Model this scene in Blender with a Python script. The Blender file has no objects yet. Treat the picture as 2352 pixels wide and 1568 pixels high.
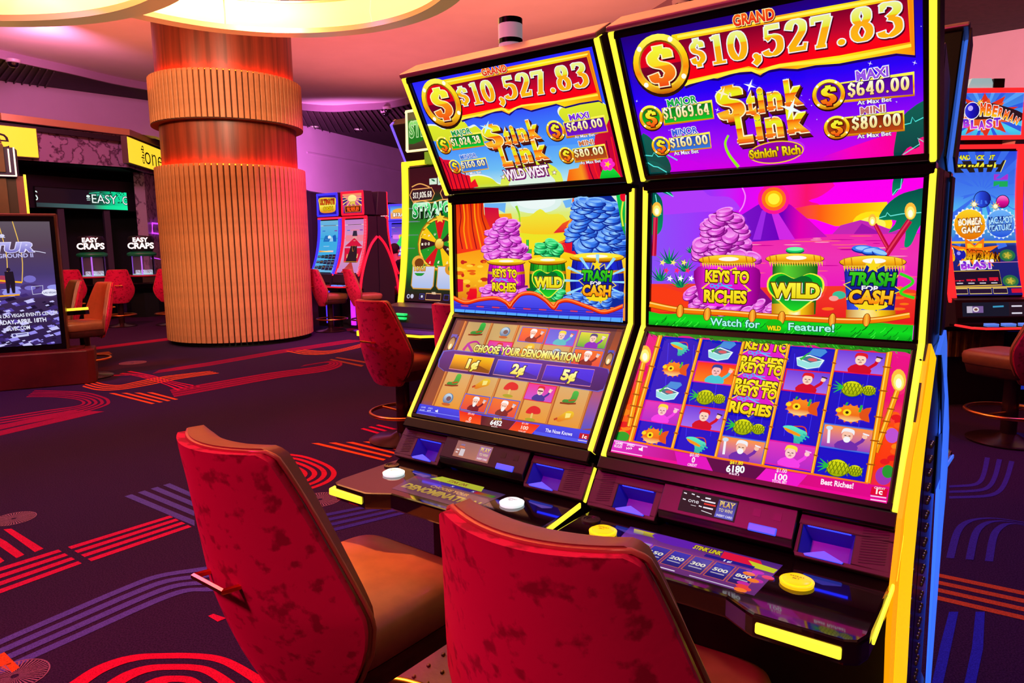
import bpy, bmesh, math, random
import numpy as np
from mathutils import Vector, Matrix
from mathutils.geometry import tessellate_polygon
random.seed(7)
S = bpy.context.scene
COL = S.collection
PI = math.pi
# ---------------------------------------------------------------- camera, world, exposure
FPX, PITCH, ROLL, CH = 1623.1, .1377, -.0127, 1.4135
IW, IH = 2352, 1568
_f = np.array([0, math.cos(PITCH), -math.sin(PITCH)]); _r = np.array([1., 0, 0]); _u = np.cross(_r, _f)
_c, _s = math.cos(ROLL), math.sin(ROLL)
CR, CU, CF = _c*_r+_s*_u, -_s*_r+_c*_u, _f
cam = bpy.data.cameras.new('camera'); camo = bpy.data.objects.new('camera', cam); COL.objects.link(camo)
M = Matrix.Identity(4)
for i in range(3):
    M[i][0] = CR[i]; M[i][1] = CU[i]; M[i][2] = -CF[i]
M[2][3] = CH
camo.matrix_world = M
cam.sensor_width = 36; cam.lens = FPX/IW*36; cam.clip_start = .02; cam.clip_end = 200
S.camera = camo
S.view_settings.view_transform = 'Standard'; S.view_settings.look = 'None'
S.view_settings.exposure = 0; S.view_settings.gamma = 1; S.view_settings.use_curve_mapping = False
S.cycles.use_denoising = True
S.cycles.max_bounces = 6; S.cycles.diffuse_bounces = 3; S.cycles.glossy_bounces = 3
S.cycles.sample_clamp_indirect = 4
def lin(c):
    out = []
    for v in c[:3]:
        v = v/255
        out.append(v/12.92 if v <= .04045 else ((v+.055)/1.055)**2.4)
    return out
W = bpy.data.worlds.new('world'); S.world = W; W.use_nodes = True
_b = W.node_tree.nodes['Background']; _b.inputs[0].default_value = (*lin((150, 70, 165)), 1); _b.inputs[1].default_value = .15
def lamp(name, kind, loc, power, col, size=.3, target=None, spot=None, blend=.6, sy=None):
    d = bpy.data.lights.new(name, kind); d.energy = power; d.color = lin(col)
    if kind == 'AREA':
        d.shape = 'DISK' if sy is None else 'RECTANGLE'; d.size = size
        if sy: d.size_y = sy
    else:
        d.shadow_soft_size = size
    if kind == 'SPOT':
        d.spot_size = spot; d.spot_blend = blend
    o = bpy.data.objects.new(name, d); COL.objects.link(o); o.location = loc
    t = Vector(target) if target else Vector(loc)-Vector((0, 0, 1))
    o.rotation_euler = (t-Vector(loc)).to_track_quat('-Z', 'Y').to_euler()
    return o
LIGHTS = [  # unseen coloured spots added to light each area, no fixtures built
    ('pink_fill', 'SPOT', (-3.4, -.9, 4.6), 900, (255, 20, 140), .3, (-.7, 1.0, .7), .9),
    ('pink_fill', 'SPOT', (-5.9, 4.9, 4.6), 480, (200, 60, 255), .3, (-3, 5.5, 0), 1.7),  # violet fill added for the carpet
    ('violet_fill', 'SPOT', (3.6, 3.0, 4.6), 300, (60, 50, 255), .3, (2.6, 2.6, 0), 1.3),
    ('amber_fill', 'SPOT', (-1.9, 3.2, 4.5), 1600, (255, 165, 60), .10, (-.44, 1.78, .6), .15),
    ('amber_fill', 'SPOT', (-2.2, 4.2, 4.5), 1150, (255, 225, 190), .4, (-4.1, 10.3, 1.4), .95),  # warm fill added for the column
    ('amber_fill', 'SPOT', (-6.3, 5.6, 4.5), 480, (255, 190, 140), .3, (-4.8, 10.3, 2.2), .9),
    ('rose_fill', 'SPOT', (-6.5, 9.0, 4.6), 900, (255, 80, 120), .3, (-7.2, 12.4, .6), 1.2),
    ('rose_fill', 'SPOT', (-1.6, 3.9, 4.6), 420, (255, 50, 80), .2, (-.8, 5.0, .8), .7),
    ('orange_fill', 'SPOT', (-5.9, 6.4, 4.5), 800, (255, 70, 40), .15, (-4.8, 7.8, .8), .35),
    ('magenta_fill', 'SPOT', (-1.2, 9.5, 4.6), 900, (255, 60, 200), .3, (-2.6, 12, .5), 1.2),
    ('mauve_fill', 'SPOT', (-7.6, 12.2, 4.9), 400, (255, 150, 215), .4, (-10.2, 16.4, 4.3), 2.0),
    ('mauve_wall_fill', 'SPOT', (-5, 18, 2.9), 1200, (240, 130, 225), .4, (-4, 24, 3.9), 2.2),
    ('mauve_wall_fill', 'SPOT', (5.5, 8.5, 2.6), 700, (255, 140, 190), .4, (7.2, 13, 4.4), 2.2),
    ('amber_fill', 'SPOT', (5.5, 9.0, 4.9), 900, (255, 180, 120), .3, (7.0, 13, 3.2), 1.6),
    ('rose_fill', 'SPOT', (4.6, 3.2, 4.6), 260, (255, 70, 90), .3, (3.6, 4.85, .8), .8),  # added so the red of the right stool shows
    ('white_fill', 'SPOT', (.6, -.6, 4.6), 120, (255, 210, 190), .4, (.35, 1.5, .9), .5),
]
for L_ in LIGHTS:
    lamp(L_[0], L_[1], L_[2], L_[3], L_[4], L_[5], L_[6], L_[7])
# unseen area lights added over the rings and below the tray to brighten it
for x_, y_, z_, r_, p_, c_ in ((-1.94, 5.45, 3.76, 2.6, 240, (255, 175, 105)), (-3.64, 3.7, 3.46, 3.2, 320, (255, 165, 100)),
                               (-7.0, 11.5, 3.6, 5., 75, (255, 135, 100)), (-2.6, 14.6, 3.6, 5., 75, (255, 125, 125)), (.4, 10.6, 3.6, 5., 90, (255, 140, 115)), (1.2, 6.5, 3.8, 4., 120, (255, 150, 95))):
    lamp('ceiling_fill', 'AREA', (x_, y_, z_), p_, c_, r_, (x_, y_, z_+1))
# ---------------------------------------------------------------- pixel helpers (design time placing)
def ray(x, y): return CF+CR*(x-IW/2)/FPX-CU*(y-IH/2)/FPX
def at_z(x, y, z=0.):
    d = ray(x, y); t = (z-CH)/d[2]; return Vector((d[0]*t, d[1]*t, z))
def at_y(x, y, Y):
    d = ray(x, y); t = Y/d[1]; return Vector((d[0]*t, Y, CH+d[2]*t))
# ---------------------------------------------------------------- materials
MATS = {}
def mat(name, col, rough=.5, metal=0., emit=None, es=1., spec=.5, noise=0., nscale=40., bump=0., coat=0., sample=True, dark=None, tint=None):
    if name in MATS: return MATS[name]
    m = bpy.data.materials.new(name); m.use_nodes = True; N = m.node_tree.nodes; L = m.node_tree.links
    b = N['Principled BSDF']
    b.inputs['Base Color'].default_value = (*lin(col), 1); b.inputs['Roughness'].default_value = rough
    b.inputs['Metallic'].default_value = metal; b.inputs['Specular IOR Level'].default_value = spec
    b.inputs['Coat Weight'].default_value = coat
    if emit:
        b.inputs['Emission Color'].default_value = (*lin(emit), 1); b.inputs['Emission Strength'].default_value = es
        if not sample: m.cycles.emission_sampling = 'NONE'
    if noise or bump:
        tc = N.new('ShaderNodeTexCoord'); nz = N.new('ShaderNodeTexNoise'); nz.inputs['Scale'].default_value = nscale; nz.inputs['Detail'].default_value = 4
        L.new(tc.outputs['Object'], nz.inputs['Vector'])
        if noise:
            rp = N.new('ShaderNodeValToRGB'); c = lin(col); d = lin(dark) if dark else [v*(1-noise) for v in c]
            rp.color_ramp.elements[0].position = .36; rp.color_ramp.elements[1].position = .62
            rp.color_ramp.elements[0].color = (*d, 1); rp.color_ramp.elements[1].color = (*c, 1)
            L.new(nz.outputs['Fac'], rp.inputs[0]); L.new(rp.outputs[0], b.inputs['Base Color'])
        if bump:
            bp = N.new('ShaderNodeBump'); bp.inputs['Strength'].default_value = bump; bp.inputs['Distance'].default_value = .004
            L.new(nz.outputs['Fac'], bp.inputs['Height']); L.new(bp.outputs[0], b.inputs['Normal'])
    MATS[name] = m
    return m
def attr_mat(name, emit=True, rough=.08, spec=.5, es=1., noise=False):
    if name in MATS: return MATS[name]
    m = bpy.data.materials.new(name); m.use_nodes = True; N = m.node_tree.nodes; L = m.node_tree.links
    b = N['Principled BSDF']; a = N.new('ShaderNodeAttribute'); a.attribute_name = 'col'
    b.inputs['Roughness'].default_value = rough; b.inputs['Specular IOR Level'].default_value = spec
    if emit:
        b.inputs['Base Color'].default_value = (.004, .004, .004, 1); b.inputs['Emission Strength'].default_value = es
        L.new(a.outputs['Color'], b.inputs['Emission Color']); m.cycles.emission_sampling = 'NONE'
    elif noise:
        tc = N.new('ShaderNodeTexCoord'); nz = N.new('ShaderNodeTexNoise'); nz.inputs['Scale'].default_value = 260; nz.inputs['Detail'].default_value = 3
        L.new(tc.outputs['Object'], nz.inputs['Vector'])
        mr = N.new('ShaderNodeMapRange'); mr.inputs[1].default_value = .3; mr.inputs[2].default_value = .7; mr.inputs[3].default_value = .55; mr.inputs[4].default_value = 1.25
        L.new(nz.outputs['Fac'], mr.inputs[0])
        vm = N.new('ShaderNodeVectorMath'); vm.operation = 'SCALE'
        L.new(a.outputs['Color'], vm.inputs[0]); L.new(mr.outputs[0], vm.inputs['Scale']); L.new(vm.outputs[0], b.inputs['Base Color'])
    else:
        L.new(a.outputs['Color'], b.inputs['Base Color'])
    MATS[name] = m
    return m
# ---------------------------------------------------------------- mesh builder
class MB:
    def __init__(s): s.v = []; s.f = []
    def add(s, vs, fs):
        k = len(s.v); s.v += [tuple(p) for p in vs]; s.f += [tuple(i+k for i in f) for f in fs]; return s
    def box(s, x0, x1, y0, y1, z0, z1):
        return s.add([(x0, y0, z0), (x1, y0, z0), (x1, y1, z0), (x0, y1, z0), (x0, y0, z1), (x1, y0, z1), (x1, y1, z1), (x0, y1, z1)],
                     [(0, 3, 2, 1), (4, 5, 6, 7), (0, 1, 5, 4), (1, 2, 6, 5), (2, 3, 7, 6), (3, 0, 4, 7)])
    def prism(s, pts, a, b, axis='x'):       # polygon pts in the two other axes, extruded a..b
        n = len(pts)
        def P(p, t):
            return (t, p[0], p[1]) if axis == 'x' else (p[0], t, p[1]) if axis == 'y' else (p[0], p[1], t)
        return s.add([P(p, a) for p in pts]+[P(p, b) for p in pts],
                     [tuple(range(n-1, -1, -1)), tuple(range(n, 2*n))]+[(i, (i+1) % n, n+(i+1) % n, n+i) for i in range(n)])
    def lathe(s, prof, n=24, c=(0, 0), a0=0., a1=2*PI):     # prof: (r, z)
        full = abs(a1-a0-2*PI) < 1e-6; m = n if full else n+1
        vs = [(c[0]+r*math.cos(a0+(a1-a0)*i/n), c[1]+r*math.sin(a0+(a1-a0)*i/n), z) for r, z in prof for i in range(m)]
        fs = [(j*m+i, j*m+(i+1) % m, (j+1)*m+(i+1) % m, (j+1)*m+i) for j in range(len(prof)-1) for i in range(n)]
        return s.add(vs, fs)
    def cyl(s, c, r, z0, z1, n=16):
        return s.lathe([(0, z0), (r, z0), (r, z1), (0, z1)], n, c)
    def tube(s, pts, r, n=8, closed=False, sq=1.):
        P = [Vector(p) for p in pts]; k = len(P); vs = []
        up0 = None
        for i, p in enumerate(P):
            a = P[(i-1) % k] if (closed or i > 0) else P[i]; b = P[(i+1) % k] if (closed or i < k-1) else P[i]
            t = (b-a).normalized()
            if up0 is None:
                up0 = Vector((0, 0, 1)) if abs(t.z) < .9 else Vector((1, 0, 0))
            sd = t.cross(up0).normalized(); up = sd.cross(t).normalized(); up0 = up
            for j in range(n):
                w = 2*PI*j/n+PI/n
                vs.append(p+sd*math.cos(w)*r+up*math.sin(w)*r*sq)
        fs = [(i*n+j, i*n+(j+1) % n, ((i+1) % k)*n+(j+1) % n, ((i+1) % k)*n+j) for i in range(k if closed else k-1) for j in range(n)]
        if not closed: fs += [tuple(range(n-1, -1, -1)), tuple((k-1)*n+j for j in range(n))]
        return s.add(vs, fs)
    def grid(s, fn, nu, nv):
        vs = [fn(i/nu, j/nv) for j in range(nv+1) for i in range(nu+1)]
        return s.add(vs, [(j*(nu+1)+i, j*(nu+1)+i+1, (j+1)*(nu+1)+i+1, (j+1)*(nu+1)+i) for j in range(nv) for i in range(nu)])
    def sphere(s, c, rx, ry=None, rz=None, n=12, m=8):
        ry = ry or rx; rz = rz or rx
        vs = [(c[0]+rx*math.sin(PI*j/m)*math.cos(2*PI*i/n), c[1]+ry*math.sin(PI*j/m)*math.sin(2*PI*i/n), c[2]+rz*math.cos(PI*j/m)) for j in range(m+1) for i in range(n)]
        return s.add(vs, [(j*n+i, (j+1)*n+i, (j+1)*n+(i+1) % n, j*n+(i+1) % n) for j in range(m) for i in range(n)])
    def xf(s, Mx): s.v = [tuple(Mx @ Vector(p)) for p in s.v]; return s
    def build(s, name, m, parent=None, smooth=None, bev=0, seg=2, loc=None, rot=None, fix=True):
        me = bpy.data.meshes.new(name); me.from_pydata(s.v, [], s.f)
        if fix:
            bm = bmesh.new(); bm.from_mesh(me); bmesh.ops.remove_doubles(bm, verts=bm.verts, dist=1e-6); bmesh.ops.recalc_face_normals(bm, faces=bm.faces); bm.to_mesh(me); bm.free()
        me.materials.append(m)
        if smooth:
            me.shade_smooth(); me.set_sharp_from_angle(angle=math.radians(smooth))
        o = bpy.data.objects.new(name, me); COL.objects.link(o)
        if bev:
            b = o.modifiers.new('bevel', 'BEVEL'); b.width = bev; b.segments = seg; b.limit_method = 'ANGLE'; b.angle_limit = .6
        if parent: o.parent = parent
        if loc: o.location = loc
        if rot: o.rotation_euler = rot
        return o
def thing(name, label, cat, loc=(0, 0, 0), rz=0., group=None):
    o = bpy.data.objects.new(name, None); COL.objects.link(o); o.empty_display_size = .1
    o.location = loc; o.rotation_euler = (0, 0, rz); return tag(o, label, cat, group)
def tag(o, label, cat, group=None, kind=None):
    o['label'] = label; o['category'] = cat
    if group: o['group'] = group
    if kind: o['kind'] = kind
    return o
def struct(o): o['kind'] = 'structure'; return o
def copy_tree(o, parent=None):
    c = o.copy(); COL.objects.link(c)
    if parent: c.parent = parent
    for ch in list(o.children): copy_tree(ch, c)
    return c
def share(o, parent, name, mx):              # another piece with the same mesh
    c = bpy.data.objects.new(name, o.data); COL.objects.link(c); c.parent = parent; c.matrix_local = mx
    for md in o.modifiers:
        n_ = c.modifiers.new(md.name, md.type)
        for a in ('width', 'segments', 'limit_method', 'angle_limit'): setattr(n_, a, getattr(md, a))
    return c
def spline(pts, n=8, closed=False):
    P = [np.array(p, float) for p in pts]; k = len(P); out = []
    for i in range(k if closed else k-1):
        p0 = P[(i-1) % k] if (closed or i > 0) else P[i]; p1 = P[i]; p2 = P[(i+1) % k]; p3 = P[(i+2) % k] if (closed or i+2 < k) else p2
        for j in range(n):
            t = j/n
            out.append(.5*((2*p1)+(-p0+p2)*t+(2*p0-5*p1+4*p2-p3)*t*t+(-p0+3*p1-3*p2+p3)*t**3))
    if not closed: out.append(P[-1])
    return [tuple(q) for q in out]
# ---------------------------------------------------------------- flat print / screen pictures
_glyph = {}
def text_tris(s, off=0., shear=0.):
    key = (s, off, shear)
    if key in _glyph: return _glyph[key]
    c = bpy.data.curves.new('t', 'FONT'); c.body = s; c.size = 1; c.offset = off; c.shear = shear; c.resolution_u = 3; c.fill_mode = 'FRONT'
    o = bpy.data.objects.new('t', c); COL.objects.link(o)
    dg = bpy.context.evaluated_depsgraph_get(); e = o.evaluated_get(dg); me = e.to_mesh(); me.calc_loop_triangles()
    V = np.array([v.co[:2] for v in me.vertices]).reshape(-1, 2); T = [tuple(t.vertices) for t in me.loop_triangles]
    e.to_mesh_clear(); bpy.data.objects.remove(o); bpy.data.curves.remove(c)
    tris = [V[list(t)] for t in T]
    bb = (V[:, 0].min(), V[:, 0].max()) if len(V) else (0, 1)
    _glyph[key] = (tris, bb)
    return _glyph[key]
CAP = .7
NIB = {  # stroke letters: list of (points, thick, thin, closed)
    '0': (.62, [('e', .31, .5, .2, .42)]),
    '1': (.46, [('l', [(.25, .97), (.25, .03)], 0), ('h', [(.06, .05), (.45, .05)]), ('h', [(.08, .88), (.25, .93)])]),
    '2': (.6, [('s', [(.1, .72), (.16, .88), (.31, .95), (.47, .85), (.47, .64), (.33, .4), (.13, .12)]), ('b', [(.07, .08), (.53, .08)]), ('h', [(.5, .08), (.53, .24)])]),
    '3': (.58, [('s', [(.1, .88), (.22, .95), (.42, .9), (.46, .74), (.26, .55)]), ('s', [(.26, .55), (.46, .45), (.49, .2), (.3, .04), (.12, .08), (.08, .18)]), ('h', [(.1, .95), (.1, .76)])]),
    '4': (.62, [('s', [(.38, .95), (.22, .6), (.06, .3)]), ('h', [(.05, .28), (.58, .28)]), ('l', [(.42, .97), (.42, .03)], 0), ('h', [(.28, .04), (.56, .04)])]),
    '5': (.58, [('b', [(.13, .91), (.5, .91)]), ('h', [(.14, .92), (.12, .55)]), ('s', [(.12, .54), (.28, .62), (.48, .5), (.48, .2), (.3, .04), (.12, .08), (.07, .18)])]),
    '6': (.62, [('s', [(.46, .84), (.36, .95), (.22, .9), (.12, .65), (.11, .34)]), ('e', .31, .29, .19, .23)]),
    '7': (.58, [('b', [(.06, .9), (.53, .9)]), ('l', [(.48, .9), (.24, .02)], 0), ('h', [(.07, .93), (.07, .74)]), ('h', [(.12, .04), (.38, .04)])]),
    '8': (.62, [('e', .31, .74, .15, .2), ('e', .31, .27, .19, .23)]),
    '9': (.62, [('s', [(.16, .16), (.26, .05), (.4, .1), (.5, .35), (.51, .66)]), ('e', .31, .71, .19, .23)]),
    '$': (.56, [('s', [(.46, .7), (.44, .84), (.27, .88), (.12, .74), (.18, .58), (.38, .46), (.46, .28), (.34, .13), (.14, .14), (.08, .3)]), ('l', [(.28, 1.04), (.28, .86)], 0), ('l', [(.28, .14), (.28, -.06)], 0)]),
    ',': (.3, [('d', .14, .07, .085), ('s', [(.18, .07), (.19, -.08), (.08, -.2)])]),
    '.': (.3, [('d', .15, .07, .095)]),
    ' ': (.3, []),
}
class Art:
    def __init__(s, w, h, corners, view=(0, 0, 1), step=2e-5):
        s.w, s.h, s.step = w, h, step; s.tri = []; s.lay = 0; s.stack = [np.eye(3)]
        s.view(*view)
        A = []; B = []
        for (x, y), (u, v) in zip(corners, ((0, 0), (w, 0), (w, h), (0, h))):
            A.append([x, y, 1, 0, 0, 0, -u*x, -u*y]); B.append(u); A.append([0, 0, 0, x, y, 1, -v*x, -v*y]); B.append(v)
        q = np.linalg.solve(np.array(A), np.array(B)); s.H = np.array([[q[0], q[1], q[2]], [q[3], q[4], q[5]], [q[6], q[7], 1]])
    def view(s, ox, oy, sc): s.vw = np.array([[1/sc, 0, ox], [0, 1/sc, oy], [0, 0, 1]])
    def push(s, cx, cy, sc=1., rot=0., sy=None):
        c, n = math.cos(rot), math.sin(rot); sy = sc if sy is None else sy
        s.stack.append(s.stack[-1] @ np.array([[c*sc, -n*sy, cx], [n*sc, c*sy, cy], [0, 0, 1]])); return s
    def pop(s): s.stack.pop()
    def m(s, p):
        q = s.H @ s.vw @ s.stack[-1] @ np.array([p[0], p[1], 1.]); return q[:2]/q[2]
    def mm(s, pts):
        P = np.column_stack([np.array(pts, float)[:, :2], np.ones(len(pts))]) @ (s.H @ s.vw @ s.stack[-1]).T; return P[:, :2]/P[:, 2:]
    def emit(s, tris, col, bb=None):       # tris: list of 3x2 arrays in mm
        s.lay += 1
        if not len(tris): return
        T = np.array(tris); stops = None
        if isinstance(col, tuple) and isinstance(col[0], str): ax = 0; stops = col[1]
        elif isinstance(col, list): ax = 1; stops = col
        polys = []
        if stops:
            a = T[..., ax].min() if bb is None else bb[0]; b = T[..., ax].max() if bb is None else bb[1]
            d = max(b-a, 1e-6)
            st = [(t, np.array(lin(c))) for t, c in stops]
            if st[0][0] > 0: st.insert(0, (0., st[0][1]))
            if st[-1][0] < 1: st.append((1., st[-1][1]))
            for t in T:
                for (t0, c0), (t1, c1) in zip(st[:-1], st[1:]):
                    if t1-t0 < 1e-6: continue
                    lo = a+t0*d if t0 > 0 else -1e9; hi = a+t1*d if t1 < 1 else 1e9
                    p = s._clip(s._clip(list(t), ax, lo, 1), ax, hi, -1)
                    if len(p) < 3: continue
                    polys.append((p, [c0+(c1-c0)*min(1, max(0, ((q[ax]-a)/d-t0)/(t1-t0))) for q in p]))
        else:
            c = np.array(lin(col))
            for t in T: polys.append((list(t), [c, c, c]))
        z = s.lay*s.step
        for p, c in polys:
            P = np.array(p)
            if P[:, 0].min() < 0 or P[:, 1].min() < 0 or P[:, 0].max() > s.w or P[:, 1].max() > s.h:
                E = [np.concatenate([q, k]) for q, k in zip(p, c)]
                E = s._clip(s._clip(s._clip(s._clip(E, 0, 0, 1), 0, s.w, -1), 1, 0, 1), 1, s.h, -1)
                if len(E) < 3: continue
                p = [e[:2] for e in E]; c = [e[2:] for e in E]
            for i in range(1, len(p)-1):
                s.tri.append((p[0], p[i], p[i+1], c[0], c[i], c[i+1], z))
    @staticmethod
    def _clip(p, ax, val, sg):
        out = []
        for i in range(len(p)):
            a, b = p[i], p[(i+1) % len(p)]; da, db = (a[ax]-val)*sg, (b[ax]-val)*sg
            if da >= 0: out.append(a)
            if (da >= 0) != (db >= 0): out.append(a+(b-a)*(da/(da-db)))
        return out
    def poly(s, pts, col, sm=0):
        if sm: pts = spline(pts, sm, True)
        P = s.mm(pts)
        s.emit([P[list(t)] for t in tessellate_polygon([[Vector((p[0], p[1], 0)) for p in P]])], col); return s
    def ell(s, cx, cy, rx, ry, col, rot=0., n=20):
        c, k = math.cos(rot), math.sin(rot)
        return s.poly([(cx+rx*math.cos(2*PI*i/n)*c-ry*math.sin(2*PI*i/n)*k, cy+rx*math.cos(2*PI*i/n)*k+ry*math.sin(2*PI*i/n)*c) for i in range(n)], col)
    def rect(s, x0, y0, x1, y1, col): return s.poly([(x0, y0), (x1, y0), (x1, y1), (x0, y1)], col)
    def full(s, col): s.emit([np.array([(0, 0), (s.w, 0), (s.w, s.h)]), np.array([(0, 0), (s.w, s.h), (0, s.h)])], col); return s
    def _strip(s, pts, wf, closed=False):
        P = np.array(pts, float); k = len(P); L = []; R = []
        for i in range(k):
            a = P[(i-1) % k] if (closed or i > 0) else P[i]; b = P[(i+1) % k] if (closed or i < k-1) else P[i]
            t = b-a; t = t/(np.hypot(*t)+1e-9); n = np.array([-t[1], t[0]]); h = wf(t, i/(k-1 if k > 1 else 1))/2
            L.append(P[i]+n*h); R.append(P[i]-n*h)
        out = []
        for i in range(k if closed else k-1):
            j = (i+1) % k; out += [np.array([L[i], R[i], R[j]]), np.array([L[i], R[j], L[j]])]
        return out
    def line(s, pts, w, col, sm=0, closed=False, taper=None):
        if sm: pts = spline(pts, sm, closed)
        tr = s._strip(pts, (lambda t, k: w) if taper is None else (lambda t, k: w+(taper-w)*k), closed)
        s.emit([s.mm(t) for t in tr], col); return s
    def frame(s, pts, w, col): return s.line(pts, w, col, closed=True)
    def star(s, cx, cy, r0, r1, n, col, rot=0., sy=1.):
        return s.poly([(cx+(r0 if i % 2 else r1)*math.cos(PI*i/n+rot), cy+sy*(r0 if i % 2 else r1)*math.sin(PI*i/n+rot)) for i in range(2*n)], col)
    def _place(s, a, b, h):
        A, B = s.m(a), s.m(b); mid = ((a[0]+b[0])/2, (a[1]+b[1])/2)
        hm = abs(s.m(mid)[1]-s.m((mid[0], mid[1]-h))[1]); d = B-A; L = np.hypot(*d); e = d/L
        return A, e, L, np.array([e[1], -e[0]]), hm
    def text(s, t, a, b, h, col, off=.02, out=None, shear=0., sh=None):
        A, e, L, u, hm = s._place(a, b, h); tr0, bb = text_tris(t, off, shear); sc = L/max(1e-6, bb[1]-bb[0]); sv = hm/CAP
        def put(tris, dx=0, dy=0): return [np.array([A+e*((p[0]-bb[0])*sc+dx)+u*(p[1]*sv+dy) for p in q]) for q in tris]
        if sh: s.emit(put(text_tris(t, off+(out[1] if out else 0), shear)[0], hm*.06, -hm*.08), sh)
        if out: s.emit(put(text_tris(t, off+out[1], shear)[0]), out[0])
        s.emit(put(tr0), col); return s
    def nib(s, t, a, b, h, col, thick=.17, thin=.07, out=None, sh=None, nx=.88):
        A, e, L, u, hm = s._place(a, b, h); wd = sum(NIB[c][0] for c in t); sc = L/wd
        def make(o):
            out_ = []; x = 0
            for c in t:
                wg, parts = NIB[c]
                for p in parts:
                    if p[0] == 'e':
                        pts = [(p[1]+p[3]*math.cos(2*PI*i/22), p[2]+p[4]*math.sin(2*PI*i/22)) for i in range(22)]; q = s._strip(pts, lambda d, k: abs(d[1])*thick+abs(d[0])*thin+2*o, True)
                    elif p[0] == 'd':
                        r = p[3]+o; q = [np.array([(p[1], p[2]), (p[1]+r*math.cos(2*PI*i/14), p[2]+r*math.sin(2*PI*i/14)), (p[1]+r*math.cos(2*PI*(i+1)/14), p[2]+r*math.sin(2*PI*(i+1)/14))]) for i in range(14)]
                    else:
                        pts = spline(p[1], 5) if p[0] == 's' else [np.array(v, float) for v in p[1]]
                        pts = [np.array(v) for v in pts]
                        if o:
                            d0 = pts[0]-pts[1]; d1 = pts[-1]-pts[-2]
                            pts = [pts[0]+d0/np.hypot(*d0)*o]+pts+[pts[-1]+d1/np.hypot(*d1)*o]
                        kd = p[0]
                        wf = (lambda d, k: thin*1.25+2*o) if kd == 'h' else (lambda d, k: thick*.78+2*o) if kd == 'b' else (lambda d, k: abs(d[1])*thick+abs(d[0])*thin+2*o)
                        q = s._strip(pts, wf)
                    out_ += [(z-np.array([wg/2, 0]))*np.array([nx, 1])+np.array([x+wg/2, 0]) for z in q]
                x += wg
            return out_
        def put(tris, dx=0, dy=0): return [np.array([A+e*(p[0]*sc+dx)+u*(p[1]*hm+dy) for p in q]) for q in tris]
        if sh: s.emit(put(make(out[1] if out else 0), hm*.03, -hm*.05), sh)
        if out: s.emit(put(make(out[1])), out[0])
        s.emit(put(make(0)), col); return s
    def build(s, name, m, parent, mx, back=True):
        n = len(s.tri); V = np.zeros((n*3, 3)); C = np.ones((n*3, 4))
        for i, t in enumerate(s.tri):
            for k in range(3):
                V[i*3+k] = (t[k][0]-s.w/2, s.h/2-t[k][1], t[6]); C[i*3+k, :3] = t[3+k]
        me = bpy.data.meshes.new(name); F = np.arange(n*3).reshape(-1, 3)
        A_ = V[F]; cr = np.cross(A_[:, 1]-A_[:, 0], A_[:, 2]-A_[:, 0])[:, 2]; F[cr < 0] = F[cr < 0][:, ::-1]
        me.from_pydata(V.tolist(), [], F.tolist())
        at = me.color_attributes.new('col', 'FLOAT_COLOR', 'POINT'); at.data.foreach_set('color', C.ravel())
        me.materials.append(m); o = bpy.data.objects.new(name, me); COL.objects.link(o)
        if parent: o.parent = parent
        o.matrix_local = mx
        return o
# ================================================================ ROOM
def Q(px, z=0.): return [at_z(x, y, z) for x, y in px]
wood_n = dict(noise=.45, nscale=3.)
CARPET = mat('carpet_pile', (56, 32, 72), .95, noise=.62, nscale=170., bump=.5, spec=.1)
fl = struct(MB().add([(-30, -8, 0), (30, -8, 0), (30, 45, 0), (-30, 45, 0)], [(0, 1, 2, 3)]).build('floor', CARPET))
# carpet motifs: woven stripes, arcs and spoked discs
class Fl:
    def __init__(s): s.v = []; s.f = []; s.c = []; s.n = 0
    def quad(s, p, col):
        s.n += 1; k = len(s.v); z = .0012+.00002*(s.n % 40)
        s.v += [(q[0], q[1], z) for q in p]; s.c += [lin(col)]*len(p); s.f.append(tuple(range(k, k+len(p))))
    def band(s, e1, e2, n, col, duty=.55, sm=0):
        A = [at_z(*p) for p in e1]; B = [at_z(*p) for p in e2]
        if sm: A = spline(A, sm); B = spline(B, sm)
        A = [np.array(a) for a in A]; B = [np.array(b) for b in B]; T = n-1+duty
        for i in range(n):
            t0, t1 = i/T, (i+duty)/T
            for j in range(len(A)-1):
                s.quad([A[j]+(B[j]-A[j])*t0, A[j+1]+(B[j+1]-A[j+1])*t0, A[j+1]+(B[j+1]-A[j+1])*t1, A[j]+(B[j]-A[j])*t1], col)
    def poly(s, px, col): s.quad([at_z(*p) for p in px], col)
    def disc(s, x, y, w, col, n=44):
        c = at_z(x, y); r = (at_z(x+w, y)-at_z(x-w, y)).length/2
        for i in range(n):
            a = 2*PI*i/n; b = a+2*PI/n*.5
            s.quad([(c.x+r*.12*math.cos(a), c.y+r*.12*math.sin(a)), (c.x+r*.93*math.cos(a), c.y+r*.93*math.sin(a)), (c.x+r*.93*math.cos(b), c.y+r*.93*math.sin(b)), (c.x+r*.12*math.cos(b), c.y+r*.12*math.sin(b))], col)
            b = a+2*PI/n
            s.quad([(c.x+r*.95*math.cos(a), c.y+r*.95*math.sin(a)), (c.x+r*math.cos(a), c.y+r*math.sin(a)), (c.x+r*math.cos(b), c.y+r*math.sin(b)), (c.x+r*.95*math.cos(b), c.y+r*.95*math.sin(b))], col)
F = Fl(); RED = (206, 20, 70); CRIM = (146, 18, 62); ORG = (226, 92, 30); BLU = (84, 78, 170); DKB = (58, 50, 150); ROSE = (150, 105, 130); BRO = (150, 70, 40)
F.band([(156, 1256), (390, 1184)], [(210, 1289), (440, 1210)], 4, (200, 22, 78))
F.band([(-60, 1322), (134, 1262)], [(-60, 1385), (188, 1294)], 4, (200, 22, 78))
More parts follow.
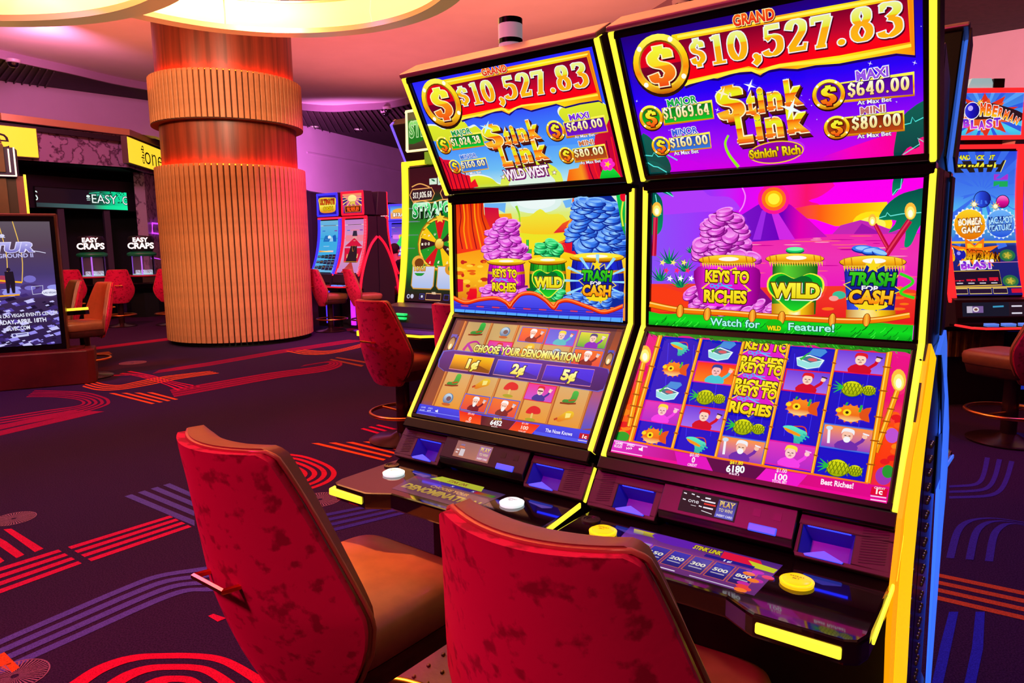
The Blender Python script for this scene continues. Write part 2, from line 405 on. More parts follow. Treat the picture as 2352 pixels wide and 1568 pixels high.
for q in ([(8, 1216), (26, 1214), (100, 1260), (80, 1268)], [(0, 1236), (0, 1255), (38, 1282), (56, 1274), (14, 1243)], [(-20, 1262), (-20, 1280), (0, 1294), (10, 1288)]): F.poly(q, RED)
F.band([(-60, 1498), (0, 1469), (120, 1417), (280, 1349), (360, 1320), (457, 1304), (560, 1290)], [(-10, 1555), (40, 1529), (200, 1457), (360, 1385), (433, 1360), (487, 1358), (570, 1345)], 4, BLU, .6, 4)
F.band([(286, 1140), (447, 1208)], [(390, 1110), (445, 1134)], 4, BLU)
F.band([(735, 1182), (900, 1150)], [(760, 1222), (930, 1180)], 4, DKB)
F.band([(610, 1040), (690, 1045), (750, 1065), (773, 1085), (760, 1105), (720, 1122), (675, 1132)], [(630, 1074), (655, 1078), (668, 1084), (672, 1089), (668, 1094), (658, 1098), (645, 1100)], 5, (196, 28, 56), .55, 5)
F.band([(60, 1640), (160, 1568), (224, 1529), (300, 1505), (380, 1500), (460, 1501), (520, 1511), (580, 1541), (640, 1580)], [(330, 1640), (340, 1600), (360, 1580), (385, 1568), (400, 1566), (420, 1567), (432, 1572), (450, 1590), (470, 1620)], 3, (216, 16, 62), .5, 5)
for q in ([(-10, 1485), (5, 1493), (45, 1533), (28, 1545), (-10, 1525)], [(615, 1575), (630, 1552), (662, 1551), (650, 1575)], [(675, 1575), (690, 1560), (715, 1560), (700, 1575)]): F.poly(q, ORG)
F.band([(478, 1415), (500, 1428)], [(490, 1410), (520, 1420)], 1, RED, .9)
F.band([(715, 1018), (880, 1058)], [(850, 1014), (930, 1034)], 4, ORG, .42)
F.band([(828, 985), (890, 1003)], [(870, 975), (930, 990)], 3, RED, .42)
F.band([(189, 888), (224, 896), (275, 895), (344, 884), (413, 870), (504, 857)], [(207, 872), (241, 882), (275, 884), (310, 877), (379, 864), (482, 852)], 4, ORG, .5, 5)
F.band([(235, 868), (300, 862), (370, 880), (410, 898)], [(300, 852), (350, 862), (400, 876), (465, 888)], 4, RED, .45, 4)
F.band([(250, 903), (348, 928)], [(350, 901), (410, 917)], 4, ORG, .45)
F.band([(400, 912), (510, 892), (640, 868), (750, 852), (786, 838), (770, 828), (700, 838)], [(390, 895), (500, 876), (620, 856), (720, 843), (755, 836), (745, 833), (690, 842)], 4, CRIM, .8, 4)
F.band([(350, 858), (480, 840), (640, 812), (840, 782)], [(365, 850), (480, 832), (630, 806), (800, 780)], 3, CRIM, .75)
F.band([(-40, 992), (100, 966), (200, 945), (245, 931), (253, 922), (240, 912), (190, 900), (80, 896)], [(-40, 965), (100, 943), (170, 933), (188, 927), (185, 921), (165, 916), (120, 912), (60, 912)], 5, CRIM, .55, 5)
F.band([(-40, 1010), (240, 945)], [(-40, 985), (160, 942)], 2, CRIM, .8)
F.band([(180, 808), (400, 780)], [(180, 802), (400, 774)], 1, CRIM, .9)
F.band([(183, 824), (258, 813)], [(183, 815), (250, 807)], 1, BRO, .9)
F.band([(655, 806), (700, 814), (760, 812), (840, 795)], [(700, 803), (740, 806), (780, 802), (835, 788)], 4, ORG, .45, 4)
F.band([(756, 826), (830, 842)], [(775, 820), (850, 832)], 2, BRO, .4)
F.band([(800, 760), (900, 745)], [(740, 745), (860, 728)], 3, CRIM, .6)
F.band([(2173, 1281), (2190, 1222), (2211, 1199), (2246, 1190), (2292, 1190), (2370, 1202)], [(2281, 1290), (2292, 1230), (2312, 1208), (2330, 1204), (2345, 1206), (2370, 1212)], 3, DKB, .42, 5)
F.band([(2140, 1570), (2160, 1480), (2180, 1405)], [(2235, 1600), (2258, 1490), (2262, 1405)], 2, (40, 50, 190), .35)
F.band([(2180, 1145), (2265, 1142), (2300, 1130), (2318, 1100), (2330, 1060)], [(2180, 1115), (2225, 1112), (2245, 1105), (2255, 1085), (2262, 1050)], 3, DKB, .42, 4)
F.band([(2150, 1316), (2380, 1364)], [(2150, 1377), (2380, 1431)], 4, (190, 86, 44), .5)
for x, y, w in ((735, 1147, 47), (32, 1191, 43), (34, 1553, 68), (305, 833, 27)): F.disc(x, y, w, ROSE)
me = bpy.data.meshes.new('carpet_pattern'); me.from_pydata(F.v, [], F.f)
at_ = me.color_attributes.new('col', 'FLOAT_COLOR', 'POINT'); at_.data.foreach_set('color', np.array([list(c)+[1] for c in F.c]).ravel())
bm = bmesh.new(); bm.from_mesh(me); bmesh.ops.recalc_face_normals(bm, faces=bm.faces)
for f_ in bm.faces:
    if f_.normal.z < 0: f_.normal_flip()
bm.to_mesh(me); bm.free()
me.materials.append(attr_mat('carpet_dyed_pile', False, .95, .1, noise=True))
cp = bpy.data.objects.new('carpet_pattern', me); COL.objects.link(cp); cp.parent = fl
# ---------------- ceilings
hole = [at_z(x, y, 5.0) for x, y in ((0, 130), (150, 163), (350, 205), (705, 250), (820, 250), (930, 238), (1180, 165), (1410, 82), (1560, 2))]
hole = [(p.x, p.y) for p in hole]+[(3.2, 8.6), (3.6, 5), (2.6, 1.2), (-1, -1.2), (-5, -1), (-9, 2.5), (-10.6, 8), (-10.3, 11.5)]
hole = spline(hole, 5, True)
outer = [(-30, -8), (30, -8), (30, 45), (-30, 45)]
tess = tessellate_polygon([[Vector((*p, 0)) for p in outer], [Vector((*p, 0)) for p in hole]])
allp = outer+hole
ceil = MB().add([(p[0], p[1], 5.0) for p in allp], [tuple(t) for t in tess]).add([(p[0], p[1], 5.35) for p in outer], [(0, 1, 2, 3)])
ceiling = struct(ceil.build('ceiling', mat('dark_ceiling_paint', (52, 26, 34), .7, noise=.5, nscale=9.)))
n_ = len(hole)
WHITE_P = mat('white_plaster', (236, 218, 222), .8, noise=.04, nscale=2., bump=.05)
struct(MB().add([(p[0], p[1], 4.97) for p in hole]+[(p[0], p[1], 5.13) for p in hole], [(i, (i+1) % n_, n_+(i+1) % n_, n_+i) for i in range(n_)]).add(
    [(p[0]*1.004, p[1]*1.004, 4.97) for p in hole]+[(p[0], p[1], 4.97) for p in hole], [(i, (i+1) % n_, n_+(i+1) % n_, n_+i) for i in range(n_)]).build('trim_1', mat('lilac_fascia', (150, 120, 144), .7), smooth=30))
tray = MB().add([(p[0], p[1], 5.13) for p in hole], [tuple(range(n_))]).build('tray_ceiling', WHITE_P, ceiling)
slat = None
SLM = mat('dark_slat', (66, 40, 46), .6, noise=.4, nscale=20.)
def in_hole(x, y):
    c = False; j = n_-1
    for i in range(n_):
        (x1, y1), (x2, y2) = hole[i], hole[j]
        if (y1 > y) != (y2 > y) and x < (x2-x1)*(y-y1)/(y2-y1)+x1: c = not c
        j = i
    return c
for a0, a1, st in ((128, 152, .7), (82, 105, .7), (12, 50, 1.)):
    a = a0
    while a < a1:
        w = math.radians(a); r = 2.
        while in_hole(-3+r*math.cos(w), 7+r*math.sin(w)): r += .1
        r += .1
        mx = Matrix.Translation((-3+r*math.cos(w), 7+r*math.sin(w), 4.985)) @ Matrix.Rotation(w, 4, 'Z')
        if slat is None:
            slat = MB().box(0, 3.6, -.012, .012, -.02, .012).build('ceiling_slat', SLM, ceiling); slat.matrix_local = mx
        else: share(slat, ceiling, 'ceiling_slat', mx)
        a += st
# ---------------- far walls: pale bulkhead over a dark lower wall
WP = [(-150, 165), (0, 185), (350, 232), (705, 290), (820, 318), (930, 345)]
WT = [at_z(x, y, 5.0) for x, y in WP]; WB = [4.3, 4.25, 4.16, 3.08, 3.0, 2.95]
WT = [Vector((-15, 11.5, 5))]+WT+[Vector((1.5, 30, 5)), Vector((9, 24, 5))]; WB = [4.3]+WB+[2.95, 2.95]
PAINT = mat('mauve_wall_paint', (226, 196, 226), .75, noise=.05, nscale=1.5)
def ribbon(mb, P, z0, z1, t=0.):
    n = len(P); return mb.add([(p.x, p.y, z) for p, z in zip(P, z0)]+[(p.x, p.y, z) for p, z in zip(P, z1)], [(i, i+1, n+i+1, n+i) for i in range(n-1)])
def inset(P, d): return [Vector((p.x*(1+d/p.length), p.y*(1+d/p.length), p.z)) for p in P]
wb = MB(); ribbon(wb, WT, WB, [5.0]*len(WT))
PC_w = Vector((-11.2, 24.5, 5)); PC_w2 = Vector((-9.0, 24.0, 5)); Wi = inset(WT, .5); n2 = len(WT)
wb.add([(p.x, p.y, z) for p, z in zip(WT, WB)]+[(p.x, p.y, z) for p, z in zip(Wi, WB)], [(i, i+1, n2+i+1, n2+i) for i in range(n2-1)])
wall_back = struct(wb.build('wall_back', PAINT, smooth=40))
Lw = [PC_w, PC_w2]+Wi[4:]
ribbon(MB(), Lw, [0]*len(Lw), [3.9, 3.7]+WB[4:]).build('wall_panel', mat('aubergine_wall', (54, 24, 58), .8, noise=.3, nscale=1.), wall_back)
ridge = [at_y(x, y, p.y-.05) for (x, y), p in zip(((705, 350), (820, 372), (930, 396)), WT[4:7])]
MB().tube(ridge, .035, 4).build('wall_ridge', PAINT, wall_back)
# gold cove under the left bulkhead
cove = [at_y(x, y, Y_-.12) for x, y, Y_ in ((-150, 250, 14.3), (0, 268, 15.45), (292, 304, 17.2), (380, 338, 19.9))]
GOLDP = mat('gold_cove', (236, 176, 110), .35, .3)
struct(MB().tube(cove, .10, 4).build('trim_2', GOLDP))
struct(MB().tube([p-Vector((0, .05, .17)) for p in cove], .07, 4).build('trim_3', mat('dark_bronze', (44, 18, 24), .5, .3)))
# right hand wall
WR = [Vector((4.5, 18.2, 5)), at_z(2157, 97, 5), at_z(2352, 65, 5), Vector((14, 9, 5))]
wr = MB(); ribbon(wr, WR, [3.95]*4, [5.0]*4); Wr2 = inset(WR, .4)
wr.add([(p.x, p.y, 3.95) for p in WR]+[(p.x, p.y, 3.95) for p in Wr2], [(i, i+1, 5+i, 4+i) for i in range(3)])
wall_right = struct(wr.build('wall_right', PAINT))
ribbon(MB(), Wr2, [0]*4, [3.95]*4).build('wall_panel', mat('peach_wall', (224, 150, 110), .7, noise=.1, nscale=2.), wall_right)
# the sides and back behind the camera
struct(MB().add([(-30, -8, 0), (30, -8, 0), (30, -8, 5), (-30, -8, 5)], [(0, 1, 2, 3)]).build('wall_front', mat('wine_wall', (92, 34, 60), .8, noise=.2, nscale=1.)))
struct(MB().add([(-30, -8, 0), (-30, 45, 0), (-30, 45, 5), (-30, -8, 5)], [(0, 1, 2, 3)]).build('wall_left', MATS['wine_wall']))
# ---------------- fluted column
CX, CY = -4.20, 10.95
d_ = math.hypot(CX, CY); 
col = thing('fluted_column', 'huge round column of ribbed orange wood with glowing red bands', 'column', (CX, CY, 0))
OAK = mat('ribbed_oak', (210, 138, 90), .55, noise=.16, nscale=9.)
NECK = mat('cherry_veneer', (150, 62, 38), .4, noise=.5, nscale=5.)
nk = MATS['cherry_veneer'].node_tree; tcn = [x for x in nk.nodes if x.type == 'TEX_COORD'][0]; nzn = [x for x in nk.nodes if x.type == 'TEX_NOISE'][0]
mpn = nk.nodes.new('ShaderNodeMapping'); mpn.inputs['Scale'].default_value = (3, 3, .12); nk.links.new(tcn.outputs['Object'], mpn.inputs['Vector']); nk.links.new(mpn.outputs[0], nzn.inputs['Vector'])
MB().lathe([(.955, .1), (.955, 5.2)], 96).build('neck', NECK, col, smooth=30)
MB().lathe([(.96, .0), (.99, .0), (.99, .12), (.96, .12)], 96).build('toe_recess', mat('black_matt', (12, 8, 12), .7), col, smooth=30)
BASEW = mat('grooved_backing', (70, 34, 18), .8)
MB().lathe([(1.02, .10), (1.035, .10), (1.035, 2.53), (1.02, 2.53), (.955, 2.50)], 96).build('rib_backing', BASEW, col, smooth=30)
MB().lathe([(.955, 3.15), (1.06, 3.15), (1.06, 3.16), (1.035, 3.16), (1.035, 3.79), (1.02, 3.79), (.955, 3.76)], 96).build('rib_backing', BASEW, col, smooth=30)
NR = 84
def rib(z0, z1):
    w = PI*1.06/NR*.78
    return MB().prism([(1.03, -w), (1.057, -w), (1.063, -w*.8), (1.064, 0), (1.063, w*.8), (1.057, w), (1.03, w)], z0, z1, 'z')
for z0, z1 in ((.07, 2.555), (3.165, 3.805)):
    rb = rib(z0, z1).build('rib', OAK, col, smooth=40)
    for i in range(1, NR): share(rb, col, 'rib', Matrix.Rotation(2*PI*i/NR, 4, 'Z'))
LEDR = mat('red_led', (60, 5, 0), .5, emit=(255, 74, 10), es=24)
for z in (2.54, 3.79):
    MB().lathe([(.965, z), (1.02, z), (1.02, z+.012), (.965, z+.012)], 96).build('glow_strip', LEDR, col, smooth=30)
# ---------------- ring chandeliers
DIFF = mat('lamp_diffuser', (255, 226, 170), .5, emit=(255, 216, 128), es=1.5)
RIM = mat('champagne_rim', (236, 190, 140), .3, .6, emit=(255, 190, 120), es=.25, sample=False)
def chandelier(cx, cy, R, z, h, label, n=10, ph=0.):
    t = thing('ring_chandelier', label, 'chandelier', (cx, cy, z), 0, 'ring lamps under the tray ceiling')
    for i in range(n):
        a0 = 2*PI*i/n+ph+.004; a1 = 2*PI*(i+1)/n+ph-.004
        MB().lathe([(R-.005, .05), (R-.03, h*.5), (R-.005, h), (R+.12, h), (R+.145, h*.5), (R+.12, .05), (R-.005, .05)], 18, (0, 0), a0, a1).build('diffuser_panel', DIFF, t, smooth=35)
    MB().lathe([(R-.02, 0), (R+.13, 0), (R+.13, .045), (R-.02, .045), (R-.02, 0)], 120).build('rim', RIM, t, smooth=35)
    MB().lathe([(R-.01, h+.002), (R+.12, h+.002), (R+.12, h+.02), (R-.01, h+.02), (R-.01, h+.002)], 120).build('rim', RIM, t, smooth=35)
    for i in range(4):
        a = PI/4+PI/2*i; x, y = (R+.05)*math.cos(a), (R+.05)*math.sin(a)
        MB().cyl((x, y), .006, h, 5.13-z, 6).build('cable', mat('steel_cable', (90, 70, 70), .4, .8), t)
    return t
chandelier(-1.935, 5.448, 1.563, 3.40, .27, 'glowing cream ring lamp hanging in front of the ribbed column', 7, math.radians(64))
chandelier(-3.636, 3.696, 1.869, 3.10, .27, 'glowing cream ring lamp cut by the upper left corner of the photo', 7, math.radians(62.8))
# ---------------- small ceiling fittings
DOME = mat('smoked_dome', (20, 12, 18), .05, .0, spec=.8)
for (x, y), zc, lb in (((1563, 8), 4.96, 'dark camera dome on the ceiling above the right slot machine'), ((885, 258), 4.96, 'dark camera dome on the dark ceiling left of the near machines'), ((30, 142), 4.96, 'camera dome on the dark ceiling in the upper left'), ((890, 246), 5.0, 'small white-rimmed camera dome at the edge of the tray ceiling')):
    p = at_z(x, y, zc); t = thing('camera_dome', lb, 'security camera', (p.x, p.y, 5.0), 0)
    MB().lathe([(.0, 0), (.13, 0), (.12, -.05), (.1, -.06)], 20).build('collar', mat('white_plastic', (200, 180, 190), .4), t, smooth=40)
    MB().lathe([(.1, -.05), (.09, -.1), (.06, -.14), (0, -.155)], 20).build('dome', DOME, t, smooth=60)
for (x, y), lb in (((722, 291), 'small round downlight in the dark ceiling right of the column'), ((823, 297), 'small round downlight in the dark ceiling above the far slot machines')):
    p = at_z(x, y, 4.99); t = thing('downlight', lb, 'ceiling light', (p.x, p.y, 5.0), 0)
    MB().lathe([(.0, -.008), (.09, -.008)], 16).build('lens', mat('lit_lens', (255, 220, 230), .4, emit=(255, 215, 225), es=1.0, sample=False), t)
    MB().lathe([(.09, 0), (.13, 0), (.13, -.02), (.09, -.015)], 16).build('trim_ring', MATS['white_plastic'], t, smooth=40)
# ---------------- portal with marble header, signs and ticker
MARB = mat('pink_marble', (206, 160, 186), .3, noise=.6, nscale=3.4, dark=(120, 70, 104), spec=.4)
rpm = [x for x in MARB.node_tree.nodes if x.type == 'VALTORGB'][0]; rpm.color_ramp.elements[0].position = .44; rpm.color_ramp.elements[1].position = .53; e_ = rpm.color_ramp.elements.new(.49); e_.color = (*lin((96, 54, 80)), 1); rpm.color_ramp.elements[0].color = (*lin((196, 150, 178)), 1)
PA, PB_ = at_z(-90, 273, 4.05), at_z(290, 312, 4.05); PC = at_z(372, 345, 4.05); PD = PC+(PC-PB_).normalized()*2.
def slab(mb, a, b, z0, z1, t=.25):        # wall piece between two plan points, thickness going away
    d = (b-a); n = Vector((-d.y, d.x, 0)).normalized()
    if n.dot(a) < 0: n = -n
    q = [a, b, b+n*t, a+n*t]
    return mb.add([(p.x, p.y, z) for z in (z0, z1) for p in q], [(3, 2, 1, 0), (4, 5, 6, 7), (0, 1, 5, 4), (1, 2, 6, 5), (2, 3, 7, 6), (3, 0, 4, 7)])
port = thing('marble_portal', 'pink veined marble portal over the dark gaming room on the left', 'doorway', (0, 0, 0))
slab(slab(MB(), PA, PB_, 3.32, 4.05), PB_, PD, 3.32, 4.05).build('header', MARB, port)
pe = at_y(338, 500, (PB_+(PC-PB_)*.45).y); pe.z = 0
dcd = (PC-PB_).normalized(); dcd.z = 0
slab(MB(), pe, pe+dcd*2.6, 0, 3.32).build('pier', MARB, port)
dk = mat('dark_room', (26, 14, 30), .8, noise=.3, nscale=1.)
aw = Vector((-.47, .88, 0)); aw2 = Vector((PB_-PA).normalized()); n_w = Vector((-aw2.y, aw2.x, 0)); n_w = n_w if n_w.dot(PA) > 0 else -n_w
A2 = PA+n_w*1.6-aw2*3; B2 = pe+n_w*1.6+aw2*2; A2.z = B2.z = 0
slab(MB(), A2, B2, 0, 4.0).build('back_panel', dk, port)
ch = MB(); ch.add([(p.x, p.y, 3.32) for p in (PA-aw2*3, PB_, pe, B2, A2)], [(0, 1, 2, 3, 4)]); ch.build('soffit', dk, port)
MULL = mat('grey_mullion', (70, 52, 74), .5)
Af, Bf = PA+n_w*.5, pe+n_w*.5; Af.z = Bf.z = 0
Yf = lambda x: None
def on_line(x, a, b):                      # where pixel column x meets the plan line a-b
    d = ray(x, 560); d = np.array([d[0], d[1]]); e = np.array([b.x-a.x, b.y-a.y]); s_ = np.linalg.solve(np.column_stack([d, -e]), np.array([a.x, a.y])); return Vector((d[0]*s_[0], d[1]*s_[0], 0))
for x in (40, 145, 250):
    p = on_line(x, Af, Bf); MB().box(-.07, .07, -.05, .05, 0, 2.55).build('mullion', MULL, port, loc=p, rot=(0, 0, math.atan2(aw2.y, aw2.x)))
slab(MB(), on_line(-60, Af, Bf), on_line(345, Af, Bf), 2.36, 3.1, .1).build('fascia_board', mat('ticker_board', (38, 20, 34), .5), port)
# sign boxes
YEL = mat('sign_yellow', (255, 224, 60), .4, emit=(255, 222, 50), es=.95)
INK = mat('sign_ink', (46, 34, 26), .5)
def sign(a, b, z0, z1, words, label, dx=0.):
    d = (b-a); n = Vector((d.y, -d.x, 0)).normalized(); n = n if n.dot(a) < 0 else -n
    L = d.length; t = thing('sign_box', label, 'sign', (*(a+n*.14).xy, 0), math.atan2(d.y, d.x))
    MB().box(0, L, 0, .13, z0, z1).build('box', mat('sign_case', (120, 84, 60), .5), t)
    MB().box(.02, L-.02, -.012, .0, z0+.02, z1-.02).build('face', YEL, t)
    for wd, x, z, h, rot, sx in words:
        tris, bb = text_tris(wd, -.008 if h > .25 else .012)
        mb = MB(); w = bb[1]-bb[0]; sc = h/CAP
        for q in tris:
            p3 = []
            for p in q:
                u, v = (p[0]-bb[0])*sc*sx, p[1]*sc
                if rot: u, v = -v, u
                p3.append((x+u, -.016, z+v))
            mb.add(p3, [(0, 1, 2)])
        mb.build('lettering', INK, t, fix=False)
    return t
e0, e1 = on_line(-150, PA, PB_), on_line(106, PA, PB_)
L_e = (e1-e0).length; xe = (on_line(2, PA, PB_)-e0).length
sign(e0, e1, 3.36, 4.0, [('on', xe-.95, 3.5, .5, 0, 1), ('e', xe, 3.5, .50, 0, 1.1)], 'backlit yellow sign ending in a thin letter e, left end of the marble')
c0, c1 = on_line(297, PB_, PC), on_line(376, PB_, PC)
Lc = (c1-c0).length
sign(c0, c1, 3.38, 4.0, [('club', Lc*.415, 3.47, .20, 1, .95), ('one', Lc*.43, 3.49, .46, 0, 1.4)], 'backlit yellow sign reading club one beside the ribbed column')
# ticker
tk0, tk1 = on_line(92, Af-n_w*.06, Bf-n_w*.06), on_line(299, Af-n_w*.06, Bf-n_w*.06)
tkz = 2.36
tt = thing('led_ticker', 'green and black message ticker with white capitals over the craps machines', 'screen', (*tk0.xy, 0), math.atan2((tk1-tk0).y, (tk1-tk0).x))
Lk = (tk1-tk0).length
MB().box(0, Lk, -.02, .04, 2.36, 2.84).build('case', mat('black_gloss', (8, 6, 10), .2), tt)
a = Art(Lk, .44, ((0, 0), (588, 0), (588, 122), (0, 122)))
a.full(('h', [(0, (24, 12, 22)), (.55, (30, 14, 26)), (.7, (20, 90, 70)), (.82, (16, 200, 140)), (1, (20, 240, 165))]))
a.rect(0, 96, 588, 122, ('h', [(0, (40, 60, 66)), (.6, (70, 110, 110)), (.75, (20, 220, 150)), (1, (20, 245, 165))]))
rnd = random.Random(3)
for i in range(60):
    x = 420+rnd.random()*168; y = rnd.random()*80; a.poly([(x, y), (x+rnd.random()*14, y-5), (x+rnd.random()*10, y+8)], (6, 40, 34))
for k in range(5): a.line([(330+k*22, 20+k*6), (400+k*18, 10+k*10)], 4, (60, 230, 180))
a.text('EASY', (345, 82), (515, 82), 58, (235, 250, 245), .0, ((10, 40, 34), .05)); a.text('C', (555, 84), (592, 84), 58, (235, 250, 245), .0, ((10, 40, 34), .05))
a.text('S', (-12, 82), (12, 82), 60, (235, 250, 245), .0); a.ell(322, 40, 12, 9, (220, 240, 235)); a.line([(310, 56), (336, 54)], 4, (190, 220, 215)); a.line([(312, 66), (334, 64)], 4, (190, 220, 215))
SCREEN = attr_mat('lit_screen')
a.build('display', SCREEN, tt, Matrix.Translation((Lk/2, -.021, 2.60)) @ Matrix.Rotation(PI/2, 4, 'X'))
# neon squares on the marble pier
NEON = mat('violet_neon', (200, 60, 255), .4, emit=(206, 70, 255), es=1.2, sample=False)
npo = thing('neon_outline', 'violet neon rectangles on the marble pier behind the ribbed column', 'neon light', (0, 0, 0))
for x0, y0, x1, y1 in ((350, 512, 384, 535), (352, 592, 371, 618)):
    q = [on_line(x, pe, pe+dcd*2.6) for x in (x0, x1)]
    pts = [at_y(x0, y0, q[0].y-.05), at_y(x1, y0+4, q[1].y-.05), at_y(x1, y1+4, q[1].y-.05), at_y(x0, y1, q[0].y-.05)]
    MB().tube(pts, .02, 5, True).build('neon_tube', NEON, npo)
# ================================================================ SLOT MACHINES (near pair)
ZM = 1.37
BLK = mat('black_plastic', (16, 11, 14), .35, noise=.3, nscale=60.)
BLKG = mat('black_gloss', (8, 6, 10), .12)
DARKM = mat('dark_bronze_metal', (48, 31, 31), .45)
SATIN = mat('satin_aluminium', (206, 170, 160), .32, .55)
YLED = mat('yellow_led', (255, 240, 60), .4, emit=(255, 243, 60), es=1.1)
CLED = mat('blue_led', (60, 110, 240), .4, emit=(64, 118, 245), es=.8)
BLUEIN = mat('blue_glow', (20, 30, 255), .4, emit=(26, 40, 255), es=4.5)
BLUELIP = mat('blue_lip', (60, 80, 255), .4, emit=(60, 84, 255), es=1.0, sample=False)
DEEPB = mat('recess_plastic', (70, 70, 210), .3)
GRILL = mat('grille_mesh', (40, 26, 28), .5)
def frame_mx(cy, cz, t):
    X = Vector((1, 0, 0)); U = Vector((0, math.sin(t), math.cos(t))); N_ = Vector((0, -math.cos(t), math.sin(t)))
    m_ = Matrix.Identity(4)
    for i in range(3): m_[i][0] = X[i]; m_[i][1] = U[i]; m_[i][2] = N_[i]
    m_[0][3], m_[1][3], m_[2][3] = 0, cy, cz+ZM
    return m_
SW, SH = .598, .336
F_TOP, F_MAIN, F_LOW = frame_mx(-.0995, .3569, -.4993), frame_mx(0, 0, 0), frame_mx(-.1059, -.3241, .6078)
PT = math.atan2(.053, .073); F_PAN = frame_mx(-.212, -.505, PT); F_DECK = frame_mx(-.37, -.5915, PI/2)
def rim(mb, x0, x1, y0, y1, a0, a1, b0, b1, z0, z1):   # rectangular frame outer x,y with hole a,b
    mb.box(x0, x1, y0, b0, z0, z1); mb.box(x0, x1, b1, y1, z0, z1); mb.box(x0, a0, b0, b1, z0, z1); mb.box(a1, x1, b0, b1, z0, z1); return mb
def slot_machine(X, Y, yaw, label, arts, led, button, beacon=True, side=0, full=True):
    t = thing('slot_machine', label, 'slot machine', (X, Y, 0), yaw, 'tall triple-screen slot machines')
    def B(mb, name, m, mx=None, par=None, **k):
        o = mb.build(name, m, par or t, **k)
        if par is None: o.matrix_local = mx if mx is not None else Matrix.Translation((0, 0, ZM))
        return o
    # cabinet body
    prof = [(.015, .19), (.015, -.17), (-.19, -.455), (-.10, -.56), (-.12, -.60), (-.12, -1.37), (.145, -1.37), (.145, .19)]
    B(MB().prism(prof, -.318, .318), 'cabinet', BLK)
    B(MB().prism([(.03, .40), (.145, .455), (.145, .19), (.0, .19)], -.305, .305), 'topper_spine', BLK)
    # three screens with bezels
    for nm, Fm, d in (('topper', F_TOP, .06), ('feature_screen', F_MAIN, .03), ('reel_screen', F_LOW, .05)):
        bz = rim(MB(), -.309, .309, -.181, .181, -SW/2, SW/2, -SH/2, SH/2, -.004, .007).box(-.309, .309, -.181, .181, -d, -.004)
        o = B(bz, nm, BLKG, Fm, bev=.003)
        if arts: arts[nm].build('display', SCREEN, o, Matrix.Translation((0, 0, -.0035)))
        for sx in (-1, 1):
            xa, xb = sorted((sx*.3095, sx*.3215))
            B(MB().box(xa, xb, -.182, .182, -.022, .011), 'light_strip', led, Fm, bev=.003)
            xa, xb = sorted((sx*.3215, sx*.326)); B(MB().box(xa, xb, -.182, .182, -.06, .002), 'edge_trim', DARKM, Fm)
    B(MB().box(-.322, .322, .1825, .196, -.07, .014), 'topper_lip', SATIN, F_TOP, bev=.004)
    B(MB().box(-.322, .322, -.215, -.182, -.07, .012), 'screen_lip', BLKG, F_LOW, bev=.004)
    B(MB().box(-.32, .32, -.012, .03, .17, .196), 'groove_bar', BLKG, bev=.004)
    # button panel below the screens
    B(MB().prism([(-.155, -.50), (-.195, -.592), (-.05, -.60), (-.05, -.45), (-.15, -.46)], -.325, .325), 'panel_core', BLK)
    for x0, x1, h0, h1 in ((-.327, -.152, -.262, -.167), (.15, .327, .156, .252)):
        o = B(rim(MB(), x0, x1, -.094, .004, h0, h1, -.085, -.026, -.045, .006), 'note_acceptor', DARKM, F_PAN, bev=.002)
        MB().add([(h0, -.085, .004), (h1, -.085, .004), (h1, -.026, .004), (h0, -.026, .004), (h0+.012, -.08, -.04), (h1-.012, -.08, -.04), (h1-.012, -.045, -.04), (h0+.012, -.045, -.04)],
                 [(0, 1, 5, 4), (1, 2, 6, 5), (2, 3, 7, 6), (3, 0, 4, 7), (4, 5, 6, 7)]).build('recess', DEEPB, o)
        MB().box(h0+.008, h1-.008, -.0285, -.0265, -.035, .003).build('glow_bar', BLUEIN, o)
        c = (h0+h1)/2
        MB().prism([(h0+.012, -.086), (c, -.073), (h1-.012, -.086), (h1-.014, -.089), (h0+.014, -.089)], .001, .012, 'z').build('note_lip', BLUELIP, o)
        g0, g1 = (x0+.018, h0-.012) if x0 < 0 else (h1+.012, x1-.018)
        gr = MB(); k = 0
        while k < 14:
            y = -.078+k*.0052; gr.add([(g0, y, .0075), (g1, y+.006, .0075), (g1, y+.0085, .0075), (g0, y+.0025, .0075)], [(0, 1, 2, 3)]); k += 1
        g = gr.build('speaker_grille', GRILL, o); g['kind'] = 'stuff'
    o = B(MB().prism([(.006, -.02), (.018, -.014), (.018, .074), (.004, .088), (-.03, .088), (-.03, -.02)], -.147, .145).xf(Matrix(((1, 0, 0, 0), (0, 0, -1, .006), (0, 1, 0, 0), (0, 0, 0, 1)))), 'card_unit', BLK, F_PAN, bev=.002)
    if arts:
        arts['card'].build('card_screen', SCREEN, o, Matrix.Translation((-.038, -.036, .0188)))
        MB().box(.055, .112, -.068, -.052, .016, .0215).build('card_slot', BLUELIP, o, bev=.002)
        for x in (.058, .1): MB().box(x, x+.016, -.036, -.02, .0165, .0185).build('sensor', mat('sensor_black', (14, 8, 10), .3), o)
    # deck
    dk_ = [(-.325, -.2), (-.325, -.475), (-.316, -.503), (-.295, -.515), (-.18, -.517), (-.165, -.51), (-.12, -.482), (.09, -.482), (.135, -.51), (.15, -.517), (.295, -.515), (.316, -.503), (.325, -.475), (.325, -.2)]
    o = B(MB().prism(dk_, -.636, -.592, 'z'), 'deck', mat('deck_glass', (22, 13, 16), .06, coat=.6, spec=.8), bev=.006)
    if arts: arts['deck'].build('deck_print', SCREEN, t, F_DECK)
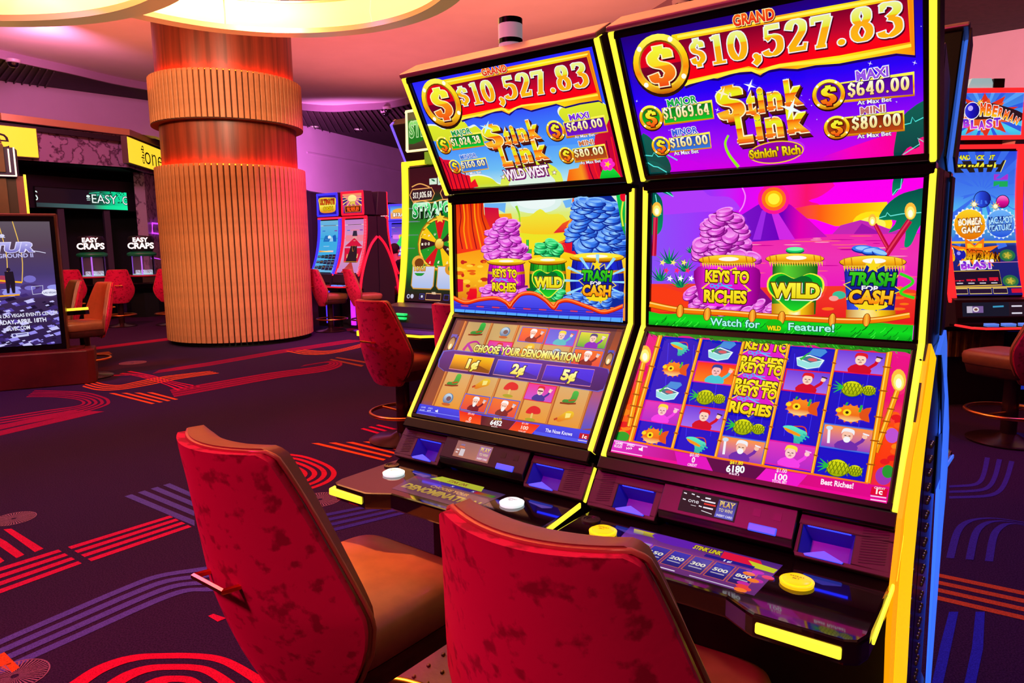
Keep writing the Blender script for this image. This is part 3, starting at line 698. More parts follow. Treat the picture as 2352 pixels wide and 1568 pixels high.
    for x, y in ((-.23, -.365), (.18, -.36)):
        b = B(MB().lathe([(.030, 0), (.031, .006), (.027, .007), (.0265, .004), (.0, .004)], 28), 'bet_button', button, Matrix.Translation((x, y, ZM-.592)), smooth=40)
        MB().lathe([(.0255, .003), (.026, .008), (.023, .0105), (.012, .0115), (0, .012)], 28).build('button_cap', button, b, smooth=40)
        tr, bb = text_tris('REPEAT', .01); mb = MB(); bx, sc = 0, .026/(bb[1]-bb[0])
        for wd, oy in (('REPEAT', .001), ('BET', -.008)):
            tr, b2 = text_tris(wd, .01)
            for q in tr: mb.add([((p[0]-(b2[0]+b2[1])/2)*sc, p[1]*sc+oy, .0125) for p in q], [(0, 1, 2)])
        mb.build('button_lettering', mat('button_ink', (40, 60, 50), .5), b, fix=False)
    b = B(MB().lathe([(.022, 0), (.022, .004), (.017, .005), (.016, .003), (.011, .004), (.01, .002), (0, .003)], 24), 'call_button', DARKM, Matrix.Translation((-.288, -.318, ZM-.592)), smooth=40)
    for x0, x1 in ((-.318, -.19), (.155, .292)):
        B(MB().prism([(-.500, -.602), (-.522, -.605), (-.523, -.622), (-.500, -.634)], x0, x1), 'deck_light', led, bev=.003)
    for sx in ((1,) if side >= 0 else (-1,)):
        xa, xb = sorted((sx*.326, sx*.331))
        B(MB().prism([(-.205, -.515), (-.257, -.589), (-.266, -.583), (-.214, -.509)], xa, xb), 'edge_light', led, bev=.002)
        B(MB().prism([(-.281, -.580), (-.465, -.600), (-.465, -.612), (-.281, -.594)], xa, xb), 'edge_light', led, bev=.002)
    # stand and foot plate
    B(MB().prism([(-.42, -1.37), (-.42, -1.35), (-.16, -1.15), (-.12, -1.15), (-.12, -1.37)], -.315, .315), 'foot_plate', mat('tread_plate', (120, 80, 58), .5, .2, bump=.2, nscale=60.))
    sd = MB(); n1 = Vector((0, -.61, .79))
    for i in range(11):
        for j in range(7):
            c = Vector((-.28+i*.056+(j % 2)*.028, -.40+j*.036, -1.335+j*.0277)); sd.sphere(c, .008, .008, .006, 6, 4)
    if full: g = B(sd, 'tread_stud', MATS['tread_plate'], smooth=60); g['kind'] = 'stuff'
    B(MB().box(-.075, .085, -.126, -.119, -.80, -.70), 'service_plate', mat('dusky_panel', (70, 40, 44), .4), bev=.006)
    if beacon:
        o = B(MB().lathe([(0, .49), (.032, .49), (.032, .535), (.0, .535)], 20), 'beacon', mat('frosted_white', (232, 216, 226), .3, emit=(220, 200, 215), es=.25, sample=False), smooth=40, loc=None)
        o.matrix_local = Matrix.Translation((-.02, -.075, ZM+.045))
        for z0, z1, m_ in ((.535, .547, BLKG), (.547, .585, MATS['frosted_white']), (.585, .60, BLKG)):
            MB().lathe([(0, z0), (.033, z0), (.033, z1), (0, z1)], 20).build('beacon_tier', m_, o, smooth=40)
    if side:
        ML, MR = (mat('orange_side_lamp', (255, 180, 20), .4, emit=(255, 166, 4), es=.95), mat('yellow_side_lamp', (255, 210, 20), .4, emit=(255, 200, 8), es=1.)) if led is YLED else (CLED, CLED)
        # tapering light fin on the side of the stand, split by a seam along its length
        FL_ = [(.012, -.174), (-.035, -.213), (-.085, -.30), (-.166, -.375), (-.245, -.469), (-.292, -.602), (-.292, -.687), (-.276, -.774), (-.26, -1.36)]
        FM_ = [(.012, -.174), (.0, -.22), (-.06, -.305), (-.150, -.378), (-.21, -.474), (-.228, -.604), (-.228, -.69), (-.217, -.80), (-.20, -1.36)]
        FR_ = [(.012, -.174), (.124, -.219), (.074, -.318), (.03, -.41), (.0, -.50), (-.028, -.63), (-.033, -.722), (-.011, -.90), (-.0, -1.36)]
        xa, xb = sorted((side*.322, side*.331))
        if side < 0: FM_ = [FL_[0]]+[(y+.022, z) for y, z in FL_[1:]]; FR_ = [FL_[0], (.124, -.219), (.02, -.232)]+[(y+.024, z) for y, z in FL_[2:]]
        B(MB().prism(FL_+FM_[:0:-1], xa, xb), 'light_fin', ML)
        B(MB().prism([(y+.004, z) for y, z in FM_]+FR_[:0:-1], xa, xb), 'light_fin', MR)
        B(MB().prism([(-.035, -.2), (-.06, -.5), (-.045, -1.36), (.145, -1.36), (.145, -.2)], *sorted((side*.316, side*.321))), 'studded_panel', mat('side_panel_black', (20, 14, 26), .25), bev=.002)
        st = MB()
        for i in range(26):
            for j in range(3):
                st.sphere((side*.321, .022+j*.018+(i % 2)*.006, -.45-i*.035), .005, .005, .007, 6, 4)
        g = B(st, 'panel_stud', mat('steel_stud', (220, 190, 150), .2, .9), smooth=60); g['kind'] = 'stuff'
    return t
# ================================================================ STOOLS
VELV = mat('crimson_velvet', (212, 26, 84), .85, noise=.8, nscale=30., bump=.1, dark=(150, 14, 54), spec=.2)
VELV.node_tree.nodes['Principled BSDF'].inputs['Sheen Weight'].default_value = .35
VELV.node_tree.nodes['Principled BSDF'].inputs['Sheen Tint'].default_value = (*lin((255, 70, 110)), 1)
_rp = [x for x in VELV.node_tree.nodes if x.type == 'VALTORGB'][0]; _rp.color_ramp.elements[0].position = .36; _rp.color_ramp.elements[1].position = .46
LEATH = mat('brown_leather', (150, 84, 62), .36, noise=.12, nscale=30., bump=.06)
PIPE = mat('bronze_piping', (190, 110, 80), .35, .2)
GOLD = mat('polished_gold', (246, 170, 80), .28, 1.)
BRNZ = mat('dark_bronze_base', (70, 42, 44), .25, .7)
SKIRT = mat('maroon_suede', (84, 16, 26), .85, noise=.4, nscale=14.)
ROWS = [(.43, .09, -.178, .025), (.437, .13, -.181, .033), (.52, .20, -.222, .075), (.60, .238, -.254, .112), (.66, .252, -.273, .126), (.69, .253, -.282, .128), (.73, .243, -.291, .124), (.84, .213, -.308, .102), (.93, .187, -.322, .084), (1.0, .167, -.333, .066), (1.027, .157, -.337, .058), (1.037, .140, -.339, .048)]
def back_pt(u, v, k=1., dy=0.):
    x = v*(len(ROWS)-1); i = min(int(x), len(ROWS)-2); f = x-i
    z, w, y, c = [a+(b-a)*f for a, b in zip(ROWS[i], ROWS[i+1])]
    return (u*w*k, y+c*u*u*k*k+dy, z)
def shell(k, d0, d1, nu=14, nv=20, puff=0., zsh=0.):
    mb = MB(); n = nu+1
    A = [back_pt(2*i/nu-1, j/nv, k, d0) for j in range(nv+1) for i in range(n)]
    Bp = []
    for j in range(nv+1):
        for i in range(n):
            u = 2*i/nu-1; v = j/nv; p = back_pt(u*.97, v*.985+.006, k, d1 if not puff else d0+(d1-d0)*(.25+.75*math.sin(PI*min(1., v*.62+.12))))
            e = (1-u**4)*(1-(2*v-1)**6); Bp.append((p[0], p[1]+puff*e, p[2]))
    vs = [(p[0], p[1], p[2]+zsh) for p in A+Bp]; m_ = len(A); fs = []
    for j in range(nv):
        for i in range(nu):
            a = j*n+i; fs += [(a, a+1, a+n+1, a+n), (m_+a, m_+a+n, m_+a+n+1, m_+a+1)]
    for i in range(nu): fs += [(i, m_+i, m_+i+1, i+1), (nv*n+i, nv*n+i+1, m_+nv*n+i+1, m_+nv*n+i)]
    for j in range(nv): fs += [(j*n, (j+1)*n, m_+(j+1)*n, m_+j*n), (j*n+nu, m_+j*n+nu, m_+(j+1)*n+nu, (j+1)*n+nu)]
    return mb.add(vs, fs)
def sup(n, a, b, e, cy): return [(a*math.copysign(abs(math.cos(2*PI*i/n))**e, math.cos(2*PI*i/n)), cy+b*math.copysign(abs(math.sin(2*PI*i/n))**e, math.sin(2*PI*i/n))) for i in range(n)]
def cushion(levels, n=40, e=.42, cy=.02):
    mb = MB(); vs = []; L = len(levels)
    for z, a, b, cr in levels:
        for x, y in sup(n, a, b, e, cy): vs.append((x, y, z))
    fs = [(j*n+i, j*n+(i+1) % n, (j+1)*n+(i+1) % n, (j+1)*n+i) for j in range(L-1) for i in range(n)]
    fs += [tuple(range(n-1, -1, -1)), tuple((L-1)*n+i for i in range(n))]
    return mb.add(vs, fs)
def make_stool(label, loc, rz):
    t = thing('casino_stool', label, 'stool', loc, rz, 'crimson casino stools')
    sh_ = shell(1., 0, .022).build('back_shell', VELV, t, smooth=50)
    shell(.945, .024, .066, puff=.03, zsh=.007).build('back_pad', LEATH, t, smooth=50)
    edge = [back_pt(-1, v/30, 1., .023) for v in range(31)]+[back_pt(u/8, 1, 1., .023) for u in range(-7, 8)]+[back_pt(1, 1-v/30, 1., .023) for v in range(31)]
    MB().tube(edge, .005, 6).build('piping', PIPE, t, smooth=60)
    hz = .755; yb = -.294
    MB().tube([(-.058, yb+.012, hz), (-.058, yb-.028, hz+.004), (.052, yb-.028, hz+.004), (.052, yb+.012, hz)], .0065, 6).build('pull_handle', GOLD, t, smooth=30)
    cushion([(.535, .200, .205, 0), (.545, .212, .215, 0), (.60, .216, .22, 0), (.622, .208, .212, 0), (.634, .185, .19, 0), (.640, .12, .12, 0)], 48, .30, .04).build('seat', LEATH, t, smooth=60)
    cushion([(.46, .16, .16, 0), (.475, .19, .195, 0), (.535, .203, .208, 0)], 48, .30, .035).build('seat_skirt', SKIRT, t, smooth=60)
    MB().cyl((0, 0), .05, .03, .46, 20).build('column', BRNZ, t, smooth=40)
    rg = [(.25*math.cos(2*PI*i/40), .02+.25*math.sin(2*PI*i/40), .21) for i in range(40)]
    fr = MB().tube(rg, .013, 8, True)
    fr.tube([(.05, 0, .21), (.25, .02, .21)], .009, 6); fr.tube([(-.05, 0, .21), (-.25, .02, .21)], .009, 6)
    fr.build('foot_ring', GOLD, t, smooth=50)
    MB().lathe([(0, 0), (.25, 0), (.255, .012), (.23, .022), (.1, .035), (.06, .06), (0, .06)], 40).build('base', BRNZ, t, smooth=35)
    return t
YAW = -.645
def mloc(X, Y, x, y, yaw=YAW): return (X+x*math.cos(yaw)-y*math.sin(yaw), Y+x*math.sin(yaw)+y*math.cos(yaw), 0)
ML_, MR_ = (.0672, 2.0645), (.5985, 1.6402)
def dup(src, label, loc, rz):
    c = copy_tree(src); c['label'] = label; c.location = loc; c.rotation_euler = (0, 0, rz); return c
stool0 = make_stool('crimson stool with brown seat in front of the left near slot machine', mloc(*ML_, -.074, -.683), -.662)
dup(stool0, 'crimson stool closest to the viewer, in front of the right near slot machine', mloc(*MR_, -.027, -.665), -.595)
# ================================================================ SCREEN PICTURES
def _at(s, cx, cy, k=1.):
    o = s.m((cx, cy)); ex = s.m((cx+5, cy))-o; ey = s.m((cx, cy+5))-o
    sc = math.sqrt(abs(ex[0]*ey[1]-ex[1]*ey[0]))/5*k
    s.sv = (s.H, s.vw, s.stack); s.H = np.array([[sc, 0, o[0]], [0, sc, o[1]], [0, 0, 1.]]); s.vw = np.eye(3); s.stack = [np.eye(3)]; return s
def _end(s): s.H, s.vw, s.stack = s.sv; return s
Art.at = _at; Art.end = _end
def inpoly(x, y, P):
    c = False; j = len(P)-1
    for i in range(len(P)):
        if (P[i][1] > y) != (P[j][1] > y) and x < (P[j][0]-P[i][0])*(y-P[i][1])/(P[j][1]-P[i][1])+P[i][0]: c = not c
        j = i
    return c
GLD = [(0, (255, 250, 90)), (.35, (255, 214, 20)), (.6, (250, 140, 10)), (.8, (255, 200, 30)), (1, (190, 80, 0))]
GLD2 = [(0, (240, 250, 60)), (.48, (250, 220, 30)), (.5, (250, 150, 20)), (1, (240, 70, 20))]
NUM = [(0, (240, 246, 150)), (.3, (232, 232, 40)), (.32, (252, 170, 20)), (1, (252, 190, 10))]
LOGO = [(0, (255, 120, 20)), (.2, (236, 240, 30)), (.48, (240, 220, 20)), (.5, (240, 80, 10)), (.62, (255, 150, 20)), (.8, (250, 190, 40)), (1, (225, 30, 20))]
CREAM = (255, 250, 226)
PINKC = ((255, 170, 250), (225, 70, 215), (130, 10, 130)); BLUC = ((150, 205, 255), (50, 120, 240), (10, 40, 150)); GRNC = ((120, 255, 170), (20, 200, 100), (0, 100, 50))
def coin(A, x, y, r, face, big=False):
    A.at(x, y); A.ell(0, r*.06, r*1.04, r*1.06, (40, 16, 10), n=28); A.ell(0, 0, r, r, GLD, n=30)
    for a in (.6, 2.4, 3.9, 5.3): A.ell(r*.9*math.cos(a), r*.9*math.sin(a), r*.09, r*.09, (255, 255, 236), n=8)
    A.ell(0, 0, r*.80, r*.80, [(0, (120, 40, 0)), (1, (255, 220, 60))], n=28)
    A.ell(0, 0, r*.74, r*.74, face, n=28)
    A.nib('$', (-r*.52, r*.66), (r*.52, r*.66), r*1.22, GLD2, .21, .10, ((255, 240, 190) if big else (90, 30, 0), .03), (60, 0, 10))
    A.end()
def pile(A, outline, C, r, n, seed, sq=.45):
    rd = random.Random(seed); xs = [p[0] for p in outline]; ys = [p[1] for p in outline]
    A.poly(outline, C[2]); P = []
    while len(P) < n:
        x, y = rd.uniform(min(xs), max(xs)), rd.uniform(min(ys), max(ys))
        if inpoly(x, y, outline): P.append((x, y))
    P.sort(key=lambda p: -p[1])
    for i, (x, y) in enumerate(P):
        w = rd.uniform(-.5, .4); k = rd.uniform(.25, .95) if i % 4 == 0 else rd.uniform(.3, .5); t = r*.32
        A.ell(x, y+t+r*.06, r*1.06, r*k*1.12, C[2], w, 14); A.ell(x, y+t, r, r*k, ('h', [(0, C[1]), (.3, C[0]), (.6, C[1]), (1, C[2])]), w, 14); A.ell(x, y, r, r*k, [(0, C[0]), (1, C[1])], w, 14)
        A.ell(x, y, r*.72, r*k*.68, C[1], w, 12); A.ell(x, y+r*.03, r*.68, r*k*.62, [(0, C[1]), (1, C[0])], w, 12)
def jackpot(A, lab, la, lb, lh, lc, box, fill, val, va, vb, vh, cx, cy, cr, at=None, ah=26):
    A.poly([(p[0], p[1]) for p in box], (30, 10, 20)); A.poly(box, GLD)
    c = np.mean(np.array(box), 0); ib = [tuple(c+(np.array(p)-c)*np.array((.955, .80))) for p in box]
    A.poly(ib, fill); A.text(lab, la, lb, lh, lc, .035, ((255, 250, 245), .06), sh=(20, 10, 60))
    A.nib(val, va, vb, vh, [(0, (255, 255, 240)), (.5, (250, 236, 170)), (1, (240, 200, 110))], .2, .09, ((60, 20, 10), .035))
    coin(A, cx, cy, cr, fill)
    if at: A.text('At Max Bet', at[0], at[1], ah, (246, 244, 250), .02, ((40, 30, 110), .05))
def logo(A, dollar, letters, hs):        # slab lettering set letter by letter: (glyph, x0, x1, y, cap height, tilt)
    sh = (86, 24, 10)
    def draw(dx, dy, col, off, nw, slab, out=None):
        a, b, h = dollar; A.nib('$', (a[0]+dx, a[1]+dy), (b[0]+dx, b[1]+dy), h, col, .24+nw, .11+nw, out and (out[0], .028), nx=1.)
        for g, x0, x1, y, hh, tl in letters:
            A.text(g, (x0+dx, y+dy), (x1+dx, y-tl+dy), hh, col, off, out)
            if g in 'tiLnk': A.line([(x0-10+dx, y-8+dy), (x0+(x1-x0)*(.8 if g in 'tiL' else .5)+dx, y-8-tl*.6+dy)], slab, col if isinstance(col, tuple) else (250, 120, 20))
    for d in (hs, hs*.6, hs*.25): draw(d*.9, d, sh if d < hs else (40, 8, 30), .10, .07, 34)
    draw(0, 0, (255, 244, 200), .075, .05, 30); draw(0, 0, LOGO, .04, 0, 18)
def spark(A, x, y, r, c=(250, 250, 255)): A.star(x, y, r*.22, r, 4, c, .3)
def wave(p0, p1, n, amp, seed=1):
    rd = random.Random(seed); return [(p0[0]+(p1[0]-p0[0])*i/n, p0[1]+(p1[1]-p0[1])*i/n+amp*(rd.random()-.5)*2) for i in range(n+1)]
RED_B = [(0, (120, 0, 40)), (.45, (190, 6, 44)), (.8, (250, 0, 20)), (1, (250, 0, 20))]
# ---- left machine, topper
def art_l_top():
    A = Art(SW, SH, ((941.3, 185.4), (1363.9, 101.8), (1434.2, 409.5), (1036.3, 438)), (920, 80, 4.127))
    A.full([(0, (44, 34, 255)), (.35, (50, 70, 250)), (.6, (66, 140, 250)), (.85, (110, 190, 245)), (1, (190, 235, 235))])
    LIME = [(0, (226, 236, 40)), (.6, (212, 222, 44)), (1, (190, 226, 90))]
    for P in ([(240, 880), (330, 868), (420, 900), (540, 815), (610, 840), (650, 890), (710, 872), (770, 920), (860, 980), (900, 1060), (500, 1010), (300, 1010)], [(1505, 740), (1550, 692), (1690, 655), (1860, 640), (1965, 690), (2010, 800), (1990, 900), (1620, 860), (1530, 800)], [(650, 1372), (740, 1345), (860, 1372), (920, 1420), (990, 1450), (740, 1470)]):
        A.poly([(x-14, y-16) for x, y in P], (235, 245, 245), 4); A.poly(P, LIME, 4)
    A.poly([(360, 1010), (900, 1015), (2000, 900), (2040, 1000), (1500, 1060), (960, 1060)], (74, 146, 250), 3)
    A.ell(1245, 1420, 300, 215, [(0, (220, 236, 30)), (1, (226, 240, 120))], -.1); A.ell(1250, 1450, 230, 150, (224, 242, 226), -.1)
    A.poly([(350, 1150), (400, 1190), (470, 1195), (500, 1280), (590, 1330), (655, 1345), (668, 1410), (705, 1375), (738, 1450), (470, 1500)], [(0, (215, 10, 50)), (1, (245, 20, 30))])
    for k in range(5): A.line([(400+k*38, 1210+k*22), (450+k*40, 1320), (500+k*40, 1490)], 9, (110, 0, 40))
    A.poly([(1580, 1400), (1600, 1290), (1690, 1275), (1700, 1240), (1830, 1110), (1850, 960), (1930, 930), (1990, 790), (2040, 960), (2100, 1200), (2140, 1390)], ('h', [(0, (250, 90, 10)), (.3, (250, 150, 30)), (.4, (230, 20, 40)), (1, (190, 0, 60))]))
    for k in range(6): A.line([(1760+k*48, 1160-k*36), (1800+k*52, 1300), (1840+k*52, 1400)], 11, (250, 30, 30) if k % 2 else (120, 0, 50))
    A.poly([(1905, 1400), (1920, 1290), (1990, 1268), (2050, 1310), (2095, 1400)], [(0, (20, 230, 60)), (1, (0, 160, 30))], 3)
    for k in range(6): A.ell(1965+42*math.cos(k*1.05), 1240+38*math.sin(k*1.05), 28, 28, (255, 40, 200), n=10)
    A.star(1965, 1240, 14, 36, 5, (250, 220, 20))
    O = [(385, 425), (1797, 150), (1916, 648), (1880, 628), (1700, 655), (1560, 690), (1480, 660), (1340, 695), (1240, 722), (1150, 695), (1085, 705), (1030, 757), (960, 724), (860, 735), (760, 782), (680, 775), (575, 815), (430, 600)]
    A.poly([(x+8, y+16) for x, y in O], (24, 10, 110)); A.poly(O, ('h', [(0, (250, 220, 20)), (.5, (255, 150, 10)), (.7, (255, 230, 20)), (1, (250, 150, 10))]))
    A.line([(560, 800), (760, 760), (960, 706), (1030, 735), (1150, 678), (1480, 640), (1890, 575)], 20, (255, 240, 70), 4)
    A.line([(400, 448), (1782, 186)], 16, (255, 246, 90)); A.line([(1782, 190), (1896, 620)], 16, (240, 130, 10))
    A.poly([(430, 480), (1772, 212), (1868, 556), (1480, 632), (1150, 668), (1030, 712), (960, 690), (580, 768)], RED_B)
    A.text('GRAND', (775, 388), (1015, 345), 68, [(0, (255, 90, 20)), (1, (220, 0, 30))], .04, ((255, 240, 180), .05), sh=(90, 0, 0))
    A.nib('$', (560, 672), (668, 655), 175, NUM, .19, .08, ((240, 240, 246), .05), (70, 0, 20))
    A.nib('10,527.83', (690, 668), (1808, 492), 236, NUM, .18, .07, ((238, 240, 244), .034), (70, 0, 20))
    coin(A, 378, 645, 205, [(0, (230, 0, 20)), (.5, (220, 0, 30)), (.52, (120, 0, 40)), (1, (60, 0, 30))], True)
    jackpot(A, 'MAJOR', (490, 965), (672, 933), 50, (10, 150, 60), [(455, 970), (768, 922), (804, 1062), (488, 1105)], [(0, (0, 110, 30)), (1, (0, 200, 50))], '$1,024.38', (490, 1062), (768, 1028), 74, 405, 1050, 74)
    jackpot(A, 'MINOR', (572, 1186), (726, 1165), 40, (50, 110, 220), [(570, 1204), (808, 1168), (840, 1280), (590, 1318)], [(0, (40, 70, 190)), (1, (60, 130, 230))], '$160.00', (585, 1275), (812, 1245), 60, 515, 1255, 60, ((620, 1338), (772, 1320)))
    jackpot(A, 'MAXI', (1612, 818), (1798, 790), 55, (120, 40, 220), [(1545, 838), (1938, 766), (1975, 932), (1580, 992)], [(0, (70, 0, 150)), (1, (120, 20, 210))], '$640.00', (1590, 930), (1932, 880), 86, 1475, 915, 92, ((1660, 992), (1852, 965)), 28)
    jackpot(A, 'MINI', (1703, 1062), (1842, 1042), 45, (200, 110, 60), [(1635, 1090), (1942, 1042), (1976, 1184), (1660, 1224)], [(0, (110, 40, 10)), (1, (190, 80, 30))], '$80.00', (1662, 1172), (1940, 1140), 76, 1580, 1150, 74, ((1715, 1238), (1908, 1216)), 28)
    logo(A, ((840, 1085), (995, 1062), 225), [('t', 1008, 1066, 1040, 168, 6), ('i', 1082, 1122, 1030, 172, 6), ('n', 1138, 1222, 1010, 165, 12), ('k', 1240, 1345, 985, 172, 16), ('L', 985, 1080, 1248, 190, 10), ('i', 1104, 1146, 1228, 178, 6), ('n', 1166, 1268, 1212, 178, 12), ('k', 1296, 1425, 1186, 178, 16)], 26)
    spark(A, 822, 880, 70, (200, 250, 255))
    A.text('WILD WEST', (1008, 1378), (1428, 1325), 88, [(0, (255, 255, 255)), (.5, (246, 226, 240)), (1, (255, 250, 250))], .04, ((110, 0, 90), .07), sh=(120, 30, 120))
    for x, y in ((982, 1352), (1468, 1310)): A.star(x, y, 12, 30, 5, (110, 0, 90), -.3); A.star(x, y, 8, 21, 5, (255, 250, 240), -.3)
    return A
# ---- right machine, topper
def art_r_top():
    A = Art(SW, SH, ((1418.9, 79.3), (2115.5, -57), (2121.3, 357), (1497, 400.7)), (1390, 0, 2.94))
    A.full([(0, (34, 0, 110)), (.3, (24, 0, 200)), (.45, (36, 0, 246)), (.62, (100, 0, 246)), (.8, (160, 10, 245)), (1, (214, 0, 230))])
    A.poly([(1380, 1130), (1500, 1060), (1700, 990), (2000, 890), (2160, 860), (2160, 1070)], ('h', [(0, (180, 10, 235)), (.4, (250, 0, 190)), (1, (255, 0, 120))]))
    A.poly([(440, 1140), (520, 1085), (640, 1100), (700, 1150), (500, 1170)], (205, 0, 235), 4)
    rd = random.Random(5)
    for k in range(46):
        x, y = rd.uniform(150, 2130), rd.uniform(60, 900); spark(A, x, y, rd.choice((6, 8, 10, 18)), (236, 226, 255))
    TEAL = [(0, (0, 96, 84)), (1, (0, 62, 64))]
    for P, E in (([(250, 920), (310, 930), (370, 1000), (440, 1080), (450, 1170), (300, 1190)], [(280, 1050), (330, 1055), (340, 1030), (370, 1060), (410, 1055), (420, 1040), (500, 1085)]), ([(2170, 715), (2060, 750), (1990, 830), (1960, 950), (1950, 1070), (2000, 1060), (2060, 1000), (2170, 1050)], [(2020, 855), (2060, 845), (2070, 805), (2090, 835), (2160, 800)]), ([(295, 1095), (400, 1190), (440, 1160), (370, 1100)], [(300, 1100), (340, 1125), (370, 1130), (430, 1165)])):
        A.poly(P, TEAL, 3); A.line(E, 7, (80, 230, 220))
    A.poly([(2110, 950), (2160, 930), (2160, 1045), (2010, 1060), (2120, 1000)], (255, 20, 130)); A.line([(2010, 1055), (2120, 985), (2105, 945), (2155, 975)], 6, (100, 226, 210))
    A.line([(842, 918), (822, 975), (850, 1050), (915, 1132)], 14, (150, 240, 30), 5, taper=20)
    O = [(440, 232), (2070, -48), (2084, 390), (1960, 376), (1700, 418), (1580, 440), (1420, 450), (1300, 474), (1180, 468), (1095, 482), (1050, 514), (990, 488), (880, 494), (760, 533), (680, 528), (540, 584), (470, 420)]
    A.poly([(x+6, y+16) for x, y in O], (18, 0, 100)); A.poly(O, ('h', [(0, (250, 220, 20)), (.5, (255, 160, 10)), (.7, (255, 236, 20)), (1, (255, 150, 10))]))
    A.line([(545, 566), (760, 514), (960, 474), (1050, 492), (1180, 450), (1580, 412), (2060, 322)], 22, (255, 240, 60), 4)
    A.line([(480, 245), (2050, -24)], 18, (255, 246, 90)); A.line([(2048, -30), (2072, 360)], 20, (250, 140, 10))
    A.poly([(490, 268), (2030, 2), (2052, 300), (1580, 386), (1180, 436), (1050, 470), (970, 452), (560, 540)], RED_B)
    A.text('GRAND', (862, 178), (1142, 132), 76, [(0, (255, 100, 20)), (1, (225, 0, 20))], .04, ((255, 236, 160), .05), sh=(90, 0, 0))
    A.nib('$', (585, 450), (692, 432), 178, NUM, .19, .08, ((240, 240, 246), .05), (70, 0, 20))
    A.nib('10,527.83', (715, 442), (2012, 248), 222, NUM, .18, .07, ((240, 242, 246), .034), (70, 0, 20))
    coin(A, 370, 433, 198, [(0, (230, 0, 20)), (.5, (220, 0, 30)), (.52, (120, 0, 40)), (1, (60, 0, 30))], True)
    jackpot(A, 'MAJOR', (428, 722), (628, 693), 48, (10, 170, 70), [(385, 732), (726, 676), (746, 806), (405, 850)], [(0, (0, 110, 30)), (1, (0, 200, 40))], '$1,069.64', (402, 806), (718, 774), 78, 315, 795, 82)
    jackpot(A, 'MINOR', (465, 918), (637, 898), 42, (50, 90, 220), [(440, 934), (716, 892), (732, 1004), (448, 1034)], [(0, (30, 60, 180)), (1, (50, 120, 220))], '$160.00', (455, 1000), (712, 975), 66, 388, 985, 64, ((480, 1050), (646, 1033)), 26)
    jackpot(A, 'MAXI', (1698, 558), (1912, 525), 66, (150, 80, 230), [(1585, 568), (2082, 497), (2086, 662), (1605, 704)], [(0, (70, 0, 150)), (1, (110, 10, 200))], '$640.00', (1640, 665), (2055, 620), 94, 1512, 648, 106, ((1705, 718), (1934, 695)), 28)
    jackpot(A, 'MINI', (1728, 782), (1892, 764), 46, (190, 110, 110), [(1615, 800), (2016, 756), (2022, 895), (1635, 930)], [(0, (110, 30, 10)), (1, (190, 70, 20))], '$80.00', (1670, 885), (2000, 858), 86, 1570, 868, 82, ((1708, 943), (1934, 922)), 28)
    logo(A, ((795, 822), (958, 798), 230), [('t', 972, 1034, 772, 160, 6), ('i', 1050, 1094, 758, 166, 6), ('n', 1112, 1210, 742, 160, 12), ('k', 1232, 1352, 716, 166, 18), ('L', 915, 1018, 962, 188, 12), ('i', 1040, 1086, 940, 176, 6), ('n', 1106, 1222, 926, 176, 14), ('k', 1250, 1395, 900, 176, 18)], 24)
    spark(A, 800, 630, 50, (255, 240, 200)); spark(A, 1265, 740, 80, (240, 255, 255)); spark(A, 985, 580, 46)
    A.at(1165, 1030); A.ell(0, 0, 180, 78, (250, 200, 40), -.04, 30); A.ell(0, 0, 172, 70, (150, 0, 170), -.04, 30); A.end()
    A.text("Stinkin' Rich", (995, 1072), (1335, 1038), 58, [(0, (250, 250, 60)), (.5, (236, 200, 10)), (1, (200, 140, 10))], .04, ((90, 50, 0), .05))
    return A
def keys(A, x, y, s):
    A.at(x, y, s); A.star(0, 0, 118, 168, 9, (250, 220, 40), .2, .78); A.star(0, 0, 108, 150, 9, (224, 20, 200), .2, .78)
    A.text('KEYS TO', (-140, -28), (146, -22), 70, [(0, (255, 240, 40)), (1, (240, 200, 10))], .05, ((60, 20, 0), .06))
    A.line([(-80, 0), (40, -4)], 9, (80, 160, 255)); A.line([(-30, -6), (100, 42)], 9, (90, 190, 255))
    for cx, cy in ((-92, 0), (-62, 8), (-40, -8)): A.ell(cx, cy, 17, 13, (80, 160, 255), n=12); A.ell(cx, cy, 9, 6, (224, 20, 200), n=10)
    for d in (0, 18): A.line([(80+d, 36), (76+d, 54)], 7, (90, 190, 255))
    A.text('RICHES', (-146, 104), (136, 106), 74, [(0, (255, 240, 40)), (1, (240, 200, 10))], .05, ((60, 20, 0), .06)); A.end()
def trash(A, x, y, s):
    A.at(x, y, s); A.star(0, 0, 132, 190, 10, (250, 224, 30), .1, .95); A.star(0, 0, 124, 178, 10, (16, 30, 150), .1, .95)
    A.ell(0, 118, 110, 40, (250, 220, 30)); A.star(0, -150, 24, 54, 5, (250, 220, 30), -.3)
    A.text('TRASH', (-150, -18), (150, -18), 86, [(0, (60, 210, 30)), (1, (20, 160, 20))], .05, ((6, 20, 40), .06), .15)
    A.text('FOR', (-66, 22), (50, 22), 34, (240, 240, 250), .04, ((20, 20, 60), .08))
    A.text('CASH', (-146, 108), (140, 108), 86, [(0, (255, 220, 40)), (1, (250, 130, 10))], .05, ((60, 10, 10), .06), .1); A.end()
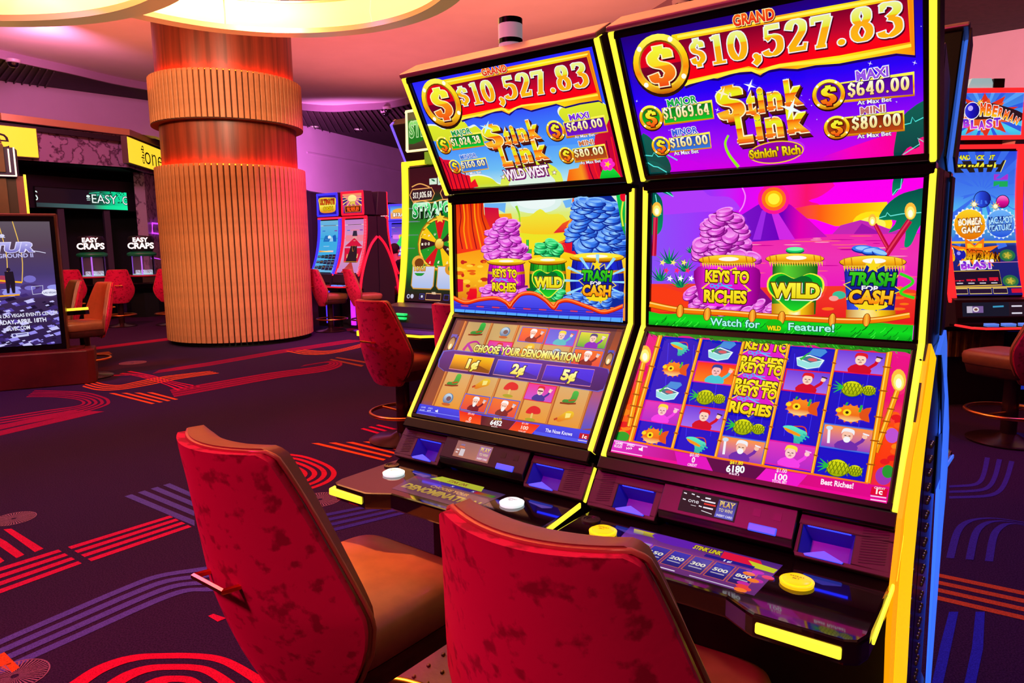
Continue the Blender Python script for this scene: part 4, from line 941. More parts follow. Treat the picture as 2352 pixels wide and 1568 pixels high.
def wild(A, x, y, s):
    A.at(x, y, s); H = [(0, 160), (-90, 100), (-170, 20), (-165, -60), (-90, -95), (0, -60), (90, -95), (165, -60), (170, 20), (90, 100)]
    A.poly([(p[0]*1.07, p[1]*1.07) for p in H], (240, 240, 60), 4); A.poly(H, [(0, (0, 190, 30)), (.6, (0, 150, 40)), (1, (30, 220, 40))], 4); A.poly([(p[0]*.7-10, p[1]*.6-26) for p in H], (0, 110, 40), 4)
    A.text('WILD', (-160, 66), (164, 62), 92, [(0, (255, 246, 60)), (1, (236, 214, 10))], .06, ((90, 60, 0), .06), sh=(250, 250, 240)); A.end()
def barrel(A, cx, y0, y1, wt, wb, C, rimc=((255, 246, 90), (250, 190, 20), (180, 90, 0)), bands=(.25, .8), bulge=1.12):
    B = [(cx-wt/2, y0), (cx+wt/2, y0)]+[(cx+(wt/2+(wb-wt)/2*t)+(bulge-1)*wt/2*math.sin(PI*t), y0+(y1-y0)*t) for t in (.25, .5, .75, 1)]+[(cx-(wt/2+(wb-wt)/2*t)-(bulge-1)*wt/2*math.sin(PI*t), y0+(y1-y0)*t) for t in (1, .75, .5, .25)]
    A.poly(B, ('h', [(0, C[2]), (.2, C[1]), (.35, C[0]), (.5, C[1]), (.8, C[1]), (1, C[2])]))
    for k in range(-3, 4): A.line([(cx+k*wt/7.5, y0), (cx+k*wt/6.6, (y0+y1)/2), (cx+k*wb/7.5, y1)], 5, C[2], 4)
    for t in bands:
        w = wt/2+(wb-wt)/2*t+(bulge-1)*wt/2*math.sin(PI*t); y = y0+(y1-y0)*t
        A.line([(cx-w, y), (cx, y+16), (cx+w, y)], (y1-y0)*.075, ('h', [(0, rimc[2]), (.3, rimc[0]), (.6, rimc[1]), (1, rimc[2])]), 4)
    r = wt/2*1.12; h = (y1-y0)*.17
    A.ell(cx, y0-h*.2, r, h*.62, (90, 40, 0), n=26); A.ell(cx, y0-h*.28, r*.985, h*.56, [(0, rimc[0]), (.5, rimc[1]), (1, rimc[2])], n=26); A.ell(cx, y0-h*.42, r*.86, h*.28, (255, 236, 60), n=24); A.ell(cx, y0-h*.4, r*.4, h*.2, (255, 250, 230), n=14)
# ---- left machine, main screen (the cartoon animals of the photograph are left out)
def art_l_main():
    A = Art(SW, SH, ((1045, 467.6), (1441, 445), (1437, 739.5), (1052, 716)), (920, 420, 4.2))
    A.full([(0, (214, 238, 232)), (.12, (222, 236, 120)), (.28, (232, 230, 40)), (.42, (252, 224, 30)), (.5, (250, 206, 20)), (.8, (250, 170, 20)), (1, (240, 140, 20))])
    A.ell(1300, 175, 250, 120, (222, 242, 236)); A.ell(1300, 170, 190, 80, (236, 248, 246))
    for P in ([(800, 195), (1010, 190), (1000, 290), (930, 250), (800, 235)], [(1560, 170), (1650, 150), (1640, 230), (1590, 240)]): A.poly(P, (110, 180, 246))
    A.poly([(1130, 340), (1240, 320), (1340, 250), (1420, 300), (1560, 310), (1620, 480), (1130, 480)], [(0, (236, 236, 60)), (1, (250, 200, 30))], 3)
    A.poly([(930, 300), (1060, 292), (1080, 380), (1140, 470), (930, 480)], [(0, (250, 170, 20)), (1, (250, 120, 20))])
    A.poly([(800, 232), (938, 240), (944, 320), (985, 360), (1010, 480), (820, 500)], [(0, (205, 10, 60)), (1, (240, 40, 30))])
    A.poly([(520, 190), (790, 185), (800, 300), (850, 420), (890, 480), (900, 560), (1010, 600), (860, 700), (520, 800)], [(0, (220, 40, 10)), (.4, (240, 70, 10)), (1, (250, 40, 30))])
    for k in range(7): A.line([(560+k*36, 195), (575+k*34, 330), (560+k*44, 470), (590+k*46, 640)], 10+4*(k % 3), ((150, 10, 20), (255, 150, 20), (255, 96, 10))[k % 3], 4)
    A.poly([(1655, 145), (1770, 135), (1740, 300), (1690, 420), (1640, 470), (1470, 485), (1560, 390), (1640, 350)], [(0, (240, 60, 10)), (.5, (250, 110, 10)), (1, (225, 20, 50))])
    A.line([(1680, 160), (1660, 300), (1600, 430)], 16, (255, 170, 30), 4)
    A.poly([(1700, 480), (1560, 560), (1440, 600), (1500, 650), (1700, 700)], (232, 20, 40)); A.line([(1470, 590), (1600, 560), (1690, 500)], 10, (255, 140, 20), 3)
    A.poly([(530, 690), (900, 620), (1000, 660), (950, 900), (870, 1140), (530, 1160)], [(0, (250, 150, 20)), (.5, (255, 190, 30)), (1, (220, 110, 20))])
    rd = random.Random(4)
    for k in range(22): A.ell(rd.uniform(545, 830), rd.uniform(730, 1090), rd.uniform(14, 44), rd.uniform(9, 22), ((200, 40, 30), (235, 96, 20), (255, 210, 60))[k % 3], n=10)
    A.poly([(540, 930), (600, 935), (600, 1050), (545, 1060)], (226, 20, 50)); A.poly([(635, 1130), (665, 1020), (725, 985), (735, 1060), (730, 1140)], [(0, (250, 210, 30)), (.3, (240, 20, 30)), (1, (235, 0, 40))])
    A.line([(1110, 220), (1140, 300), (1150, 420)], 26, (150, 214, 40), 4, taper=6)
    for P in ([(1222, 550), (1222, 740)], [(1195, 600), (1200, 660), (1222, 670)], [(1250, 640), (1246, 690), (1222, 705)]): A.line(P, 26, (20, 160, 60), 3); A.line(P, 10, (60, 210, 80), 3)
    pile(A, [(890, 390), (960, 350), (1070, 345), (1110, 420), (1150, 530), (1180, 610), (1215, 710), (830, 720), (840, 610), (860, 500)], PINKC, 66, 44, 2)
    pile(A, [(1330, 600), (1400, 565), (1490, 575), (1540, 640), (1560, 695), (1290, 700)], GRNC, 60, 14, 3)
    pile(A, [(1730, 180), (1860, 120), (2040, 120), (2110, 200), (2120, 320), (2150, 440), (2160, 640), (1660, 660), (1670, 480), (1690, 360)], BLUC, 92, 60, 4)
    A.poly([(2100, 120), (2200, 100), (2200, 560), (2150, 420), (2130, 300)], [(0, (0, 200, 80)), (1, (10, 150, 40))]); A.ell(2170, 130, 34, 50, (240, 10, 40)); A.line([(2165, 180), (2150, 300), (2165, 420)], 16, (226, 236, 60), 4)
    barrel(A, 1040, 780, 1130, 330, 320, ((255, 60, 250), (220, 10, 200), (120, 0, 120)))
    barrel(A, 1440, 770, 1150, 330, 300, ((90, 220, 60), (20, 160, 30), (0, 80, 20)))
    barrel(A, 1915, 740, 1200, 470, 460, ((80, 110, 255), (24, 40, 210), (10, 10, 110)))
    for k in range(12):
        w = k*.52; A.poly([(1915, 950), (1915+330*math.cos(w), 950+260*math.sin(w)), (1915+330*math.cos(w+.1), 950+260*math.sin(w+.1))], (150, 220, 255))
    pile(A, [(840, 1000), (1250, 990), (1260, 1130), (830, 1130)], PINKC, 56, 22, 8); pile(A, [(1600, 1080), (2180, 1060), (2180, 1210), (1600, 1150)], BLUC, 60, 24, 9); pile(A, [(1240, 1020), (1330, 1010), (1600, 1040), (1560, 1110), (1280, 1100)], GRNC, 50, 12, 10)
    keys(A, 1035, 935, .92); wild(A, 1455, 940, .92); trash(A, 1925, 965, 1.05)
    W_ = spline([(540, 1105), (660, 1155), (800, 1125), (950, 1112), (1050, 1150), (1092, 1190), (1120, 1150), (1200, 1075), (1320, 1068), (1430, 1130), (1512, 1205), (1560, 1150), (1660, 1135), (1850, 1200), (2000, 1245), (2190, 1180)], 6)
    A.poly(W_+[(2190, 1380), (540, 1260)], [(0, (90, 90, 250)), (.6, (60, 60, 226)), (1, (40, 60, 220))])
    for k in range(5): A.line([(560, 1170+k*16), (1400, 1215+k*20), (2180, 1250+k*18)], 4, (30, 20, 130), 4)
    for k in range(10): A.line([(rd.uniform(600, 2000), rd.uniform(1190, 1290)) for _ in (0,)]+[(0, 0)] if False else [(620+k*150, 1185+k*7), (690+k*150, 1190+k*7)], 12, (225, 60, 90))
    A.poly([(550, 1215), (1400, 1272), (2180, 1300), (2180, 1350), (550, 1255)], (90, 170, 255))
    for k in range(17): A.line([(560+k*100, 1216+k*5.4), (552+k*100, 1262+k*5.4)], 5, (30, 40, 150))
    A.line(W_, 40, (250, 60, 10)); A.line([(x, y-8) for x, y in W_], 12, (255, 150, 70)); A.line([(x, y+18) for x, y in W_], 7, (150, 10, 10))
    return A
def flame(A, x, y, s): A.ell(x, y, 34*s, 50*s, (255, 190, 60), n=14); A.ell(x, y+8*s, 24*s, 36*s, (250, 244, 120), n=14); A.ell(x, y+14*s, 14*s, 22*s, (255, 255, 230), n=12)
def art_r_main():
    A = Art(SW, SH, ((1499.8, 439), (2122.7, 405.3), (2099.7, 782.7), (1492, 743.5)), (1460, 390, 3.267))
    A.full(('h', [(0, (140, 80, 250)), (.25, (160, 50, 250)), (.38, (220, 10, 245)), (.6, (255, 0, 246)), (1, (255, 0, 236))]))
    A.poly([(120, 250), (300, 150), (480, 140), (560, 190), (700, 200), (770, 260), (760, 300), (500, 310), (120, 330)], (176, 60, 250), 4)
    A.poly([(1000, 90), (1480, 90), (1400, 190), (1300, 230), (1380, 260), (1140, 280), (1080, 200)], ('h', [(0, (250, 20, 220)), (.6, (250, 20, 110)), (1, (255, 10, 160))]), 3)
    A.poly([(1170, 290), (1320, 262), (1890, 240), (1900, 420), (1500, 420), (1350, 370), (1200, 350)], ('h', [(0, (250, 20, 90)), (.3, (255, 90, 20)), (.7, (255, 170, 10)), (1, (255, 226, 20))]))
    A.ell(1780, 400, 150, 90, (255, 226, 20)); A.ell(1780, 410, 100, 60, (255, 246, 90))
    A.poly([(480, 480), (2150, 480), (2150, 900), (480, 900)], [(0, (240, 40, 170)), (.4, (240, 50, 180)), (1, (236, 10, 190))])
    rd = random.Random(6)
    for k in range(46):
        x, y = rd.uniform(760, 2100), rd.uniform(490, 840); A.ell(x, y, rd.uniform(30, 110), 3.5, ((255, 170, 190), (200, 0, 150), (255, 110, 110))[k % 3], n=8)
    A.poly([(780, 345), (900, 270), (980, 225), (1090, 222), (1170, 262), (1300, 370), (1440, 500), (800, 540)], ('h', [(0, (120, 20, 200)), (.5, (110, 0, 190)), (.7, (226, 0, 180)), (1, (190, 20, 190))]))
    A.poly([(1010, 280), (1060, 300), (1200, 520), (1080, 520)], (210, 40, 230)); A.poly([(950, 300), (985, 300), (940, 520), (880, 520)], (160, 40, 230))
    for r_, c in ((120, (255, 20, 150)), (92, (255, 110, 30)), (66, (255, 190, 10)), (44, (255, 244, 60))): A.ell(1040, 215, r_, r_*.95, c)
    A.poly([(1480, 480), (1540, 415), (1690, 375), (1780, 395), (1900, 440), (2150, 480)], (196, 40, 180)); A.poly([(1640, 480), (1700, 400), (1780, 440), (1850, 480)], (160, 20, 170))
    A.poly([(100, 850), (900, 880), (1400, 870), (2100, 900), (2110, 1170), (100, 1100)], [(0, (246, 60, 40)), (1, (230, 0, 30))], 2)
    for k in range(16): A.ell(rd.uniform(900, 2080), rd.uniform(880, 1060), rd.uniform(24, 60), rd.uniform(8, 14), (250, 120, 20), n=12)
    A.poly([(100, 900), (180, 870), (420, 950), (420, 1050), (100, 1050)], (250, 60, 20), 3)
    TEAL = [(0, (0, 76, 72)), (1, (0, 150, 100))]
    for P, E in (([(1830, 370), (1880, 270), (1980, 190), (2090, 155), (2180, 150), (2180, 330), (2120, 450), (2070, 560), (2020, 575), (2030, 470), (2000, 440), (1900, 470), (1960, 380)], [(1830, 360), (1880, 345), (1890, 320), (1915, 345), (2000, 330), (2150, 320)]), ([(1940, 60), (2010, 60), (1990, 130), (1930, 190)], [(1930, 190), (1960, 150), (1990, 140), (2000, 60)]), ([(120, 175), (180, 190), (205, 260), (200, 420), (160, 480), (120, 470)], [(150, 180), (160, 240), (190, 330)]), ([(180, 150), (250, 150), (285, 195), (230, 175)], [(230, 160), (285, 195)])):
        A.poly(P, TEAL, 3); A.line(E, 7, (110, 236, 225))
    A.line([(800, 122), (826, 190), (812, 260), (780, 310)], 9, (250, 140, 250), 4)
    for P, w in (([(1800, 405), (1850, 500), (1905, 600)], 30), ([(2060, 380), (1990, 480), (1880, 640)], 44), ([(150, 350), (135, 640)], 34)): A.line(P, w, (190, 10, 60)); A.line([(x-5, y) for x, y in P], w*.3, (230, 60, 90))
    flame(A, 1780, 375, .9); flame(A, 2065, 310, 1.3); flame(A, 160, 290, 1.1)
    # beach bushes where the picture's mascot stands in the photograph
    for k, (x, y, r_) in enumerate(((250, 700, 130), (370, 760, 110), (180, 830, 120), (330, 880, 130), (420, 620, 60))):
        for j in range(9):
            w = -PI*(.08+.84*j/8); A.poly([(x-12, y), (x+r_*math.cos(w), y+r_*math.sin(w)), (x+12, y)], ((0, 120, 90), (10, 170, 70), (0, 90, 90))[(j+k) % 3])
    for k in range(9): A.star(200+k*27, 690+(k % 3)*60, 10, 26, 5, ((255, 240, 120), (255, 40, 110), (255, 255, 255))[k % 3])
    pile(A, [(560, 330), (680, 290), (780, 320), (830, 420), (860, 520), (890, 650), (460, 660), (490, 540), (540, 440)], PINKC, 66, 46, 12)
    pile(A, [(400, 900), (520, 860), (940, 880), (1040, 990), (1030, 1080), (400, 1040)], PINKC, 52, 34, 13)
    A.poly([(480, 720), (900, 720), (945, 850), (930, 950), (870, 1010), (540, 1010), (470, 900)], ('h', [(0, (130, 0, 120)), (.3, (255, 40, 240)), (.7, (214, 10, 200)), (1, (130, 0, 120))]), 4)
    def rope_rim(cx, y, rx, h):
        A.ell(cx, y, rx*1.02, h*.62, (90, 40, 0), n=26); A.ell(cx, y-2, rx, h*.56, [(0, (255, 226, 60)), (.5, (250, 180, 20)), (1, (190, 100, 0))], n=26)
        for k in range(-4, 5):
            if abs(k) > 2: A.line([(cx+k*rx/4.6, y-h*.4), (cx+k*rx/4.6+8, y+h*.4)], 7, (200, 110, 10))
        A.ell(cx+10, y-h*.12, rx*.36, h*.24, (255, 250, 236), n=14)
        for k in range(22):
            x = cx-rx*.9+k*rx*.085; A.poly([(x, y+h*.3), (x+rx*.08, y+h*.3), (x+rx*.04+4, y+h*.85)], (240, 196, 60))
    A.ell(1208, 604, 70, 24, GRNC[2]); A.ell(1208, 596, 68, 22, GRNC[1]); A.ell(1208, 590, 60, 14, GRNC[0])
    A.poly([(1040, 700), (1380, 700), (1360, 1080), (1030, 1080)], ('h', [(0, (20, 90, 20)), (.3, (90, 210, 50)), (1, (10, 90, 20))]))
    A.poly([(1030, 1000), (1350, 990), (1350, 1085), (1030, 1085)], ('h', [(0, (200, 120, 0)), (.4, (255, 226, 60)), (.6, (255, 250, 200)), (.7, (250, 200, 20)), (1, (180, 90, 0))]))
    for w, k in ((.2, 0), (-.3, 1), (.9, 2)): A.ell(1720+k*60, 596+k*14, 90-k*16, 30, BLUC[2], w*.3); A.ell(1720+k*60, 588+k*14, 86-k*16, 26, BLUC[1], w*.3); A.ell(1720+k*60, 586+k*14, 60, 16, BLUC[0], w*.3)
    A.poly([(1575, 740), (1985, 740), (1950, 1070), (1600, 1070)], ('h', [(0, (10, 20, 130)), (.3, (60, 90, 250)), (.7, (20, 40, 200)), (1, (10, 10, 110))]))
    A.poly([(1590, 1045), (1960, 1050), (1965, 1110), (1590, 1105)], ('h', [(0, (200, 120, 0)), (.4, (255, 240, 160)), (.7, (250, 200, 20)), (1, (190, 100, 0))]))
    rope_rim(700, 672, 215, 66); rope_rim(1208, 664, 218, 68); rope_rim(1792, 690, 248, 84)
    keys(A, 690, 865, 1.16); wild(A, 1208, 880, 1.12); trash(A, 1785, 880, 1.12)
    A.line([(1995, 775), (2080, 815), (2085, 850), (2010, 900), (2015, 930), (2105, 958)], 22, (50, 220, 30), 5)
    A.ell(1540, 935, 50, 30, (60, 190, 150)); A.ell(1500, 960, 36, 20, (250, 160, 150))
    A.poly([(90, 1050)]+wave((110, 1062), (1200, 1120), 14, 10)+wave((1300, 1120), (2110, 1160), 10, 12, 2)+[(2110, 1300), (90, 1170)], [(0, (20, 190, 30)), (.5, (10, 220, 30)), (1, (0, 130, 20))])
    for k in range(90):
        x = rd.uniform(110, 2090); y = 1085+(x-100)*.045+rd.uniform(0, 100); A.line([(x, y), (x-16, y+20), (x-40, y+36)], 5, ((0, 100, 20), (60, 250, 60), (0, 140, 20))[k % 3])
    Bm = spline([(115, 1000), (350, 1045), (700, 1068), (1000, 1092), (1500, 1124), (1800, 1124), (2070, 1085)], 6)
    A.line(Bm, 46, (130, 50, 0)); A.line(Bm, 40, [(0, (255, 150, 10)), (1, (240, 110, 0))]); A.line([(x, y-10) for x, y in Bm], 9, (255, 220, 120))
    for x, y in ((345, 1052), (550, 1076), (890, 1090), (1110, 1104), (1490, 1120), (1748, 1122)):
        A.ell(x, y, 30, 52, (130, 50, 0), .15, 14); A.ell(x, y, 25, 48, ('h', [(0, (240, 110, 0)), (.5, (255, 190, 60)), (1, (220, 90, 0))]), .15, 14)
    A.text('Watch for', (570, 1158), (946, 1182), 56, (170, 250, 235), .02, ((10, 90, 60), .05)); A.text('Feature!', (1160, 1196), (1505, 1212), 56, (170, 250, 235), .02, ((10, 90, 60), .05))
    A.ell(1052, 1158, 66, 44, (20, 190, 20)); A.text('WILD', (1000, 1196), (1105, 1200), 32, (250, 230, 20), .05, ((90, 60, 0), .06))
    return A
# ---- reel symbols, local units about 150 wide
def s_bird(A):
    A.line([(-60, -10), (-20, -30), (40, -34), (60, 10)], 7, (220, 60, 30), 4); A.poly([(-75, -20), (-30, -34), (20, -20), (60, 0), (30, 60), (0, 66), (-10, 20)], [(0, (90, 240, 200)), (1, (10, 160, 150))], 3)
    A.poly([(-70, -18), (-20, -6), (30, 14), (24, 24), (-40, 8)], (250, 150, 20), 2)
    for k in range(4): A.line([(40-k*14, 6+k*12), (74-k*14, 22+k*14)], 8, (30, 190, 170))
def s_fish(A):
    A.star(-6, 4, 58, 78, 14, (240, 110, 30), .1, .72); A.ell(-8, 4, 64, 46, [(0, (250, 140, 30)), (.6, (240, 110, 20)), (1, (250, 220, 140))]); A.poly([(40, -20), (86, -44), (78, 0), (88, 40), (40, 22)], (226, 80, 20), 2)
    A.ell(-24, 0, 20, 19, (250, 220, 30)); A.ell(-24, 0, 8, 8, (60, 30, 0)); A.ell(-66, -8, 14, 12, (250, 214, 30)); A.line([(-30, -58), (-36, -40)], 9, (20, 170, 60)); A.line([(40, -50), (34, -10)], 12, (20, 180, 70))
def s_tin(A):
    A.poly([(-80, -6), (-10, -30), (74, -4), (54, 44), (-10, 62), (-66, 44)], (230, 250, 250)); A.poly([(-66, -4), (-10, -22), (62, -2), (0, 20)], (60, 120, 140)); A.poly([(-66, 40), (-74, 4), (0, 22), (62, 4), (52, 40), (-8, 56)], (150, 226, 226))
    A.poly([(-20, -34), (0, -72), (66, -72), (80, -56), (50, -20)], (60, 140, 220)); A.line([(-54, 6), (-30, -26), (-8, -50)], 14, (40, 190, 60), taper=3); A.ell(10, 0, 26, 10, (220, 90, 100))
def s_pine(A):
    for cx, r_ in ((-16, 46), (64, 30)):
        A.ell(cx, 0, r_*1.12, r_, (60, 90, 0), n=18); A.ell(cx, -1, r_*1.06, r_*.94, [(0, (226, 226, 20)), (1, (150, 170, 0))], n=18)
        for k in range(-2, 3): A.line([(cx+k*r_*.4-r_*.3, -r_*.7), (cx+k*r_*.4+r_*.3, r_*.7)], 4, (110, 130, 0)); A.line([(cx+k*r_*.4+r_*.3, -r_*.7), (cx+k*r_*.4-r_*.3, r_*.7)], 4, (110, 130, 0))
    for w in (2.5, 2.9, 3.3, 3.7): A.line([(-60, -4), (-60+50*math.cos(w), -4+50*math.sin(w)*1.2)], 12, (20, 190, 60), taper=2)
def s_boot(A): A.poly([(10, -60), (56, -56), (50, 20), (0, 40), (-60, 36), (-50, 14), (0, 4)], [(0, (40, 190, 70)), (1, (20, 130, 50))], 3); A.line([(-76, 46), (0, 44), (60, 34)], 13, (130, 40, 20)); A.line([(-10, 20), (46, 6)], 12, (190, 70, 20))
def s_ball(A): A.ell(0, -4, 46, 42, (70, 130, 170)); A.ell(-4, -8, 38, 34, [(0, (190, 220, 240)), (1, (110, 120, 160))]); A.ell(6, -4, 22, 18, (110, 80, 90)); A.ell(0, 40, 40, 11, (200, 90, 40))
def s_chili(A): A.line([(-60, 40), (-30, -20), (30, -40), (70, -20)], 26, (190, 20, 150), 5, taper=8); A.line([(-46, -20), (-10, 10), (30, 44)], 20, (170, 40, 170), 4)
def s_bottle(A): A.poly([(-70, 34), (-40, 0), (10, -44), (64, -40), (66, 6), (10, 30), (-40, 50)], [(0, (236, 200, 40)), (1, (226, 110, 30))], 3); A.line([(-84, 40), (-58, 24)], 16, (190, 60, 30)); A.poly([(0, -26), (46, -30), (44, 4), (6, 14)], (246, 230, 130))
def s_mush(A): A.poly([(-56, 4), (-40, -38), (0, -56), (52, -40), (60, -4), (0, 6)], (220, 20, 40), 3); A.line([(0, 0), (4, 46)], 16, (226, 196, 110)); A.ell(0, 50, 44, 12, (170, 160, 40))
def person(A, sky, coat, hair, skin, prop, w=150, h=82, frame=(200, 30, 110)):
    A.rect(-w, -h, w, h, frame); A.rect(-w+9, -h+9, w-9, h-9, sky)
    A.poly([(-60, h-9), (-50, 30), (0, 12), (52, 30), (66, h-9)], coat, 2); A.ell(0, -14, 31, 36, skin); A.poly([(-36, -24), (-30, -58), (0, -66), (34, -56), (36, -24), (20, -40), (-20, -42)], hair, 3)
    A.line([(-18, -16), (-6, -16)], 5, (40, 20, 30)); A.line([(6, -16), (18, -16)], 5, (40, 20, 30)); A.line([(-9, 5), (9, 3)], 4, (160, 40, 50)); A.ell(0, -6, 6, 9, tuple(int(c*.85) for c in skin))
    A.line([(50, 40), (86, 6), (94, -14)], 20, coat if not isinstance(coat, list) else coat[0][1]); A.ell(97, -24, 15, 15, skin); A.line([(84, -44), (120, -36)], 9, prop)
def p_red(A): person(A, [(0, (110, 60, 220)), (1, (160, 110, 240))], (210, 0, 40), (225, 20, 40), (255, 214, 190), (60, 30, 40), frame=(235, 10, 60))
def p_old(A): person(A, [(0, (255, 150, 60)), (1, (150, 60, 190))], (110, 40, 170), (240, 240, 246), (250, 196, 170), (240, 240, 250), frame=(70, 110, 220)); A.ell(0, 10, 20, 20, (244, 244, 248)); A.line([(-100, 50), (-110, -40)], 16, (240, 240, 250)); A.ell(-110, -52, 20, 14, (200, 220, 240))
def p_old2(A): person(A, [(0, (240, 110, 40)), (1, (230, 70, 60))], (120, 20, 40), (244, 244, 246), (246, 200, 180), (150, 190, 240), frame=(60, 90, 210)); A.ell(0, 14, 18, 22, (244, 240, 240))
def p_pink(A): person(A, [(0, (225, 50, 190)), (1, (180, 40, 200))], (245, 60, 230), (250, 220, 60), (255, 200, 200), (250, 180, 240), frame=(225, 20, 160))
def p_aunt(A): person(A, [(0, (250, 40, 30)), (1, (250, 130, 20))], (60, 200, 210), (30, 60, 150), (250, 190, 190), (250, 190, 40), frame=(225, 20, 160))
def p_blonde(A): person(A, [(0, (70, 90, 220)), (1, (90, 110, 230))], (50, 190, 200), (240, 220, 60), (250, 206, 190), (220, 110, 30), frame=(225, 10, 150))
def p_green(A): person(A, [(0, (220, 220, 60)), (1, (60, 170, 60))], (130, 20, 190), (50, 60, 130), (246, 206, 190), (230, 230, 240), frame=(130, 30, 170))
def p_shade(A): person(A, [(0, (235, 40, 150)), (1, (190, 80, 210))], (30, 40, 150), (215, 20, 50), (255, 214, 196), (250, 200, 190), frame=(225, 0, 60)); A.rect(-26, -22, 26, -10, (30, 20, 50))
def place(A, f, x, y, k=1.): A.at(x, y, k); f(A); A.end()
def bamboo(A, a, b, w):
    A.line([a, b], w, (130, 60, 0)); A.line([a, b], w*.86, (250, 150, 10)); A.line([(a[0]-w*.14, a[1]), (b[0]-w*.14, b[1])], w*.2, (255, 220, 90))
    for k in (.12, .3, .5, .68, .86):
        x, y = a[0]+(b[0]-a[0])*k, a[1]+(b[1]-a[1])*k; A.line([(x-w*.7, y-4), (x+w*.7, y+4)], 9, (170, 80, 0))
def art_r_low():
    A = Art(SW, SH, ((1488.8, 763), (2094, 804.6), (2034.8, 1156.7), (1405.5, 1036)), (1380, 740, 2.94))
    A.full([(0, (235, 10, 140)), (.35, (240, 10, 110)), (.5, (255, 70, 20)), (.8, (250, 50, 10)), (1, (230, 0, 100))])
    rd = random.Random(9)
    for k in range(26):
        s_ = k % 2; y = rd.uniform(560, 760) if s_ == 0 else rd.uniform(600, 1060); x = 200-(y-560)*.22+rd.uniform(-30, 30) if s_ == 0 else 1990-(y-600)*.16+rd.uniform(-40, 40)
        A.ell(x, y, 34, 20, ((255, 130, 20), (230, 20, 30), (255, 90, 20))[k % 3], n=12)
    A.ell(140, 760, 50, 34, (20, 160, 40)); A.ell(1900, 1030, 56, 60, (160, 50, 180)); A.ell(1930, 1000, 40, 44, (30, 150, 50)); A.ell(1960, 760, 46, 50, (190, 80, 210))
    A.poly([(405, 95), (1945, 210), (1800, 1085), (215, 800)], [(0, (14, 10, 190)), (1, (6, 6, 200))])
    for k in range(9): A.line([(450+k*170, 140+k*14), (430+k*170, 420), (400+k*165, 760)], 3, (60, 60, 255), 3)
    keys_at = ((1098, 218), (1062, 372), (1022, 526))
    for f, x, y, k in ((s_bird, 525, 165, .9), (s_fish, 490, 312, 1.), (s_tin, 445, 465, 1.), (p_pink, 405, 602, .88), (s_fish, 352, 755, 1.05), (s_tin, 802, 200, 1.05), (p_aunt, 768, 342, .93), (s_pine, 715, 505, 1.15), (p_red, 685, 642, .96), (s_bird, 640, 805, 1.05),
                       (s_pine, 970, 705, 1.25), (p_old, 935, 853, 1.02), (s_tin, 1410, 255, 1.15), (p_red, 1385, 402, 1.), (s_fish, 1345, 572, 1.25), (s_bird, 1308, 738, 1.2), (p_pink, 1268, 892, 1.08), (p_red, 1748, 273, 1.08), (s_pine, 1712, 455, 1.3), (s_fish, 1690, 615, 1.3), (p_old, 1655, 782, 1.1), (s_pine, 1612, 985, 1.4)): place(A, f, x, y, k)
    for x, y in keys_at: keys(A, x, y, .96)
    for a_, b_ in (((675, 118), (480, 848)), ((962, 135), (770, 905)), ((1266, 160), (1085, 965)), ((1592, 184), (1420, 1015))): bamboo(A, a_, b_, 22)
    bamboo(A, (290, 280), (195, 700), 34); bamboo(A, (405, 92), (202, 800), 32); bamboo(A, (2000, 470), (1850, 880), 40); bamboo(A, (1950, 208), (1795, 1085), 44)
    flame(A, 300, 225, 1.2); flame(A, 2010, 400, 1.5)
    A.line([(215, 800), (780, 912), (1085, 965), (1800, 1090)], 14, (250, 120, 10))
    G = wave((330, 95), (2100, 222), 40, 9, 3); A.poly([(310, 50), (2110, 172)]+G[::-1], (20, 130, 20))
    for k in range(90):
        t = rd.random(); x = 325+t*1775; y = 75+t*124+rd.uniform(0, 22); A.line([(x, y), (x+12, y+10)], 6, ((40, 200, 40), (0, 90, 10))[k % 2])
    A.poly([(90, 788), (215, 806), (780, 920), (1085, 975), (1810, 1096), (1960, 1116), (1930, 1240), (60, 880)], ('h', [(0, (225, 40, 200)), (.3, (190, 0, 130)), (.5, (130, 0, 90)), (.75, (220, 0, 130)), (1, (225, 0, 140))]))
    A.line([(75, 868), (500, 945), (1300, 1098), (1925, 1218)], 26, (240, 0, 150)); A.line([(90, 795), (320, 840)], 10, (250, 150, 240))
    A.poly([(500, 868), (710, 910), (755, 1002), (520, 955)], (226, 10, 190)); A.poly([(1110, 985), (1390, 1030), (1320, 1106), (1045, 1055)], (240, 20, 200)); A.poly([(712, 910), (1112, 985), (1040, 1056), (756, 1002)], (90, 0, 70))
    A.text('$61.80', (868, 952), (956, 962), 22, (250, 230, 30), .03); A.text('6180', (842, 1005), (966, 1014), 44, (245, 250, 250), .04); A.text('PAID', (862, 1030), (930, 1036), 20, (250, 220, 240), .03)
    A.text('$0.00', (600, 900), (662, 908), 20, (250, 220, 240), .02); A.text('0', (612, 942), (634, 944), 36, (250, 240, 250), .03); A.text('CREDIT', (585, 964), (648, 972), 17, (250, 220, 240), .03)
    A.text('$1.00', (1180, 1008), (1250, 1018), 24, (250, 220, 240), .02); A.text('100', (1168, 1058), (1252, 1068), 40, (250, 240, 250), .03); A.text('TOTAL BET', (1150, 1076), (1250, 1090), 18, (250, 220, 240), .03)
    A.text('Best Riches!', (1478, 1092), (1698, 1124), 36, (255, 236, 250), .03)
    A.text('GAME', (105, 818), (155, 826), 17, (255, 230, 250), .03); A.text('RULES', (98, 838), (150, 846), 17, (255, 230, 250), .03); A.text('SPEED', (182, 830), (232, 838), 17, (255, 230, 250), .03)
    for k in range(3): A.poly([(180+k*14, 838), (180+k*14, 856), (192+k*14, 849)], (255, 240, 250))
